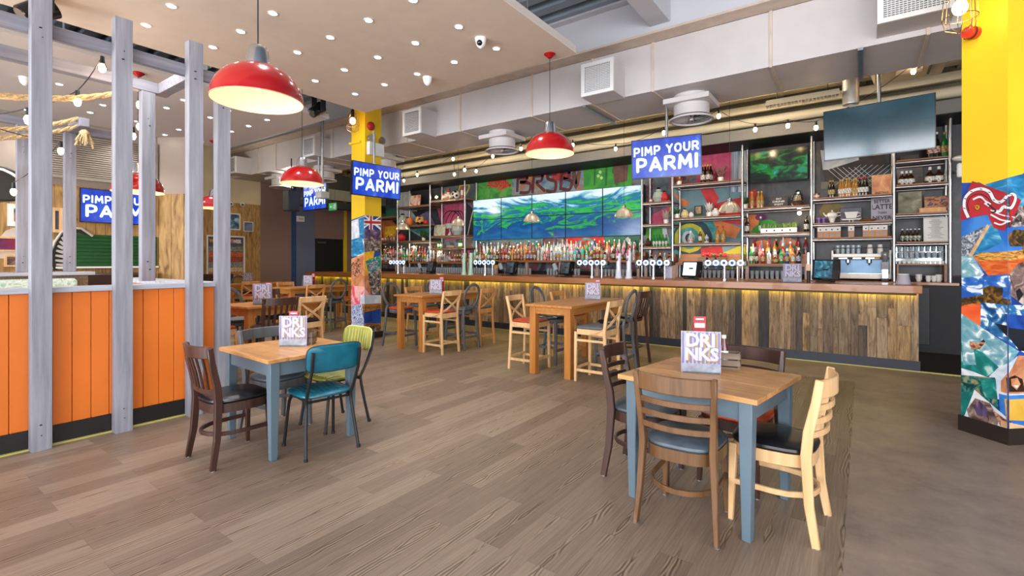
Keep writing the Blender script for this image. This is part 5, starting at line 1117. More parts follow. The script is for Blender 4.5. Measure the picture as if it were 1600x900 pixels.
orn('orange_globe', 'ornament', 'orange round ornament on the left pipe shelving', 640, SZ(2.49), lambda t: (MB().ball((0, 0, .13), .13, orr, 14).obj('globe', t), MB().cyl((0, 0, 0), (0, 0, .02), .07, blackm).obj('base', t)))
orn('patterned_ball', 'ornament', 'dark patterned ball ornament right of the orange one', 656, SZ(2.49), lambda t: (MB().ball((0, 0, .15), .15, PICT('patball', [(.4, '#1a1018'), (.5, '#8a2030'), (.6, '#d0b060')], 9, voro=True), 14).obj('globe', t), MB().cyl((0, 0, 0), (0, 0, .02), .08, blackm).obj('base', t)))
orn('red_ball', 'ornament', 'small red ball beside the dark patterned ball', 665.5, SZ(2.49), lambda t: MB().ball((0, 0, .08), .08, rd, 12).obj('globe', t))
def f_jar(c=cer, s=1.0):
    def g(t):
        b = MB(); b.lathe([(.0005, 0), (.07*s, 0), (.11*s, .08*s), (.08*s, .18*s), (.045*s, .2*s), (.05*s, .23*s), (.0005, .23*s)], c, 16); b.obj('body', t)
        b = MB(); b.lathe([(.05*s, .23*s), (.03*s, .26*s), (.0005, .27*s)], chrome, 12); b.obj('lid', t)
    return g
gj = M('glass_jar', '#a8b4ac', .12, coat=.7)
orn('glass_jar', 'jar', 'round glass jar above the red cloth at the left shelving', 629, SZ(2.49)-.0, f_jar(gj, 1.5)); orn('glass_jar', 'jar', 'large glass jar at the right of the football bay', 715, SZ(2.14), f_jar(gj, 1.6)); orn('fruit_bowl', 'bowl', 'glass bowl of orange fruit in the football bay', 703, SZ(2.14)+.0, lambda t: (MB().lathe([(.0005, .2), (.03, .2), (.02, .1), (.08, 0), (.0005, 0)], gj, 12).obj('foot', t), MB().ball((0, 0, .26), .12, orr, 12, .7).obj('fruit', t), MB().lathe([(.13, .2), (.15, .34), (.14, .34)], gj, 16).obj('rim', t)))
orn('red_bag', 'bag', 'red cloth bag on the lower left shelf', 627, SZ(2.02), lambda t: (MB().ball((0, 0, .12), .16, rd, 12, .75).obj('body', t), MB().tube([(-.06, 0, .22), (0, 0, .3), (.06, 0, .22)], .012, rd, 6).obj('handle', t)))
def leaves(n, r, h, c, sd=1, w=.03):
    def g(t):
        rr = random.Random(sd); b = MB()
        for i in range(n):
            a = rr.uniform(0, 2*PI); l = rr.uniform(.6, 1)*r; z0 = rr.uniform(0, h*.5); p0 = Vector((math.cos(a)*l*.2, math.sin(a)*l*.2, z0+.05)); p1 = Vector((math.cos(a)*l, math.sin(a)*l, z0+rr.uniform(.3, 1)*h)); s = Vector((-math.sin(a), math.cos(a), 0))*w
            mid = (p0+p1)/2+Vector((0, 0, .03)); b.add([p0, mid+s, p1, mid-s], [(0, 1, 2, 3)], c)
        b.obj('foliage', t); q = MB(); q.lathe([(.0005, 0), (.05, 0), (.06, .09), (.0005, .09)], cer, 12); q.obj('pot', t)
    return g
lf = M('leaf_green', '#3f6b2c', .6, 0, .3, 12); lf2 = M('leaf_pale', '#b8c4a0', .6, 0, .2, 12)
orn('potted_plant', 'plant', 'green potted plant on the lower left pipe shelf', 662, SZ(2.02), leaves(40, .16, .24, lf, 2)); orn('white_flowers', 'plant', 'white flowering pot on the ring bay middle shelf', 1108, SZ(2.304), leaves(40, .12, .22, paper, 3, .02)); orn('red_flowers', 'plant', 'pinkish flower bunch at the right of the top shelf by the hanging screen', 1126, SZ(2.99), leaves(60, .17, .24, M('flower_pink', '#b07a78', .7), 4, .02)); orn('succulent', 'plant', 'small plants at the left end of the ring bay middle shelf', 1058, SZ(2.304), leaves(30, .1, .16, lf, 5, .02)); orn('coral_ornament', 'ornament', 'white coral-like ornament on the narrow middle shelf', 1041, SZ(2.20), leaves(46, .13, .22, M('coral_white', '#cdb9a8', .7), 6, .02))
orn('garlic_ornament', 'ornament', 'pale gourd ornament beside the small plants', 1070, SZ(2.304), f_jar(M('gourd', '#d8c890', .5), .75)); orn('small_vase', 'vase', 'small pale vase left of the portrait frame', 1080, SZ(2.304), f_jar(cer, .5)); orn('small_vase', 'vase', 'small pale vase right of the white flowers', 1118, SZ(2.304), f_jar(cer, .7)); orn('pottery_jug', 'jug', 'tall white carafe beside the red object, narrow top shelf', 1029, SZ(2.67), f_jar(gj, 1.2)); orn('red_toy', 'toy', 'red rounded toy on the narrow top shelf', 1038, SZ(2.67), f_jar(rd, .9)); orn('pink_candle', 'candle', 'small pink candle on the narrow top shelf', 1017, SZ(2.67), f_tin(pk, .1, .035)); orn('skull_cup', 'cup', 'dark round cup at left of the wine row', 1012.5, SZ(1.72), f_jar(M('dark_brown_cup', '#3a2418', .4), .7))
orn('orange_cluster', 'ornament', 'cluster of orange and red flowers on the top left corner of ring bay', 1061, SZ(2.99)-.0, leaves(60, .15, .13, orr, 9, .025)); orn('steel_jug', 'jug', 'polished steel jug at right under the small wall screen', 1247, SZ(2.418), f_jar(chrome, 1.1)); orn('steel_cup', 'cup', 'small steel cup left of the steel jug', 1240, SZ(2.418), f_tin(chrome, .2, .04)); orn('copper_cup', 'cup', 'copper cup at the left end of champagne shelf', 1276, SZ(2.53), f_tin(M('copper', '#b8683a', .3, .9), .09, .045)); orn('felt_plant', 'plant', 'dark plant at the left edge of gin shelf', 1163, SZ(2.418)-.0, leaves(24, .1, .24, lf, 12))
t = thing('herb_planter', 'long white planter of green herbs above the gin bottles', 'planter', put(1217, YF, SZ(1.933))); b = MB(); b.bx(-.3, .3, -.06, .06, 0, .09, cer); b.obj('trough', t, bevel=.005); b = MB(); rr = random.Random(4)
for i in range(260): x = rr.uniform(-.29, .29); y = rr.uniform(-.05, .05); b.add([(x, y, .08), (x+.012, y+.005, .13), (x+rr.uniform(-.02, .02), y, .13+rr.uniform(.02, .07)), (x-.012, y, .12)], [(0, 1, 2, 3)], lf if rr.random() < .6 else M('herb_lime', '#7f9a3a', .6, 0, .2))
b.obj('herbs', t); b = MB()
for i in range(4): b.bx(-.2+.13*i-.012, -.2+.13*i+.012, -.0615, -.06, .03, .06, inkb)
b.obj('printed_marks', t)
# crates of fruit on the ring bay lower area
for i, u in enumerate((1100, 1113, 1127)):
    t = thing('fruit_crate', f'brown crate with red produce, {ordn(i)} from left on the ring bay riser', 'crate', put(u, 10.4, 1.421)); b = MB(); b.bx(-.1, .1, -.08, .08, 0, .1, cratew); b.obj('box', t); b = MB(); rr = random.Random(i)
    for k_ in range(10): b.ball((rr.uniform(-.08, .08), rr.uniform(-.06, .06), .12+rr.uniform(0, .06)), .03, rd if rr.random() < .7 else lf, 8)
    b.obj('produce', t)
orn('stacked_plates', 'plates', 'stack of white plates on lower shelf of football bay', 704, SZ(1.79), lambda t: [MB().lathe([(.0005, .012*i), (.1, .012*i), (.13, .012*i+.01), (.0005, .012*i+.004)], cer, 18).obj('plate', t) for i in range(5)])
for i, u in enumerate((685, 689, 718, 721)): bottle('spirit', 'green', 5, 0, put(u, YF, SZ(1.79)), f'green bottle, {ordn(i)} from left on the plate shelf', 'green bottles on the plate shelf', s=.85)
for i in range(12): bottle(rb.choice(['squat', 'spirit']), rb.choice(['clear', 'white', 'pink', 'amber']), rb.randrange(6), rb.randrange(4), (-10.2+.098*i, 10.4, 1.431), f'decanter-like bottle, {ordn(i)} from left on the riser below the football', 'bottles on the riser below the football')
for i in range(5): bottle('squat', ['dark', 'clear', 'brown', 'clear', 'amber'][i], i, i % 4, (-3.75+.1*i, 10.4, 1.421), f'squat bottle, {ordn(i)} from left on the short riser', 'bottles on the short riser')
# ---- bar top equipment
def taps(u, label, us):
    (x, _) = atY(u, 430, 8.55); t = thing('beer_tap_bar', label, 'beer tap', (x, 8.55, 1.136)); w = .34
    b = MB(); b.cyl((0, 0, 0), (0, 0, .27), .028, chrome, n=14); b.cyl((0, 0, 0), (0, 0, .02), .05, chrome, n=14); b.obj('column', t); b = MB(); b.cyl((.19, .03, 0), (.19, .03, .25), .012, chrome, n=8); b.obj('side_pipe', t)
    b = MB(); b.bx(-w, w, -.03, .05, .235, .315, blackg); b.plate([(-w, -.03, .235), (-w+.1, -.03, .235), (-w+.05, -.03, .17)], (0, 1, 0), .06, blackg); tb = b.obj('tap_beam', t, bevel=.006)
    for i in range(5):
        xx = -.25+.125*i; b = MB(); b.cyl((xx, -.045, .285), (xx, -.03, .285), .05, EM('badge_glow_'+str(i % 2), ['#dfeaff', '#9dbcf5'][i % 2], 1.6), n=18); b.cyl((xx, -.047, .285), (xx, -.045, .285), .026, M('badge_print_'+str(i % 3), ['#3a4a6a', '#8a8f98', '#2a3a8a'][i % 3]), n=12); b.obj('lit_badge', tb)
        b = MB(); b.cyl((xx, .0, .235), (xx, -.03, .19), .009, chrome, n=8); b.obj('spout', tb)
for u, l in ((622, 'row of lit beer taps nearest the yellow column'), (758, 'row of lit beer taps left of the middle till'), (925, 'row of lit beer taps just left of the white tap towers'), (1021, 'row of lit beer taps left of the pale till screen'), (1132, 'row of lit beer taps right of the pale till screen')): taps(u, l, 5)
def tower(u, label, cm, h=.46):
    (x, _) = atY(u, 430, 8.5); t = thing('tap_tower', label, 'beer tap', (x, 8.5, 1.136)); b = MB(); b.lathe([(.0005, 0), (.07, 0), (.07, .012), (.055, .03), (.042, .18), (.045, h*.8), (.055, h), (.0005, h)], cm, 18); b.obj('column', t); b = MB(); b.cyl((0, -.04, h*.8), (0, -.1, h*.7), .012, chrome, n=8); b.obj('spout', t); b = MB(); b.bar([(0, -.05, h*.9), (0, -.07, h*1.12)], .03, .014, M('pink_tap_handle', '#d85a80')); b.obj('handle', t)
frost = M('frosted_white', '#dfe4ee', .25, 0, .1, 14, coat=.4); tower(966.5, 'left white conical frosted tap tower', frost); tower(982.5, 'right white conical frosted tap tower', frost)
gtop = M('green_white_tap', '#bfe8cc', .3); tower(725, 'slim pale green tap tower left of the screen wall', gtop, .5); tower(735.5, 'second slim pale green tap tower left of the screen wall', gtop, .5)
def till(u, label, front=True, w=.36, scr=None, s=1.0):
    (x, _) = atY(u, 430, 8.75); t = thing('till_terminal', label, 'till', (x, 8.7, 1.136), R(-14)); b = MB(); b.bx(-.1, .1, -.08, .1, 0, .02, blackp); b.bx(-.04, .04, .0, .06, .02, .2, blackp); b.obj('stand', t, bevel=.004)
    rt = Matrix.Rotation(R(-12), 4, 'X'); b = MB(); b.bx(-w/2, w/2, -.03, .02, .03, .31*s, blackg); b.v = [tuple(rt @ Vector(p)) for p in b.v]; b.obj('housing', t, bevel=.006)
    b = MB(); b.bx(-w/2+.03, w/2-.09, -.036, -.03, .06, .29*s, scr); b.v = [tuple(rt @ Vector(p)) for p in b.v]; b.obj('customer_display', t)
scr1 = PICT('till_blue', [(.35, '#0b2a3a'), (.5, '#1f7a9a'), (.62, '#5fc0d8'), (.75, '#0f3a55')], 6, dist=2, emis=.8); scr2 = EM('till_pale', '#cfe8ee', .9); scr3 = PICT('till_grey', [(.4, '#2a3038'), (.6, '#5a6a78')], 5)
till(1290, 'till with teal picture on its display at the right end of bar', scr=scr1, s=1.1); till(1081, 'till with pale lit display between two tap bars', scr=scr2); till(886, 'till with grey display left of the white tap towers', scr=scr3); till(800, 'dark till under the left of the screen wall', scr=scr3); till(675, 'dark till right of the first tap bar', scr=scr3)
b = MB(); (x, _) = atY(1411, 440, 8.5); t = thing('paper_cup_stack', 'white upturned cup-shaped pot near the right end of the bar top', 'pot', (x, 8.45, 1.136)); b.lathe([(.0005, .14), (.06, .14), (.085, 0), (.0005, 0)], lilac, 20); b.obj('body', t); b = MB(); b.lathe([(.062, .132), (.062, .142), (.0005, .143)], paper, 20); b.obj('lid', t)
x, _ = atY(1263, 440, 8.5); t = thing('single_tap', 'slim black and steel tap left of the teal till', 'beer tap', (x, 8.5, 1.136)); b = MB(); b.cyl((0, 0, 0), (0, 0, .17), .02, blackm); b.obj('column', t); b = MB(); b.bx(-.03, .03, -.03, .03, .17, .27, beech); b.obj('badge_block', t, bevel=.004); b = MB(); b.bar([(0, 0, .27), (0, 0, .44)], .025, .02, chrome); b.obj('handle', t)
x, _ = atY(1238, 440, 8.3); menu('large pale drinks menu standing on the bar beside the single tap', x, 8.3, 1.136, R(20), 1.15)
x, _ = atY(1040, 440, 8.55); t = thing('menu_holder', 'wooden menu holder behind the right tap bar on the bar', 'menu', (x, 8.75, 1.136), R(20)); b = MB(); b.bx(-.1, .1, -.02, .02, 0, .24, sh); b.obj('board', t); b = MB(); b.bx(-.09, .05, -.03, -.021, .01, .22, menup); b.obj('card', t)
# pump clip cards: two yellow cards by the taps
for u, l in ((632, 'yellow card hanging beside the first tap bar'), (775, 'yellow card hanging beside the second tap bar')):
    x, _ = atY(u, 430, 8.6); t = thing('yellow_card', l, 'card', (x, 8.6, 1.136)); b = MB(); b.bx(-.05, .05, -.003, .003, .16, .33, M('yellow_card', '#c8962a', .5)); b.obj('card', t); b = MB(); b.cyl((0, .01, 0), (0, .01, .2), .006, chrome, n=6); b.obj('stem', t)
for i, (u, l) in enumerate(((784, 'card reader stand left of the dark till'), (869, 'card reader stand left of the grey till'), (657, 'card reader stand beside the first till'))):
    x, _ = atY(u, 430, 8.5); t = thing('card_reader', l, 'card reader', (x, 8.5, 1.136)); b = MB(); b.tube([(.02, 0, 0), (.05, 0, .08), (.0, 0, .17)], .014, blackp, 6); b.cyl((.02, 0, 0), (.02, 0, .01), .05, blackp); b.obj('stand', t); b = MB(); b.box((-.02, -.01, .2), (.08, .03, .14), M('reader_grey', '#9aa2a8', .4), rot=Matrix.Rotation(R(-25), 3, 'Y')); b.obj('reader', t, bevel=.004)
# ================================================================ COLLAGE COLUMNS
def pc(name, stops, sc=9, st=(1, 1, 1), **k): return PICT('photo_'+name, stops, sc, st, 6, .35, k.get('d', 1.0))
ph = {
 'sky': pc('sky', [(.4, '#1b5fb8'), (.6, '#3f86d0')], 3), 'cloud': pc('cloud', [(.42, '#1c56a8'), (.55, '#3a7ac4'), (.6, '#dfe8ef')], 7, (1, 1, 2)),
 'sea': pc('sea', [(.35, '#0f5a8c'), (.55, '#2384b4'), (.7, '#7ac0d4')], 6, (1, 1, 2)), 'teal': pc('teal', [(.4, '#0a6a66'), (.55, '#1b8f86'), (.68, '#bfe0d8')], 9), 'foam': pc('foam', [(.4, '#5e9aa8'), (.55, '#8ab4bc'), (.68, '#eef4f2')], 13),
 'wave': pc('wave', [(.4, '#0c3f6e'), (.52, '#2f7ab0'), (.58, '#e8f0f4')], 9), 'sand': pc('sand', [(.4, '#c79a6a'), (.6, '#e2bd8c')], 8), 'red': pc('red_earth', [(.4, '#c2501f'), (.6, '#e0773a')], 8, (1, 1, 3)),
 'grass': pc('dry_grass', [(.4, '#8a5a26'), (.5, '#c98a3a'), (.6, '#e0ac5a')], 16, (1, 1, 4)), 'tree': pc('tree', [(.4, '#2a2414'), (.55, '#6a4a22'), (.66, '#a0742e')], 26), 'reef': pc('reef', [(.4, '#0d3b3a'), (.5, '#1f7a74'), (.6, '#b0843a'), (.7, '#2aa8a0')], 16),
 'rock': pc('rock', [(.4, '#2a2628'), (.52, '#7a6c66'), (.66, '#c9beb6')], 18), 'koala': pc('koala', [(.4, '#4a3836'), (.55, '#8a7268'), (.7, '#c8b4a8')], 13), 'black': pc('black', [(.4, '#0c0e14'), (.6, '#1d222c')], 5),
 'navy': pc('navy', [(.4, '#12357c'), (.6, '#1f4fa8')], 4), 'city': pc('city', [(.42, '#4a525c'), (.52, '#8a929a'), (.6, '#c8ccd0')], 40, (1, 1, 1)), 'pale': pc('pale', [(.4, '#b9c6d4'), (.6, '#e6ecf0')], 5), 'orange': pc('orange', [(.4, '#e0552a'), (.6, '#f0703a')], 3),
 'skin': pc('skin', [(.4, '#b06a44'), (.6, '#d89a70')], 5), 'hair': pc('hair', [(.4, '#1d1210'), (.6, '#3c261c')], 20, (1, 1, .5)), 'rede': pc('ochre_red', [(.4, '#a3202a'), (.6, '#b92c34')], 3), 'white': pc('white', [(.4, '#e6e6ea'), (.6, '#f4f4f6')], 3), 'yel': pc('sign_yellow', [(.4, '#d8a63a'), (.6, '#e4b64c')], 3),
 'pink': pc('pink', [(.4, '#d88a9a'), (.5, '#f0c0b8'), (.6, '#e0506a')], 4), 'purple': pc('dusk', [(.4, '#3a2c50'), (.55, '#6a5a80'), (.65, '#c88a6a')], 8), 'crowd': pc('crowd', [(.4, '#2a1c20'), (.5, '#a05a3a'), (.6, '#d8b08a'), (.7, '#3a5a8a')], 22), 'fig': pc('painted_figures', [(.38, '#1b3a9a'), (.48, '#e6eef6'), (.56, '#2aa0d0'), (.66, '#d83a6a')], 14, d=2), 'yell': pc('kangaroo_yellow', [(.4, '#d89a1a'), (.6, '#f0b92e')], 4), 'brown': pc('brown_hill', [(.4, '#7a4a24'), (.6, '#b4773c')], 10, (1, 1, 3))}
def clip(poly, s0, s1):
    def cl(P, f, g):
        out = []
        for i in range(len(P)):
            a, b_ = P[i-1], P[i]; ia, ib = f(a), f(b_)
            if ia != ib:
                tt = (g-a[0])/(b_[0]-a[0]); out.append((g, a[1]+(b_[1]-a[1])*tt))
            if ib: out.append(b_)
        return out
    P = cl(poly, lambda p: p[0] >= s0, s0)
    return cl(P, lambda p: p[0] <= s1, s1) if P else []
def wrapcol(corners, px, patches, par, name, zmax, zmin=.05):
    """corners: A,B,C xy of two faces meeting at B; patches given in photo pixels on the faces."""
    A, B, C = [Vector((*c, 0)) for c in corners]; L1 = (B-A).length; L2 = (C-B).length
    d1, d2 = (B-A).normalized(), (C-B).normalized(); n1 = Vector((d1.y, -d1.x, 0)); n2 = Vector((d2.y, -d2.x, 0))
    def unproject(u, v):
        r = Vector((*_ray(u), 0))
        # try face 1 then face 2: solve t*r = P + s*d
        for P0, d, L, base in ((A, d1, L1, 0), (B, d2, L2, L1)):
            det = r.x*(-d.y)+r.y*d.x
            t = (P0.x*(-d.y)+P0.y*d.x)/det; s = (r.x*P0.y-r.y*P0.x)/det
            if base == 0 and s > L: continue
            return (base+s, H-(v-408)*t/761)
    mbb = MB(); k = 0
    for pts, mt in patches:
        q = []
        for (u, v) in pts: q.append(unproject(u, v))
        # densify not needed: planar faces
        k += 1; off = .0008*k/4+.0005
        for base, P0, d, nn, L in ((0, A, d1, n1, L1), (L1, B, d2, n2, L2)):
            c = clip([(s, min(max(z, zmin), zmax)) for s, z in q], base, base+L)
            if len(c) >= 3: mbb.plate([P0+d*(s-base)+nn*off+Vector((0, 0, z)) for s, z in c], nn, .0002, ph[mt])
    return mbb.obj(name, par, smooth=False), unproject, (A, B, C, d1, d2, n1, n2, L1)
# right column (stands diamond-wise to the room)
t = thing('wall_column', 'bright yellow column at the right edge wrapped in a collage of outback and beach photos', 'column', (0, 0, 0))
CA = (.69, 5.65); CBc = (.93, 5.41); CC = (1.19, 5.65); CD = (.94, 5.9)
b = MB(); b.slab([CA, CBc, CC, CD], 0, 5.05, yellow); b.obj('shaft', t, smooth=False)
b = MB(); cx_, cy_ = .94, 5.655; b.slab([((x-cx_)*1.1+cx_, (y-cy_)*1.1+cy_) for x, y in (CA, CBc, CC, CD)], 0, .13, M('dark_plinth', '#231c18', .5)); b.obj('plinth', t, smooth=False)
RP = [([(1500, 286), (1530, 285), (1560, 300), (1600, 270), (1640, 262), (1640, 700), (1500, 700)], 'navy'), ([(1540, 288), (1568, 280), (1640, 258), (1640, 352), (1560, 352)], 'sea'), ([(1575, 325), (1640, 315), (1640, 355), (1575, 355)], 'rock'),
 ([(1503, 365), (1640, 350), (1640, 400), (1503, 430)], 'sky'), ([(1540, 370), (1640, 352), (1640, 400), (1550, 400)], 'sky'), ([(1518, 398), (1640, 386), (1640, 420), (1530, 412)], 'grass'), ([(1522, 402), (1580, 408), (1600, 400), (1600, 430), (1545, 432)], 'red'), ([(1525, 395), (1600, 392), (1600, 404), (1530, 408)], 'grass'),
 ([(1574, 368), (1585, 358), (1600, 360), (1620, 372), (1610, 385), (1578, 385)], 'tree'), ([(1597, 380), (1600, 380), (1600, 396), (1598, 396)], 'tree'),
 ([(1500, 350), (1548, 330), (1567, 379), (1500, 410)], 'sea'), ([(1500, 344), (1548, 330), (1554, 347), (1500, 372)], 'sky'), ([(1500, 372), (1545, 350), (1520, 390), (1508, 405), (1500, 405)], 'city'), ([(1543, 352), (1548, 352), (1520, 400), (1510, 405)], 'sand'),
 ([(1500, 400), (1520, 400), (1538, 428), (1535, 434), (1500, 436)], 'foam'), ([(1503, 434), (1577, 428), (1580, 480), (1503, 488)], 'cloud'), ([(1503, 466), (1540, 460), (1578, 468), (1578, 482), (1503, 486)], 'tree'), ([(1536, 450), (1548, 446), (1568, 450), (1566, 472), (1538, 474)], 'tree'), ([(1503, 478), (1520, 474), (1570, 478), (1570, 486), (1503, 488)], 'red'),
 ([(1578, 425), (1590, 412), (1640, 395), (1640, 478), (1600, 478), (1578, 462)], 'koala'), ([(1586, 455), (1592, 450), (1598, 460), (1590, 472)], 'black'),
 ([(1500, 480), (1533, 476), (1533, 509), (1503, 496)], 'orange'), ([(1533, 472), (1640, 478), (1640, 560), (1600, 552), (1533, 509)], 'wave'), ([(1555, 505), (1640, 515), (1640, 552), (1592, 548)], 'black'), ([(1570, 490), (1640, 496), (1640, 520), (1575, 512)], 'navy'),
 ([(1500, 488), (1591, 549), (1568, 576), (1540, 590), (1500, 578)], 'foam'), ([(1500, 530), (1530, 545), (1563, 575), (1540, 589), (1500, 580)], 'teal'), ([(1503, 520), (1522, 545), (1526, 570), (1506, 570)], 'foam'), ([(1516, 533), (1530, 536), (1538, 530), (1541, 535), (1532, 545), (1518, 546)], 'crowd'),
 ([(1503, 575), (1520, 580), (1545, 590), (1560, 575), (1588, 556), (1592, 620), (1503, 620)], 'pale'), ([(1556, 600), (1568, 576), (1588, 560), (1640, 556), (1640, 616), (1560, 614)], 'pale'), ([(1565, 595), (1590, 555), (1640, 560), (1640, 615), (1565, 612)], 'skin'), ([(1573, 590), (1584, 586), (1596, 592), (1600, 612), (1575, 612)], 'hair'), ([(1578, 592), (1588, 590), (1593, 600), (1587, 609), (1579, 602)], 'skin'), ([(1582, 602), (1590, 602), (1587, 606)], 'white'),
 ([(1503, 586), (1556, 590), (1562, 645), (1503, 660)], 'reef'), ([(1532, 590), (1557, 592), (1560, 625), (1540, 620)], 'teal'), ([(1503, 612), (1522, 612), (1515, 650), (1503, 660)], 'teal'),
 ([(1562, 615), (1640, 614), (1640, 700), (1565, 700)], 'sky'), ([(1524, 609), (1574, 652), (1568, 675), (1508, 654)], 'pale'), ([(1512, 640), (1525, 622), (1548, 630), (1562, 655), (1560, 674), (1515, 656)], 'koala'), ([(1522, 634), (1532, 626), (1545, 640), (1542, 652), (1528, 648)], 'purple'), ([(1552, 640), (1580, 660), (1582, 676), (1565, 675)], 'crowd'), ([(1565, 655), (1600, 665), (1600, 690), (1565, 690)], 'sand'),
 ([(1571, 623), (1640, 620), (1640, 658), (1574, 656)], 'yel')]
o, unp, fr_ = wrapcol([CA, CBc, CC], None, RP, t, 'photo_collage', 2.2, .13)
A_, B_, C_, d1_, d2_, n1_, n2_, L1_ = fr_
def onface(u, v, off=.014):
    s, z = unp(u, v)
    P = (A_+d1_*s+n1_*off) if s <= L1_ else (B_+d2_*(s-L1_)+n2_*off)
    return P+Vector((0, 0, z))
# red aboriginal-style print: red sheet with a curled white and black outlined animal
b = MB()
def sheet(pts, mt, off=.0125):
    q = [unp(*p) for p in pts]
    for base, P0, d, nn, L in ((0, A_, d1_, n1_, L1_), (L1_, B_, d2_, n2_, fr_[2] and (C_-B_).length)):
        c = clip(q, base, base+L)
        if len(c) >= 3: b.plate([P0+d*(s-base)+nn*off+Vector((0, 0, z)) for s, z in c], nn, .0002, mt)
def line(pts, w, mt, off, close=False):
    P = []
    n = len(pts); rg = range(n if close else n-1)
    for k_ in rg:
        g = lambda i: pts[i % n] if close else pts[min(max(i, 0), n-1)]
        a, b_, c, d = g(k_-1), g(k_), g(k_+1), g(k_+2)
        for s in range(4):
            tt = s/4; P.append(tuple(.5*((2*b_[i])+(-a[i]+c[i])*tt+(2*a[i]-5*b_[i]+4*c[i]-d[i])*tt*tt+(-a[i]+3*b_[i]-3*c[i]+d[i])*tt**3) for i in (0, 1)))
    P.append(pts[0] if close else pts[-1])
    for p, q in zip(P, P[1:]):
        a, c = onface(*p, off), onface(*q, off); dd = c-a
        if dd.length < 1e-5: continue
        dd.normalize(); sx = unp(*p)[0]; nn = n1_ if sx <= L1_ else n2_; sd = dd.cross(nn)*w/2
        b.add([a+sd, c+sd+dd*w*.2, c-sd+dd*w*.2, a-sd], [(0, 1, 2, 3)], mt)
sheet([(1521, 283), (1593, 313), (1571, 361), (1555, 356), (1545, 335), (1520, 340), (1503, 345), (1503, 325)], ph['rede'])
body = [(1515, 340), (1509, 325), (1510, 310), (1520, 299), (1535, 295), (1548, 300), (1555, 312), (1564, 316), (1572, 311), (1577, 304), (1583, 306), (1583, 314), (1577, 325), (1570, 323), (1564, 330), (1555, 330)]
line(body, .032, ph['black'], .0131); line(body, .024, ph['white'], .0135)
line([(1516, 330), (1514, 318), (1520, 307), (1532, 303), (1544, 308), (1552, 318)], .006, ph['black'], .0138); line([(1523, 313), (1533, 309), (1540, 315), (1548, 320)], .03, ph['white'], .0137); line([(1523, 315), (1533, 311), (1540, 317)], .018, ph['rede'], .0140)
line([(1526, 322), (1529, 321), (1532, 323), (1530, 327), (1527, 325)], .012, ph['yell'], .0143, True); line([(1526, 322), (1529, 319), (1534, 323), (1530, 329), (1525, 326)], .004, ph['black'], .0146, True)
line([(1545, 318), (1552, 324), (1558, 330), (1552, 332)], .012, ph['black'], .0144); line([(1575, 310), (1580, 312), (1577, 320), (1573, 318)], .006, ph['rede'], .0145, True)
line([(1550, 328), (1562, 334), (1582, 340)], .008, ph['white'], .0141); line([(1550, 335), (1565, 343), (1575, 346), (1566, 351), (1556, 348)], .012, ph['white'], .0141)
for i in range(9):
    a_ = body[1+i]; line([(a_[0]-1.5, a_[1]), (a_[0]+1.5, a_[1]+1)], .006, ph['black'], .0147)
o2 = b.obj('kangaroo_style_print' if False else 'red_art_print', t, smooth=False)
b = MB(); p0 = onface(1574, 640, .0135); mt = Matrix((( d2_.x, 0, n2_.x, 0), (d2_.y, 0, n2_.y, 0), (0, 1, 0, 0), (0, 0, 0, 1)))
for tx, v, s in (('ROAD TRAIN', 628, .042), ('53.5 METRES', 640, .036), ('ALL ROADS', 646.5, .034), ('900 KM', 654, .04)):
    p = onface(1574, v, .0138); b.text(tx, s, inkb, Matrix.Translation(p) @ mt, depth=.0004, align='LEFT', bold=.01)
p = onface(1573, 634, .0138)
for i in range(4): q = p+d2_*(.035+.055*i); b.plate([q, q+d2_*.045, q+d2_*.045+Vector((0, 0, .022)), q+Vector((0, 0, .022))], n2_, .0004, inkb)
b.obj('road_sign_lettering', t)
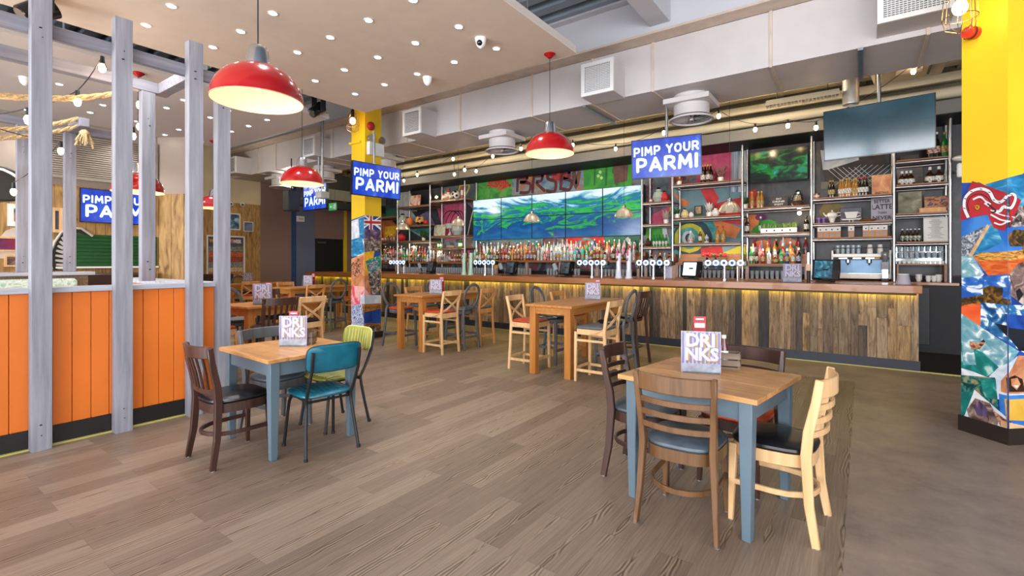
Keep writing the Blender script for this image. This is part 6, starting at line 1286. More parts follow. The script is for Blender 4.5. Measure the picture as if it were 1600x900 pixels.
# left column
t = thing('wall_column', 'yellow square column left of the bar, collage of photos on its lower half', 'column', (0, 0, 0))
LA = (-7.90, 5.74); LB = (-7.5, 5.74); LC = (-7.5, 6.12)
b = MB(); b.slab([LA, LB, LC, (-7.9, 6.12)], 0, 5.05, yellow); b.obj('shaft', t, smooth=False)
b = MB(); b.slab([(-7.93, 5.71), (-7.47, 5.71), (-7.47, 6.15), (-7.93, 6.15)], 0, .11, M('dark_plinth', '#231c18', .5)); b.slab([(-7.93, 5.70), (-7.6, 5.70), (-7.6, 5.74), (-7.93, 5.74)], 3.66, 3.7, yellow); b.obj('plinth', t, smooth=False)
LP = [([(545, 345), (569, 336), (595, 338), (595, 540), (545, 540)], 'navy'), ([(548, 346), (569, 338), (569, 400), (548, 400)], 'pale'), ([(560, 342), (571, 338), (571, 375), (562, 372)], 'sea'), ([(548, 375), (565, 370), (571, 395), (550, 402)], 'sea'),
 ([(569, 336), (595, 334), (595, 361), (569, 358)], 'navy'), ([(569, 338), (571, 336), (595, 356), (595, 360)], 'white'), ([(569, 357), (569, 354), (593, 334), (595, 336)], 'white'), ([(569, 343), (595, 344), (595, 352), (569, 351)], 'white'), ([(576.5, 335), (582.5, 335), (582.5, 360), (576.5, 360)], 'white'), ([(569, 345), (595, 346), (595, 350), (569, 349)], 'rede'), ([(578, 335), (581, 335), (581, 360), (578, 360)], 'rede'), ([(569, 358), (595, 360), (595, 390), (569, 385)], 'purple'), ([(569, 372), (595, 375), (595, 394), (569, 392)], 'rock'),
 ([(548, 405), (572, 395), (576, 430), (560, 448), (548, 440)], 'skin'), ([(549, 412), (562, 402), (566, 425), (552, 436)], 'crowd'), ([(569, 394), (585, 392), (580, 425), (570, 432)], 'yell'), ([(571, 408), (595, 398), (595, 420), (576, 428)], 'teal'), ([(574, 412), (590, 406), (590, 418), (577, 424)], 'city'), ([(575, 428), (595, 418), (595, 458), (575, 462)], 'rock'),
 ([(548, 442), (575, 432), (580, 462), (548, 470)], 'skin'), ([(548, 446), (569, 448), (578, 462), (565, 478), (548, 480)], 'pink'), ([(563, 460), (595, 461), (595, 474), (563, 476)], 'pale'), ([(563, 474), (595, 474), (595, 490), (563, 488)], 'brown'), ([(548, 478), (566, 474), (571, 530), (548, 530)], 'fig'), ([(569, 488), (595, 482), (595, 510), (569, 507)], 'navy'), ([(569, 505), (595, 505), (595, 535), (569, 535)], 'brown'), ([(574, 508), (595, 512), (595, 530), (574, 530)], 'rock')]
wrapcol([LA, LB, LC], None, LP, t, 'photo_collage', 2.3, .11)
t = thing('emergency_light', 'white emergency light box with two round lamps high on the yellow column', 'emergency light', (-7.49, 5.94, 3.55)); b = MB(); b.bx(0, .09, -.17, .17, -.12, .12, white); b.obj('housing', t, bevel=.005)
for s in (-1, 1): b = MB(); b.lathe([(.0005, .0), (.07, .0), (.05, -.06), (.0005, -.07)], chrome, 16, c=(.09, s*.13, .19), rot=Matrix.Rotation(R(90), 3, 'Y')); b.obj('lamp', t)
t = thing('alarm_bell', 'round red alarm bell near the top of the left column', 'alarm', (-7.49, 5.86, 3.98)); b = MB(); b.lathe([(.08, 0), (.08, .03), (.05, .05), (.0005, .055)], M('alarm_red', '#a8222e', .3), 18, rot=Matrix.Rotation(R(90), 3, 'Y')); b.obj('gong', t); b = MB(); b.bx(-.005, .005, -.05, .05, -.05, .05, redm); b.obj('base', t)
p = onface(1524, 52, .0)
t = thing('alarm_sounder', 'red alarm sounder on the yellow column at the right edge', 'alarm', (p.x, p.y, p.z), math.atan2(n1_.y, n1_.x)); b = MB(); b.lathe([(.05, 0), (.052, .05), (.045, .09), (.0005, .1)], M('alarm_orange_red', '#cf2a18', .3, coat=.5), 18, rot=Matrix.Rotation(R(90), 3, 'Y')); b.obj('sounder', t); b = MB(); b.lathe([(.056, .045), (.056, .06)], blackp, 18, rot=Matrix.Rotation(R(90), 3, 'Y')); b.obj('band', t); b = MB(); b.cyl((.02, 0, .05), (.02, 0, .5), .01, yellow, n=6); b.obj('conduit', t)
# ================================================================ PERGOLA BOOTH
PX = -5.13
def post(x, y, z0, z1, lab, w=.095, d=.12):
    b = MB(); b.bx(-w/2, w/2, -d/2, d/2, 0, z1-z0, postm)
    for (zz) in (.12, .2, z1-z0-.35, z1-z0-.28): b.cyl((w/2, random.uniform(-.02, .02), zz), (w/2+.001, .0, zz), .006, blackm, n=6)
    o = b.obj('timber_post', None, bevel=.004, loc=(x, y, z0)); tag(o, lab, 'post', 'grey washed pergola posts')
post(PX, .92, 0, 3.51, 'nearest tall grey washed post in front of the orange panelling'); post(PX, 1.43, 0, 3.51, 'middle tall grey washed post in front of the orange panelling'); post(PX, 1.98, 0, 3.51, 'third tall grey washed post, behind the dark slat-back chair'); post(PX-.03, 2.24, 0, 3.31, 'grey corner post at the end of the orange wall')
post(PX, .40, 0, 3.51, 'tall grey post beyond the left picture edge'); post(-6.03, 1.89, 1.245, 3.2, 'inner pale post standing on the booth end wall'); post(-8.8, 1.87, 1.31, 3.2, 'far pale post standing on the back booth wall right of the shell-patterned cushions'); post(-8.8, 1.41, 1.31, 3.2, 'farthest left pale post on the back booth wall')
def beam(x0, x1, y0, y1, z0, z1, lab):
    b = MB(); b.bx(x0, x1, y0, y1, z0, z1, postx); o = b.obj('timber_beam', bevel=.004); tag(o, lab, 'beam', 'grey washed pergola beams')
beam(-5.235, -5.18, -1.5, 2.3, 3.2, 3.31, 'long outer grey beam behind the tall posts'); beam(-6.08, -5.98, -1.5, 2.08, 3.2, 3.31, 'long inner beam over the booth'); beam(-5.98, -5.235, 1.97, 2.07, 3.2, 3.31, 'short cross beam at the booth end'); beam(-8.85, -8.75, -1.5, 2.35, 3.2, 3.31, 'beam over the back wall of the booth'); beam(-8.75, -8.2, 1.84, 1.94, 3.2, 3.31, 'short beam stub holding the knotted rope ends')
orange = M('orange_paint', '#df7420', .5, 0, .05, 2)
t = thing('booth_partition', 'low orange panelled booth wall with grey rail and black skirting', 'partition', (0, 0, 0))
b = MB(); y = -2.0; 
while y < 2.18: b.bx(-5.30, -5.20, y+.002, min(y+.118, 2.2), .15, 1.2, orange); y += .12
b.bx(-7.4, -5.3, 2.1, 2.2, .15, 1.2, orange); b.obj('orange_boards', t, bevel=.003, smooth=False)
b = MB(); b.bx(-5.305, -5.19, -2, 2.21, 0, .15, M('black_skirting', '#161414', .5)); b.bx(-7.4, -5.3, 2.12, 2.21, 0, .15, blackp); b.obj('skirting', t)
b = MB(); b.bx(-5.36, -5.165, -2, 2.26, 1.2, 1.243, caps); b.bx(-7.5, -5.36, 2.0, 2.26, 1.2, 1.243, caps); b.obj('rail', t, bevel=.003)
b = MB(); b.bx(-5.19, -5.165, -2, 2.21, 0, .012, M('lime_trim', '#b7b060', .5)); b.obj('floor_trim', t)
t = thing('booth_partition', 'back low wall of the booth with white rail, below the far pale posts', 'partition', (0, 0, 0)); b = MB(); b.bx(-8.86, -8.74, -2, 2.05, 0, 1.26, WOOD('split_log_tile', '#7a6654', '#b09a84', 'X', 2)); b.obj('boards', t)
b = MB(); b.bx(-8.95, -8.62, -2, 2.1, 1.26, 1.305, caps); b.obj('rail', t, bevel=.003)
shell = PICT('shell_fabric', [(.3, '#8fb4a0'), (.45, '#b8d2c0'), (.55, '#e0ece2'), (.7, '#98bcae')], 9, dist=3)
t = thing('booth_sofa', 'booth seating upholstered in pale green patterned fabric behind the posts', 'sofa', (-8.4, .4, 0)); b = MB(); b.bx(-.32, -.15, -1.6, 1.5, .45, 1.22, shell); b.obj('backrest', t, bevel=.03); b = MB(); b.bx(-.15, .35, -1.6, 1.5, .1, .45, shell); b.obj('seat', t, bevel=.03)
t = thing('booth_table', 'dark blue-grey topped table inside the booth', 'table', (-6.9, .35, 0)); b = MB(); b.bx(-.4, .4, -.6, .7, 1.12, 1.16, M('blue_top', '#3f5f72')); b.obj('tabletop', t, bevel=.004); b = MB(); b.cyl((0, 0, 0), (0, 0, 1.12), .05, blackm); b.cyl((0, 0, 0), (0, 0, .03), .25, blackm, n=20); b.obj('pedestal', t)
# ropes
ropem = M('hemp_rope', '#bda377', .85, 0, .35, 60, .3)
def rope(p0, p1, sag, r, lab, grp='hemp ropes in the pergola'):
    b = MB(); p0, p1 = Vector(p0), Vector(p1); L_ = (p1-p0).length; n = 44
    for st in range(3):
        pts = []
        for i in range(n*2+1):
            k = i/(n*2); c = p0.lerp(p1, k)-Vector((0, 0, sag*4*k*(1-k))); a = k*L_/(r*5)*1.0*2*PI/2+st*2*PI/3
            d = (p1-p0).normalized(); s = d.cross(Vector((0, 0, 1))).normalized(); pts.append(c+s*math.cos(a)*r*.5+Vector((0, 0, 1))*math.sin(a)*r*.5)
        b.tube(pts, r*.55, ropem, 6)
    tag(b.obj('hemp_rope'), lab, 'rope', grp)
ra = atX(-25, 146, -6.0); rb_ = atX(188, 145, -6.0); rope((-6.0, ra[0], ra[1]), (-6.0, rb_[0], rb_[1]), .05, .03, 'thick yellow hemp rope sagging between the inner beams')
ra = atX(-20, 203, -8.3); rb_ = atX(122, 185, -8.3); rope((-8.3, ra[0], ra[1]), (-8.3, rb_[0], rb_[1]), .04, .032, 'upper of the two hemp ropes leading to the knotted beam stub'); rope((-8.34, ra[0], ra[1]-.09), (-8.34, rb_[0], rb_[1]-.09), .04, .032, 'lower of the two hemp ropes leading to the knotted beam stub')
t = thing('rope_knot', 'frayed knotted rope end under the beam stub', 'rope', (-8.26, 1.9, 3.12)); b = MB(); rr = random.Random(5)
for i in range(22): a = rr.uniform(0, 6.28); b.tube([(0, 0, .02), (.05*math.cos(a), .05*math.sin(a), -.02), (.07*math.cos(a+.4), .1*math.sin(a), -.1-rr.uniform(0, .08))], .007, ropem, 5)
b.obj('frayed_strands', t); b = MB(); b.ball((0, 0, .0), .055, ropem, 10); b.obj('knot', t)
# ================================================================ LAMPS
def point(loc, w, col, r=.04, name='lamp_light', parent=None):
    l = bpy.data.lights.new(name, 'POINT'); l.energy = w; l.color = col; l.shadow_soft_size = r; o = bpy.data.objects.new(name, l); COL.objects.link(o); o.location = loc
    if parent: o.parent = parent
    return o
WARM = (1.0, .76, .48)
def pendant(x, y, zr, ztop, lab, s=1.0, rose=True):
    t = thing('pendant_lamp', lab, 'pendant lamp', (x, y, zr), 0, 'red dome pendant lamps'); r = .27*s
    out = [(r, 0)]+[(r*math.cos(a), .235*s*math.sin(a)) for a in [i*PI/2/14*.93 for i in range(1, 15)]]
    b = MB(); b.lathe(out+[(.02*s, .237*s)], redm, 40); b.obj('shade', t)
    b = MB(); b.lathe([(rr_*.985, z-.003) for rr_, z in out]+[(.0005, .23*s)], lampin, 40); b.lathe([(r, 0), (r, -.006), (r*.985, -.006), (r*.985, -.001)], M('rim_pink', '#d8a08a', .3), 40); b.obj('shade_lining', t)
    b = MB(); b.lathe([(.072*s, .222*s), (.062*s, .32*s), (.056*s, .335*s), (.05*s, .345*s), (.0005, .348*s)], chrome, 24); b.obj('chrome_neck', t)
    b = MB(); b.cyl((0, 0, .34*s), (0, 0, ztop-zr), .004, blackm, n=6); b.obj('cord', t)
    if rose: b = MB(); b.lathe([(.0005, -.05), (.02, -.05), (.065, -.012), (.065, 0), (.0005, 0)], redm, 20, c=(0, 0, ztop-zr)); b.obj('ceiling_rose', t)
    b = MB(); b.cyl((0, 0, .11*s), (0, 0, .2*s), .02, white); b.obj('bulb_holder', t); b = MB(); b.ball((0, 0, .11*s), .034, EM('pendant_bulb', '#ffe2b8', 4), 14); b.obj('bulb', t)
    point((0, 0, .02), 7, WARM, .05, 'pendant_light', t)
pend = [(403, 158, 3.1, 3.75, 'nearest and largest-looking red dome lamp, above the left low table'), (859, 240, 5.4, 3.75, 'middle red dome lamp in front of the back bar, below the raft corner'), (472, 287, 6.5, 4.9, 'red dome lamp left of the yellow column'), (216, 300, 5.95, 3.75, 'red dome lamp half hidden by the middle and inner posts'), (333, 325, 9.3, 3.75, 'red dome lamp mostly hidden by the third post')]
for u, v, tt, zt, l in pend:
    r_ = _ray(u); pendant(r_[0]*tt, r_[1]*tt, H-(v-408)*tt/761, zt, l)
# fluted metal pendants over the bar
brushed = M('brushed_lamp_metal', '#ecdfcb', .32, .65, .1)
for i, (u, v) in enumerate(((1140, 330), (975, 338), (831, 345.5), (716, 352), (630, 358))):
    x, z = atY(u, v, 8.9); t = thing('fluted_pendant', ['small fluted metal lamp at the right, before the ring mural', 'small fluted metal lamp before the right side of the screen wall', 'small fluted metal lamp before the left side of the screen wall', 'small fluted metal lamp before the football shelves', 'small fluted metal lamp next to the yellow column'][i], 'pendant lamp', (x, 8.9, z), 0, 'fluted metal pendants over the bar')
    b = MB(); b.lathe([(.175, -.01), (.165, .03), (.13, .10), (.08, .15), (.035, .165)], brushed, 48, mod=lambda a, z: 1+.05*math.cos(a*12)*(1 if z < .14 else 0)); b.obj('fluted_shade', t)
    b = MB(); b.lathe([(.04, .16), (.038, .21), (.02, .225), (.0005, .225)], chrome, 16); b.obj('neck', t); b = MB(); b.cyl((0, 0, .22), (0, 0, 3.75-z if i > 0 else 1.0), .0035, blackm, n=5); b.cyl((0, 0, .22), (0, 0, 4.5-z), .0035, blackm, n=5); b.obj('cord', t); b = MB(); b.ball((0, 0, .05), .03, EM('small_bulb', '#ffe6c0', 12), 10); b.obj('bulb', t); 
# string lights
def bulb(loc, lab, grp, r=.03, w=0):
    t = thing('string_bulb', lab, 'light bulb', loc, 0, grp); b = MB(); b.lathe([(.0005, .10), (.016, .10), (.019, .03), (.013, .025)], blackm, 12); b.obj('socket', t)
    b = MB(); b.lathe([(.0005, -.05), (r*.6, -.042), (r, -.01), (r*.85, .015), (.013, .035)], bulbm, 12); b.obj('bulb', t)
    if w: point((0, 0, -.07), w, WARM, .03, 'bulb_light', t)
def cable(pts, lab, r=.005):
    b = MB(); P = []
    for p, q in zip(pts, pts[1:]):
        p, q = Vector(p), Vector(q)
        for i in range(8): k = i/8; P.append(p.lerp(q, k)-Vector((0, 0, (q-p).length*.06*4*k*(1-k))))
    P.append(Vector(pts[-1])); b.tube(P, r, blackm, 5); tag(b.obj('light_cable'), lab, 'cable')
bar_b = [(631, 282, 9.4), (652, 273, 9.0), (708, 248, 9.0), (710, 272, 9.4), (726, 265, 9.0), (744, 267, 9.4), (770, 244, 9.0), (814, 232, 8.6), (895, 226, 9.0), (962, 232, 9.6), (1037, 207, 9.0), (1123, 181, 8.6), (1180, 202, 9.4), (1231, 196, 9.4), (1275, 199, 9.4), (1427, 111, 9.0)]
P = []
for i, (u, v, Y) in enumerate(bar_b):
    x, z = atY(u, v, Y); P.append((x, Y, z+.1)); bulb((x, Y, z), f'glowing string bulb, {ordn(i)} from left above the bar', 'string bulbs above the bar', .032, 6 if i % 2 == 0 else 0)
cable(P, 'black festoon cable carrying the bulbs above the bar')
per = [(160, 105, -5.7), (121, 158, -6.0), (44, 186, -6.0), (95, 235, -7.4), (21, 299, -8.0), (218, 163, -6.2), (218, 197, -6.6), (208, 212, -7.0)]
P = []
for i, (u, v, X) in enumerate(per):
    y, z = atX(u, v, X); P.append((X, y, z+.1)); bulb((X, y, z), f'glowing festoon bulb, {ordn(i)} along the cable inside the pergola', 'festoon bulbs in the pergola', .03, 5 if i in (0, 2, 4) else 0)
cable([(-5.6, 1.45, 3.2)]+P[:3]+[(-7.0, .6, 2.9)]+[P[3], P[4]], 'black festoon cable inside the pergola'); cable([(-6.0, 1.95, 3.2), P[5], P[6], P[7]], 'short black cable hanging off the inner pergola corner')
def cage(x, y, z, lab, ztop):
    t = thing('cage_lamp', lab, 'cage lamp', (x, y, z)); b = MB(); b.ball((0, 0, 0), .05, bulbm, 14, 1.2); b.obj('bulb', t); b = MB()
    for i in range(8): a = 2*PI*i/8; b.tube([(.03*math.cos(a), .03*math.sin(a), .16), (.1*math.cos(a), .1*math.sin(a), .08), (.11*math.cos(a), .11*math.sin(a), -.08), (.09*math.cos(a), .09*math.sin(a), -.17), (.02*math.cos(a), .02*math.sin(a), -.2)], .0035, M('cage_copper', '#a08468', .35, .8), 5)
    b.tube([(.112*math.cos(i*PI/8), .112*math.sin(i*PI/8), -.08) for i in range(16)], .0035, M('cage_copper', '#a08468'), 5, closed=True); b.obj('wire_cage', t); b = MB(); b.cyl((0, 0, .06), (0, 0, .2), .03, blackm); b.cyl((0, 0, .2), (0, 0, ztop-z), .006, blackm, n=6); b.obj('holder_and_cord', t); point((0, 0, -.0), 8, WARM, .06, 'cage_light', t)
r_ = _ray(1500); tt = 3.9; cage(r_[0]*tt, r_[1]*tt, H-(12-408)*tt/761, 'wire cage lamp glowing in the top right corner', 5.0)
r_ = _ray(551); tt = 8.7; cage(r_[0]*tt, r_[1]*tt, H-(189-408)*tt/761, 'glowing wire cage lamp beside the top of the left yellow column', 5.0)
# shelf lamps (small lit bulbs on the shelving)
for i, (u, v, Y) in enumerate(((1249, 333, 10.3), (682, 308, 10.3), (647, 386, 10.4), (687, 394, 10.4))):
    x, z = atY(u, v, Y); t = thing('shelf_bulb', ['lit bulb under the small wall screen, above the planter', 'lit bulb left of the football', 'lit bulb over the left bottle riser', 'lit bulb over the riser below the football'][i], 'light bulb', (x, Y, z), 0, 'lit bulbs between the shelves'); b = MB(); b.ball((0, 0, 0), .035, bulbm, 12); b.obj('bulb', t); b = MB(); b.cyl((0, 0, .03), (0, 0, .08), .018, blackm); b.obj('socket', t); point((0, -.05, 0), 3, WARM, .03, 'shelf_light', t)
# warm strip under shelves lighting the bottles
for x0, x1, z in ((-8.7, -4.1, 1.95), (-12.8, -9.1, 1.95), (-3.1, -.9, 1.73)):
    l = bpy.data.lights.new('shelf_strip', 'AREA'); l.shape = 'RECTANGLE'; l.size = x1-x0; l.size_y = .03; l.energy = 16*(x1-x0)/4; l.color = (1, .8, .6); o = bpy.data.objects.new('shelf_strip', l); COL.objects.link(o); o.location = ((x0+x1)/2, 10.25, z); o.rotation_euler = (R(35), 0, 0)
# ================================================================ SMALL CEILING THINGS
def dome_cam(u, v, lab, black=True):
    x, y = atZ(u, v, 3.745); t = thing('ceiling_camera' if black else 'ceiling_sensor', lab, 'camera' if black else 'sensor', (x, y, 3.745)); b = MB(); b.lathe([(.0005, 0), (.06, 0), (.055, -.03), (.045, -.07), (.02, -.1), (.0005, -.105)], white, 18); b.obj('housing', t)
    if black: b = MB(); b.ball((.015, -.035, -.06), .03, blackg, 12); b.obj('lens', t)
dome_cam(751, 60, 'white dome security camera on the near ceiling raft'); dome_cam(668, 121, 'small white dome sensor on the near ceiling raft', False); dome_cam(39, 121, 'small grey dome sensor on the far ceiling raft', False)
for u, v, lab in ((364, 318, 'left white bullet camera on the far wall above the pictures'), (382, 319, 'right white bullet camera on the far wall above the pictures')):
    y, z = atX(u, v, -14.45); t = thing('wall_camera', lab, 'camera', (-14.6, y, z)); b = MB(); b.cyl((0, 0, 0), (.15, -.05, -.02), .055, white, n=14); b.obj('housing', t); b = MB(); b.cyl((.15, -.05, -.02), (.165, -.055, -.022), .035, blackg, n=12); b.obj('lens', t)
def spot(loc, lab, s=1.0):
    t = thing('stage_light', lab, 'stage light', loc); b = MB(); b.bx(-.12*s, .12*s, -.08*s, .08*s, 0, .12*s, blackp); b.obj('base', t, bevel=.01); b = MB(); b.bx(-.13*s, -.11*s, -.04*s, .04*s, -.25*s, .02*s, blackp); b.bx(.11*s, .13*s, -.04*s, .04*s, -.25*s, .02*s, blackp); b.bx(-.13*s, .13*s, -.04*s, .04*s, 0, .02*s, blackp); b.obj('yoke', t)
    b = MB(); b.cyl((0, .05*s, -.16*s), (0, -.12*s, -.3*s), .09*s, blackg, r2=.075*s, n=18); b.obj('head', t); b = MB(); b.cyl((0, -.12*s, -.3*s), (0, -.125*s, -.305*s), .06*s, chrome, n=16); b.obj('lens', t); b = MB(); b.cyl((0, 0, .12*s), (0, 0, 5.05-loc[2]), .015, blackm, n=8); b.obj('hanging_rod', t)
x, y = atZ(498, 160, 3.95); spot((x, y, 4.05), 'black moving stage light hung in the gap between the ceiling rafts'); x, y = atZ(35, 25, 3.75); spot((-5.75, 1.05, 3.85), 'black stage light above the pergola at upper left', 1.1)
x, y = atZ(530, 200, 3.7); t = thing('hanging_projector_pole', 'grey drop pole with small projector left of the yellow column', 'projector', (-9.1, 5.9, 2.75)); b = MB(); b.cyl((0, 0, .2), (0, 0, 1.9), .03, steel); b.obj('drop_pole', t); b = MB(); b.bx(-.1, .1, -.1, .1, 0, .14, M('projector_grey', '#b9bbb8', .4)); b.obj('body', t, bevel=.01); b = MB(); b.tube([(.0, -.05, .2), (.05, -.06, .3), (0, -.05, .45)], .012, blackm, 6); b.obj('cable', t)
x, _ = 0, 0
t = thing('smoke_detector', 'small round detector on the steel deck above', 'detector', (-3.1, 4.2, 4.9)) if False else None
xx, zz = atY(520, 323, 8.0); t = thing('exit_sign', 'green running-man exit sign hung near the left end of the bar', 'sign', (xx, 8.0, zz)); gs = EM('exit_green', '#1f8a4a', .7); b = MB(); b.bx(-.17, .17, -.01, .01, -.1, .1, gs); b.obj('panel', t); b = MB()
b.plate([(-.12, -.012, 0), (-.07, -.012, .05), (-.07, -.012, .02), (-.02, -.012, .02), (-.02, -.012, -.02), (-.07, -.012, -.02), (-.07, -.012, -.05)], (0, -1, 0), .001, white); b.bx(.09, .14, -.013, -.012, -.07, .07, white); b.ball((.05, -.012, .055), .013, white, 8); b.bar([(.05, -.012, .04), (.04, -.012, -.01), (.07, -.012, -.06)], .02, .002, white, up=(0, 1, 0)); b.bar([(.04, -.012, -.01), (.01, -.012, -.05)], .018, .002, white, up=(0, 1, 0)); b.bar([(.02, -.012, .02), (.075, -.012, .025)], .014, .002, white, up=(0, 1, 0)); b.obj('running_man', t); b = MB(); b.cyl((-.1, 0, .1), (-.1, 0, .5), .005, blackm, n=5); b.cyl((.1, 0, .1), (.1, 0, .5), .005, blackm, n=5); b.obj('hanging_wires', t)
y, z = atX(470, 342, -14.55); t = thing('wall_alarm_box', 'small white box on the slate blue far wall', 'box', (-14.6, y, z)); b = MB(); b.bx(0, .05, -.13, .13, -.09, .09, white); b.obj('box', t, bevel=.005); b = MB(); b.bx(.05, .052, -.08, .08, -.02, .02, M('box_grey', '#b0aea4')); b.obj('label_plate', t)
t = thing('security_sensor', 'white security sensor with green light beside the rightmost shelf pipe', 'sensor', (1.24, 10.05, 2.9)); b = MB(); b.bx(-.07, .07, -.04, .04, -.17, .05, white); b.obj('housing', t, bevel=.02); b = MB(); b.ball((-.03, -.02, .12), .1, cer, 14, .45); b.obj('dome', t); b = MB(); b.ball((.06, -.05, -.0), .012, EM('green_led', '#30ff60', 6), 8); b.obj('indicator', t); b = MB(); b.bx(-.02, .02, .03, .75, -.02, .02, white); b.obj('bracket', t)
# ================================================================ LEFT WALLS: PICTURES
def wallpic(name, lab, u0, u1, v0, v1, X, pict, fr, cat='picture', fw=.03, extra=None):
    ya, za = atX(u0, v0, X); yb, _ = atX(u1, v0, X); _, zb = atX(u0, v1, X); w = yb-ya; h = za-zb
    t = thing(name, lab, cat, (X, (ya+yb)/2, zb)); b = MB()
    for a in ((-w/2, w/2, 0, fw), (-w/2, w/2, h-fw, h), (-w/2, -w/2+fw, fw, h-fw), (w/2-fw, w/2, fw, h-fw)): b.bx(0, .03, a[0], a[1], a[2], a[3], fr)
    b.obj('frame', t, smooth=False); b = MB(); b.bx(0, .012, -w/2+fw, w/2-fw, fw, h-fw, pict); b.obj('print', t)
    return t, w, h
WX1 = -10.648
wallpic('framed_picture', 'pale framed sunset print at the upper left of the pine wall', 11, 48, 318, 353, WX1, PICT('sunset_print', [(.35, '#5a3040'), (.5, '#c88a7a'), (.65, '#e8cdb8')], 3, (1, 1, 2)), cer, fw=.07)
wallpic('framed_picture', 'pale framed dark mountain print behind the second post', 79, 98, 324, 363, WX1, PICT('mountain_print', [(.4, '#2c2a30'), (.55, '#5a5660'), (.7, '#b8b4b8')], 3), beech, fw=.05)
wallpic('long_picture', 'long wooden-framed red landscape painting at far left', -12, 78, 369, 393, WX1, PICT('red_landscape', [(.35, '#3a2a5a'), (.5, '#8a2040'), (.62, '#b83a4a'), (.75, '#4a3a70')], 2.5, (1, .5, 2)), beech)
wallpic('framed_picture', 'small wooden-framed brown print at lower far left', 6, 50, 398, 417, WX1, PICT('brown_print', [(.4, '#6a4a4a'), (.55, '#a08068'), (.7, '#c8a888')], 4, (1, 1, 3)), beech)
wallpic('wall_print', 'blue wave print mounted on the far pine wall', 347, 375, 332, 358.5, -14.598, PICT('wave_print', [(.38, '#16324e'), (.5, '#2f6f94'), (.6, '#8fc0cc'), (.72, '#f0f4f0')], 2.5, dist=2), paper, fw=.03)
wallpic('wall_print', 'small blue and pink print to the right of the wave print', 380, 395, 346, 361.5, -14.598, PICT('pier_print', [(.4, '#4a5a86'), (.55, '#7a8ab0'), (.65, '#b87a80')], 3, (1, 1, 2)), cer, fw=.02)
t, w, h = wallpic('poster_board', 'large framed WALKABOUT WEEK poster on the far pine wall', 322, 382, 367, 434, -14.598, PICT('poster_ground', [(.35, '#4a4444'), (.5, '#6e6458'), (.65, '#8a8474')], 3), cer, cat='poster', fw=.04)
b = MB(); mt = Matrix(((0, 0, 1, 0), (1, 0, 0, 0), (0, 1, 0, 0), (0, 0, 0, 1)))
b.bx(.012, .0135, -w/2+.04, w/2-.04, h-.28, h-.04, M('poster_purple', '#4e4260')); b.text('WALKABOUT', .14, M('poster_orange', '#e09a30'), Matrix.Translation((.014, -.12, h-.16)) @ mt, bold=.04, sx=.72); b.text('WEEK', .14, paper, Matrix.Translation((.014, .3, h-.16)) @ mt, bold=.04, sx=.6)
rr = random.Random(2)
for i, c in enumerate(('#7a8478', '#c85a30', '#a04038', '#8a8a80', '#c8b088', '#c87a28')):
    z1 = h-.32-.145*i; b.bx(.012, .0135, -w/2+.06, w/2-.06, z1-.125, z1, M('poster_band_'+str(i), c, .6, 0, .5, 25))
b.obj('poster_print', t)
# green slatted panel
y0, z0 = atX(113, 416.2, WX1); y1, z1 = atX(246, 416, WX1)
t = thing('green_slatted_panel', 'dark green slatted metal panel on the pine wall below the blue screen', 'panel', (WX1, 2.1, 1.36)); gp = M('slat_green', '#0a4a18', .5, 0, .15, 4); b = MB(); b.bx(0, .02, 0, 1.38, 0, .54, gp); b.obj('backing', t); b = MB()
for i in range(9): b.bx(.02, .035, 0, 1.38, .008+.06*i, .058+.06*i, gp)
b.obj('slats', t, bevel=.003, smooth=False); b = MB(); b.bx(0, .06, -.02, 1.4, -.03, 0, cer); b.obj('sill', t)
# painted jaw and surfboard-shaped murals at left
jb = M('jaw_dark', '#1e1b1a', .6, 0, .2); jw = M('jaw_pale', '#b8b0a2', .6, 0, .1)
t = thing('painted_jaw', 'dark curved jaw-like wall piece with pale teeth behind the posts', 'wall art', (WX1, 0, 0)); b = MB(); q = []
def wp(u, v, off=0): y, z = atX(u, v, WX1+off); return (off, y, z)
arcp = [(146, 370), (128, 358), (112, 358), (97, 364), (87, 378), (80, 394), (78, 410), (82, 422)]; inn = [(130, 366), (120, 364), (110, 366), (103, 374), (101, 386), (102, 398), (106, 412), (112, 422)]
for k in range(len(arcp)-1): b.plate([wp(*arcp[k], .01), wp(*arcp[k+1], .01), wp(*inn[k+1], .01), wp(*inn[k], .01)], (1, 0, 0), .03, jb)
b.obj('jaw', t, smooth=False); b = MB()
for k in range(3, 7):
    for s in (.25, .75):
        a = Vector(wp(*arcp[k], .045)).lerp(Vector(wp(*arcp[k+1], .045)), s); c = Vector(wp(*inn[k], .045)).lerp(Vector(wp(*inn[k+1], .045)), s); p = a.lerp(c, .3); q_ = a.lerp(c, .85); b.bar([p, q_], .05, .01, jw, up=(1, 0, 0), scales=[.6, 1])
b.obj('teeth', t); b = MB(); b.tube([wp(u-1, v-1, .04) for u, v in arcp], .02, jw, 6); b.obj('pale_outline', t)
t = thing('surfboard_shape', 'pale rounded board shape behind the long red painting', 'wall art', (WX1, 0, 0)); b = MB(); b.plate([wp(u, v, .002) for u, v in [(0, 371), (8, 361), (20, 356), (38, 354), (60, 356), (75, 362), (84, 376), (85, 392), (80, 404), (60, 404), (0, 404)]], (1, 0, 0), .008, M('pale_board', '#cdbfae', .6, 0, .1)); b.obj('board', t, smooth=False); b = MB(); b.plate([wp(u, v, .014) for u, v in [(30, 391), (70, 391), (70, 397), (30, 397)]], (1, 0, 0), .004, te); b.obj('teal_band', t)
t = thing('dark_screen_shell', 'dark rounded speaker hood high at the far left of the pine wall', 'speaker', (-9.9, 0, 0)); b = MB()
def wq(u, v, X): y, z = atX(u, v, X); return (X+9.9, y, z)
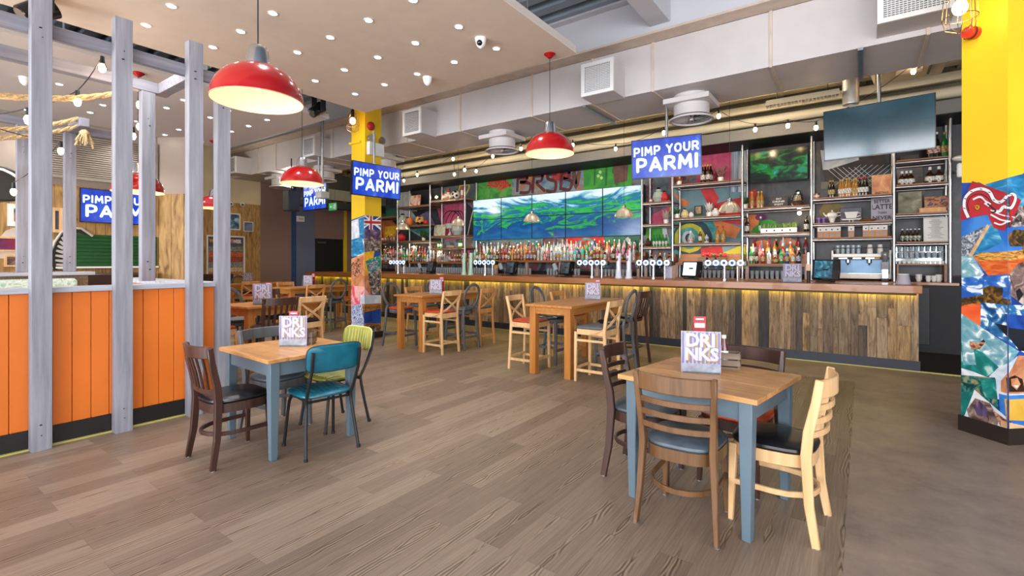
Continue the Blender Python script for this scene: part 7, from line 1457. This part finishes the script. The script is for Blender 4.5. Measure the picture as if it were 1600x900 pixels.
b.plate([wq(u, v, -10.0) for u, v in [(-10, 262), (5, 264), (18, 270), (28, 276), (28, 314), (15, 316), (-10, 316)]], (1, 0, 0), .25, M('hood_dark', '#2b2924', .5, 0, .2)); b.obj('hood', t, bevel=.02); b = MB(); b.tube([wq(u, v, -9.72) for u, v in [(-10, 262), (5, 265), (18, 271), (30, 279)]], .02, cer, 6); b.obj('pale_edge', t); b = MB(); b.bx(-.2, -.12, .2, .6, 2.6, 3.7, blackm) if False else b.cyl((-.1, .75, 2.9), (-.1, .75, 3.74), .02, blackm); b.obj('mount', t)
# wall grille
t = thing('wall_louvre', 'wide beige louvred air grille high on the left wall', 'air grille', (-10.65, 2.55, 2.86)); lv = M('louvre_beige', '#948878', .7); b = MB(); b.bx(0, .02, -.75, .9, 0, .72, M('louvre_back', '#6b6258', .8)); b.obj('backing', t); b = MB()
for i in range(20): b.bx(.01, .04, -.75, .9, .012+.036*i, .034+.036*i, lv)
b.obj('slats', t, smooth=False); b = MB(); b.bx(0, .05, -.79, -.75, -.03, .75, lv); b.bx(0, .05, .9, .94, -.03, .75, lv); b.bx(0, .05, -.79, .94, -.05, -.0, lv); b.obj('frame', t)
# ================================================================ LIGHT + CAMERA
w_ = bpy.data.worlds.new('World'); SC.world = w_; w_.use_nodes = True; bg = w_.node_tree.nodes['Background']; bg.inputs[0].default_value = (.93, .95, 1.0, 1); nt_ = w_.node_tree; tc_ = nt_.nodes.new('ShaderNodeTexCoord'); se_ = nt_.nodes.new('ShaderNodeSeparateXYZ'); mr_ = nt_.nodes.new('ShaderNodeMapRange'); nt_.links.new(tc_.outputs['Generated'], se_.inputs[0]); nt_.links.new(se_.outputs['Y'], mr_.inputs['Value']); mr_.inputs['From Min'].default_value = -.9; mr_.inputs['From Max'].default_value = .1; mr_.inputs['To Min'].default_value = 11.5; mr_.inputs['To Max'].default_value = 4.2; nt_.links.new(mr_.outputs[0], bg.inputs[1])
def window(loc, rot, sx, sy, e):
    l = bpy.data.lights.new('window_daylight', 'AREA'); l.shape = 'RECTANGLE'; l.size = sx; l.size_y = sy; l.energy = e; l.color = (.9, .95, 1.0); o = bpy.data.objects.new('window_daylight', l); COL.objects.link(o); o.location = loc; o.rotation_euler = rot; l.cycles.is_portal = True
for i in range(4): window((-8.85+4.2*i, -3.99, 2.02), (R(90), 0, 0), 3.9, 3.35, 100)
window((-12.9, -3.99, 2.02), (R(90), 0, 0), 3.6, 3.35, 100)
for y in (-2.3, .85): window((5.99, y, 2.02), (R(90), 0, R(90)), 2.85, 3.35, 100)
# downlight output for each raft (spots at some of the lamps)
for (x, y) in [(-5.65+1.222*i, 4.165-1.2*j) for i in range(3) for j in range(3)]+[(-10.3+1.222*i, 4.1-1.2*j) for i in range(3) for j in range(3)]:
    l = bpy.data.lights.new('downlight_beam', 'SPOT'); l.energy = 70; l.spot_size = R(110); l.spot_blend = .8; l.color = (.97, .98, 1); l.shadow_soft_size = .04; o = bpy.data.objects.new('downlight_beam', l); COL.objects.link(o); o.location = (x, y, 3.735)
# added far-left fill, then warm lights of the service zone over the bar
for x_, y_ in ((-12.6, 7.2), (-12.4, 5.2)): point((x_, y_, 3.6), 45, (1, .92, .82), .12, 'far_zone_fill')  # points without a fixture, added to brighten the far left area
for x in (-11, -7.5, -4.5, -1.5): point((x, 8.9, 4.45), 46, (1, .88, .68), .1, 'track_light')
cam = bpy.data.cameras.new('Camera'); co = bpy.data.objects.new('Camera', cam); COL.objects.link(co); co.location = (0, 0, H); co.rotation_euler = (R(90), 0, R(35.76))
cam.sensor_width = 36; cam.lens = 761/1600*36; cam.shift_y = -(450-408)/1600; cam.clip_start = .05; cam.clip_end = 100
SC.camera = co
SC.view_settings.view_transform = 'Standard'; SC.view_settings.look = 'None'; SC.view_settings.gamma = 1; SC.view_settings.exposure = 0; SC.view_settings.use_curve_mapping = False
try:
    SC.cycles.use_denoising = True; SC.cycles.max_bounces = 6; SC.cycles.diffuse_bounces = 4; SC.cycles.glossy_bounces = 3; SC.cycles.transmission_bounces = 4; SC.cycles.sample_clamp_indirect = 6; SC.cycles.caustics_reflective = False; SC.cycles.caustics_refractive = False
except Exception: pass
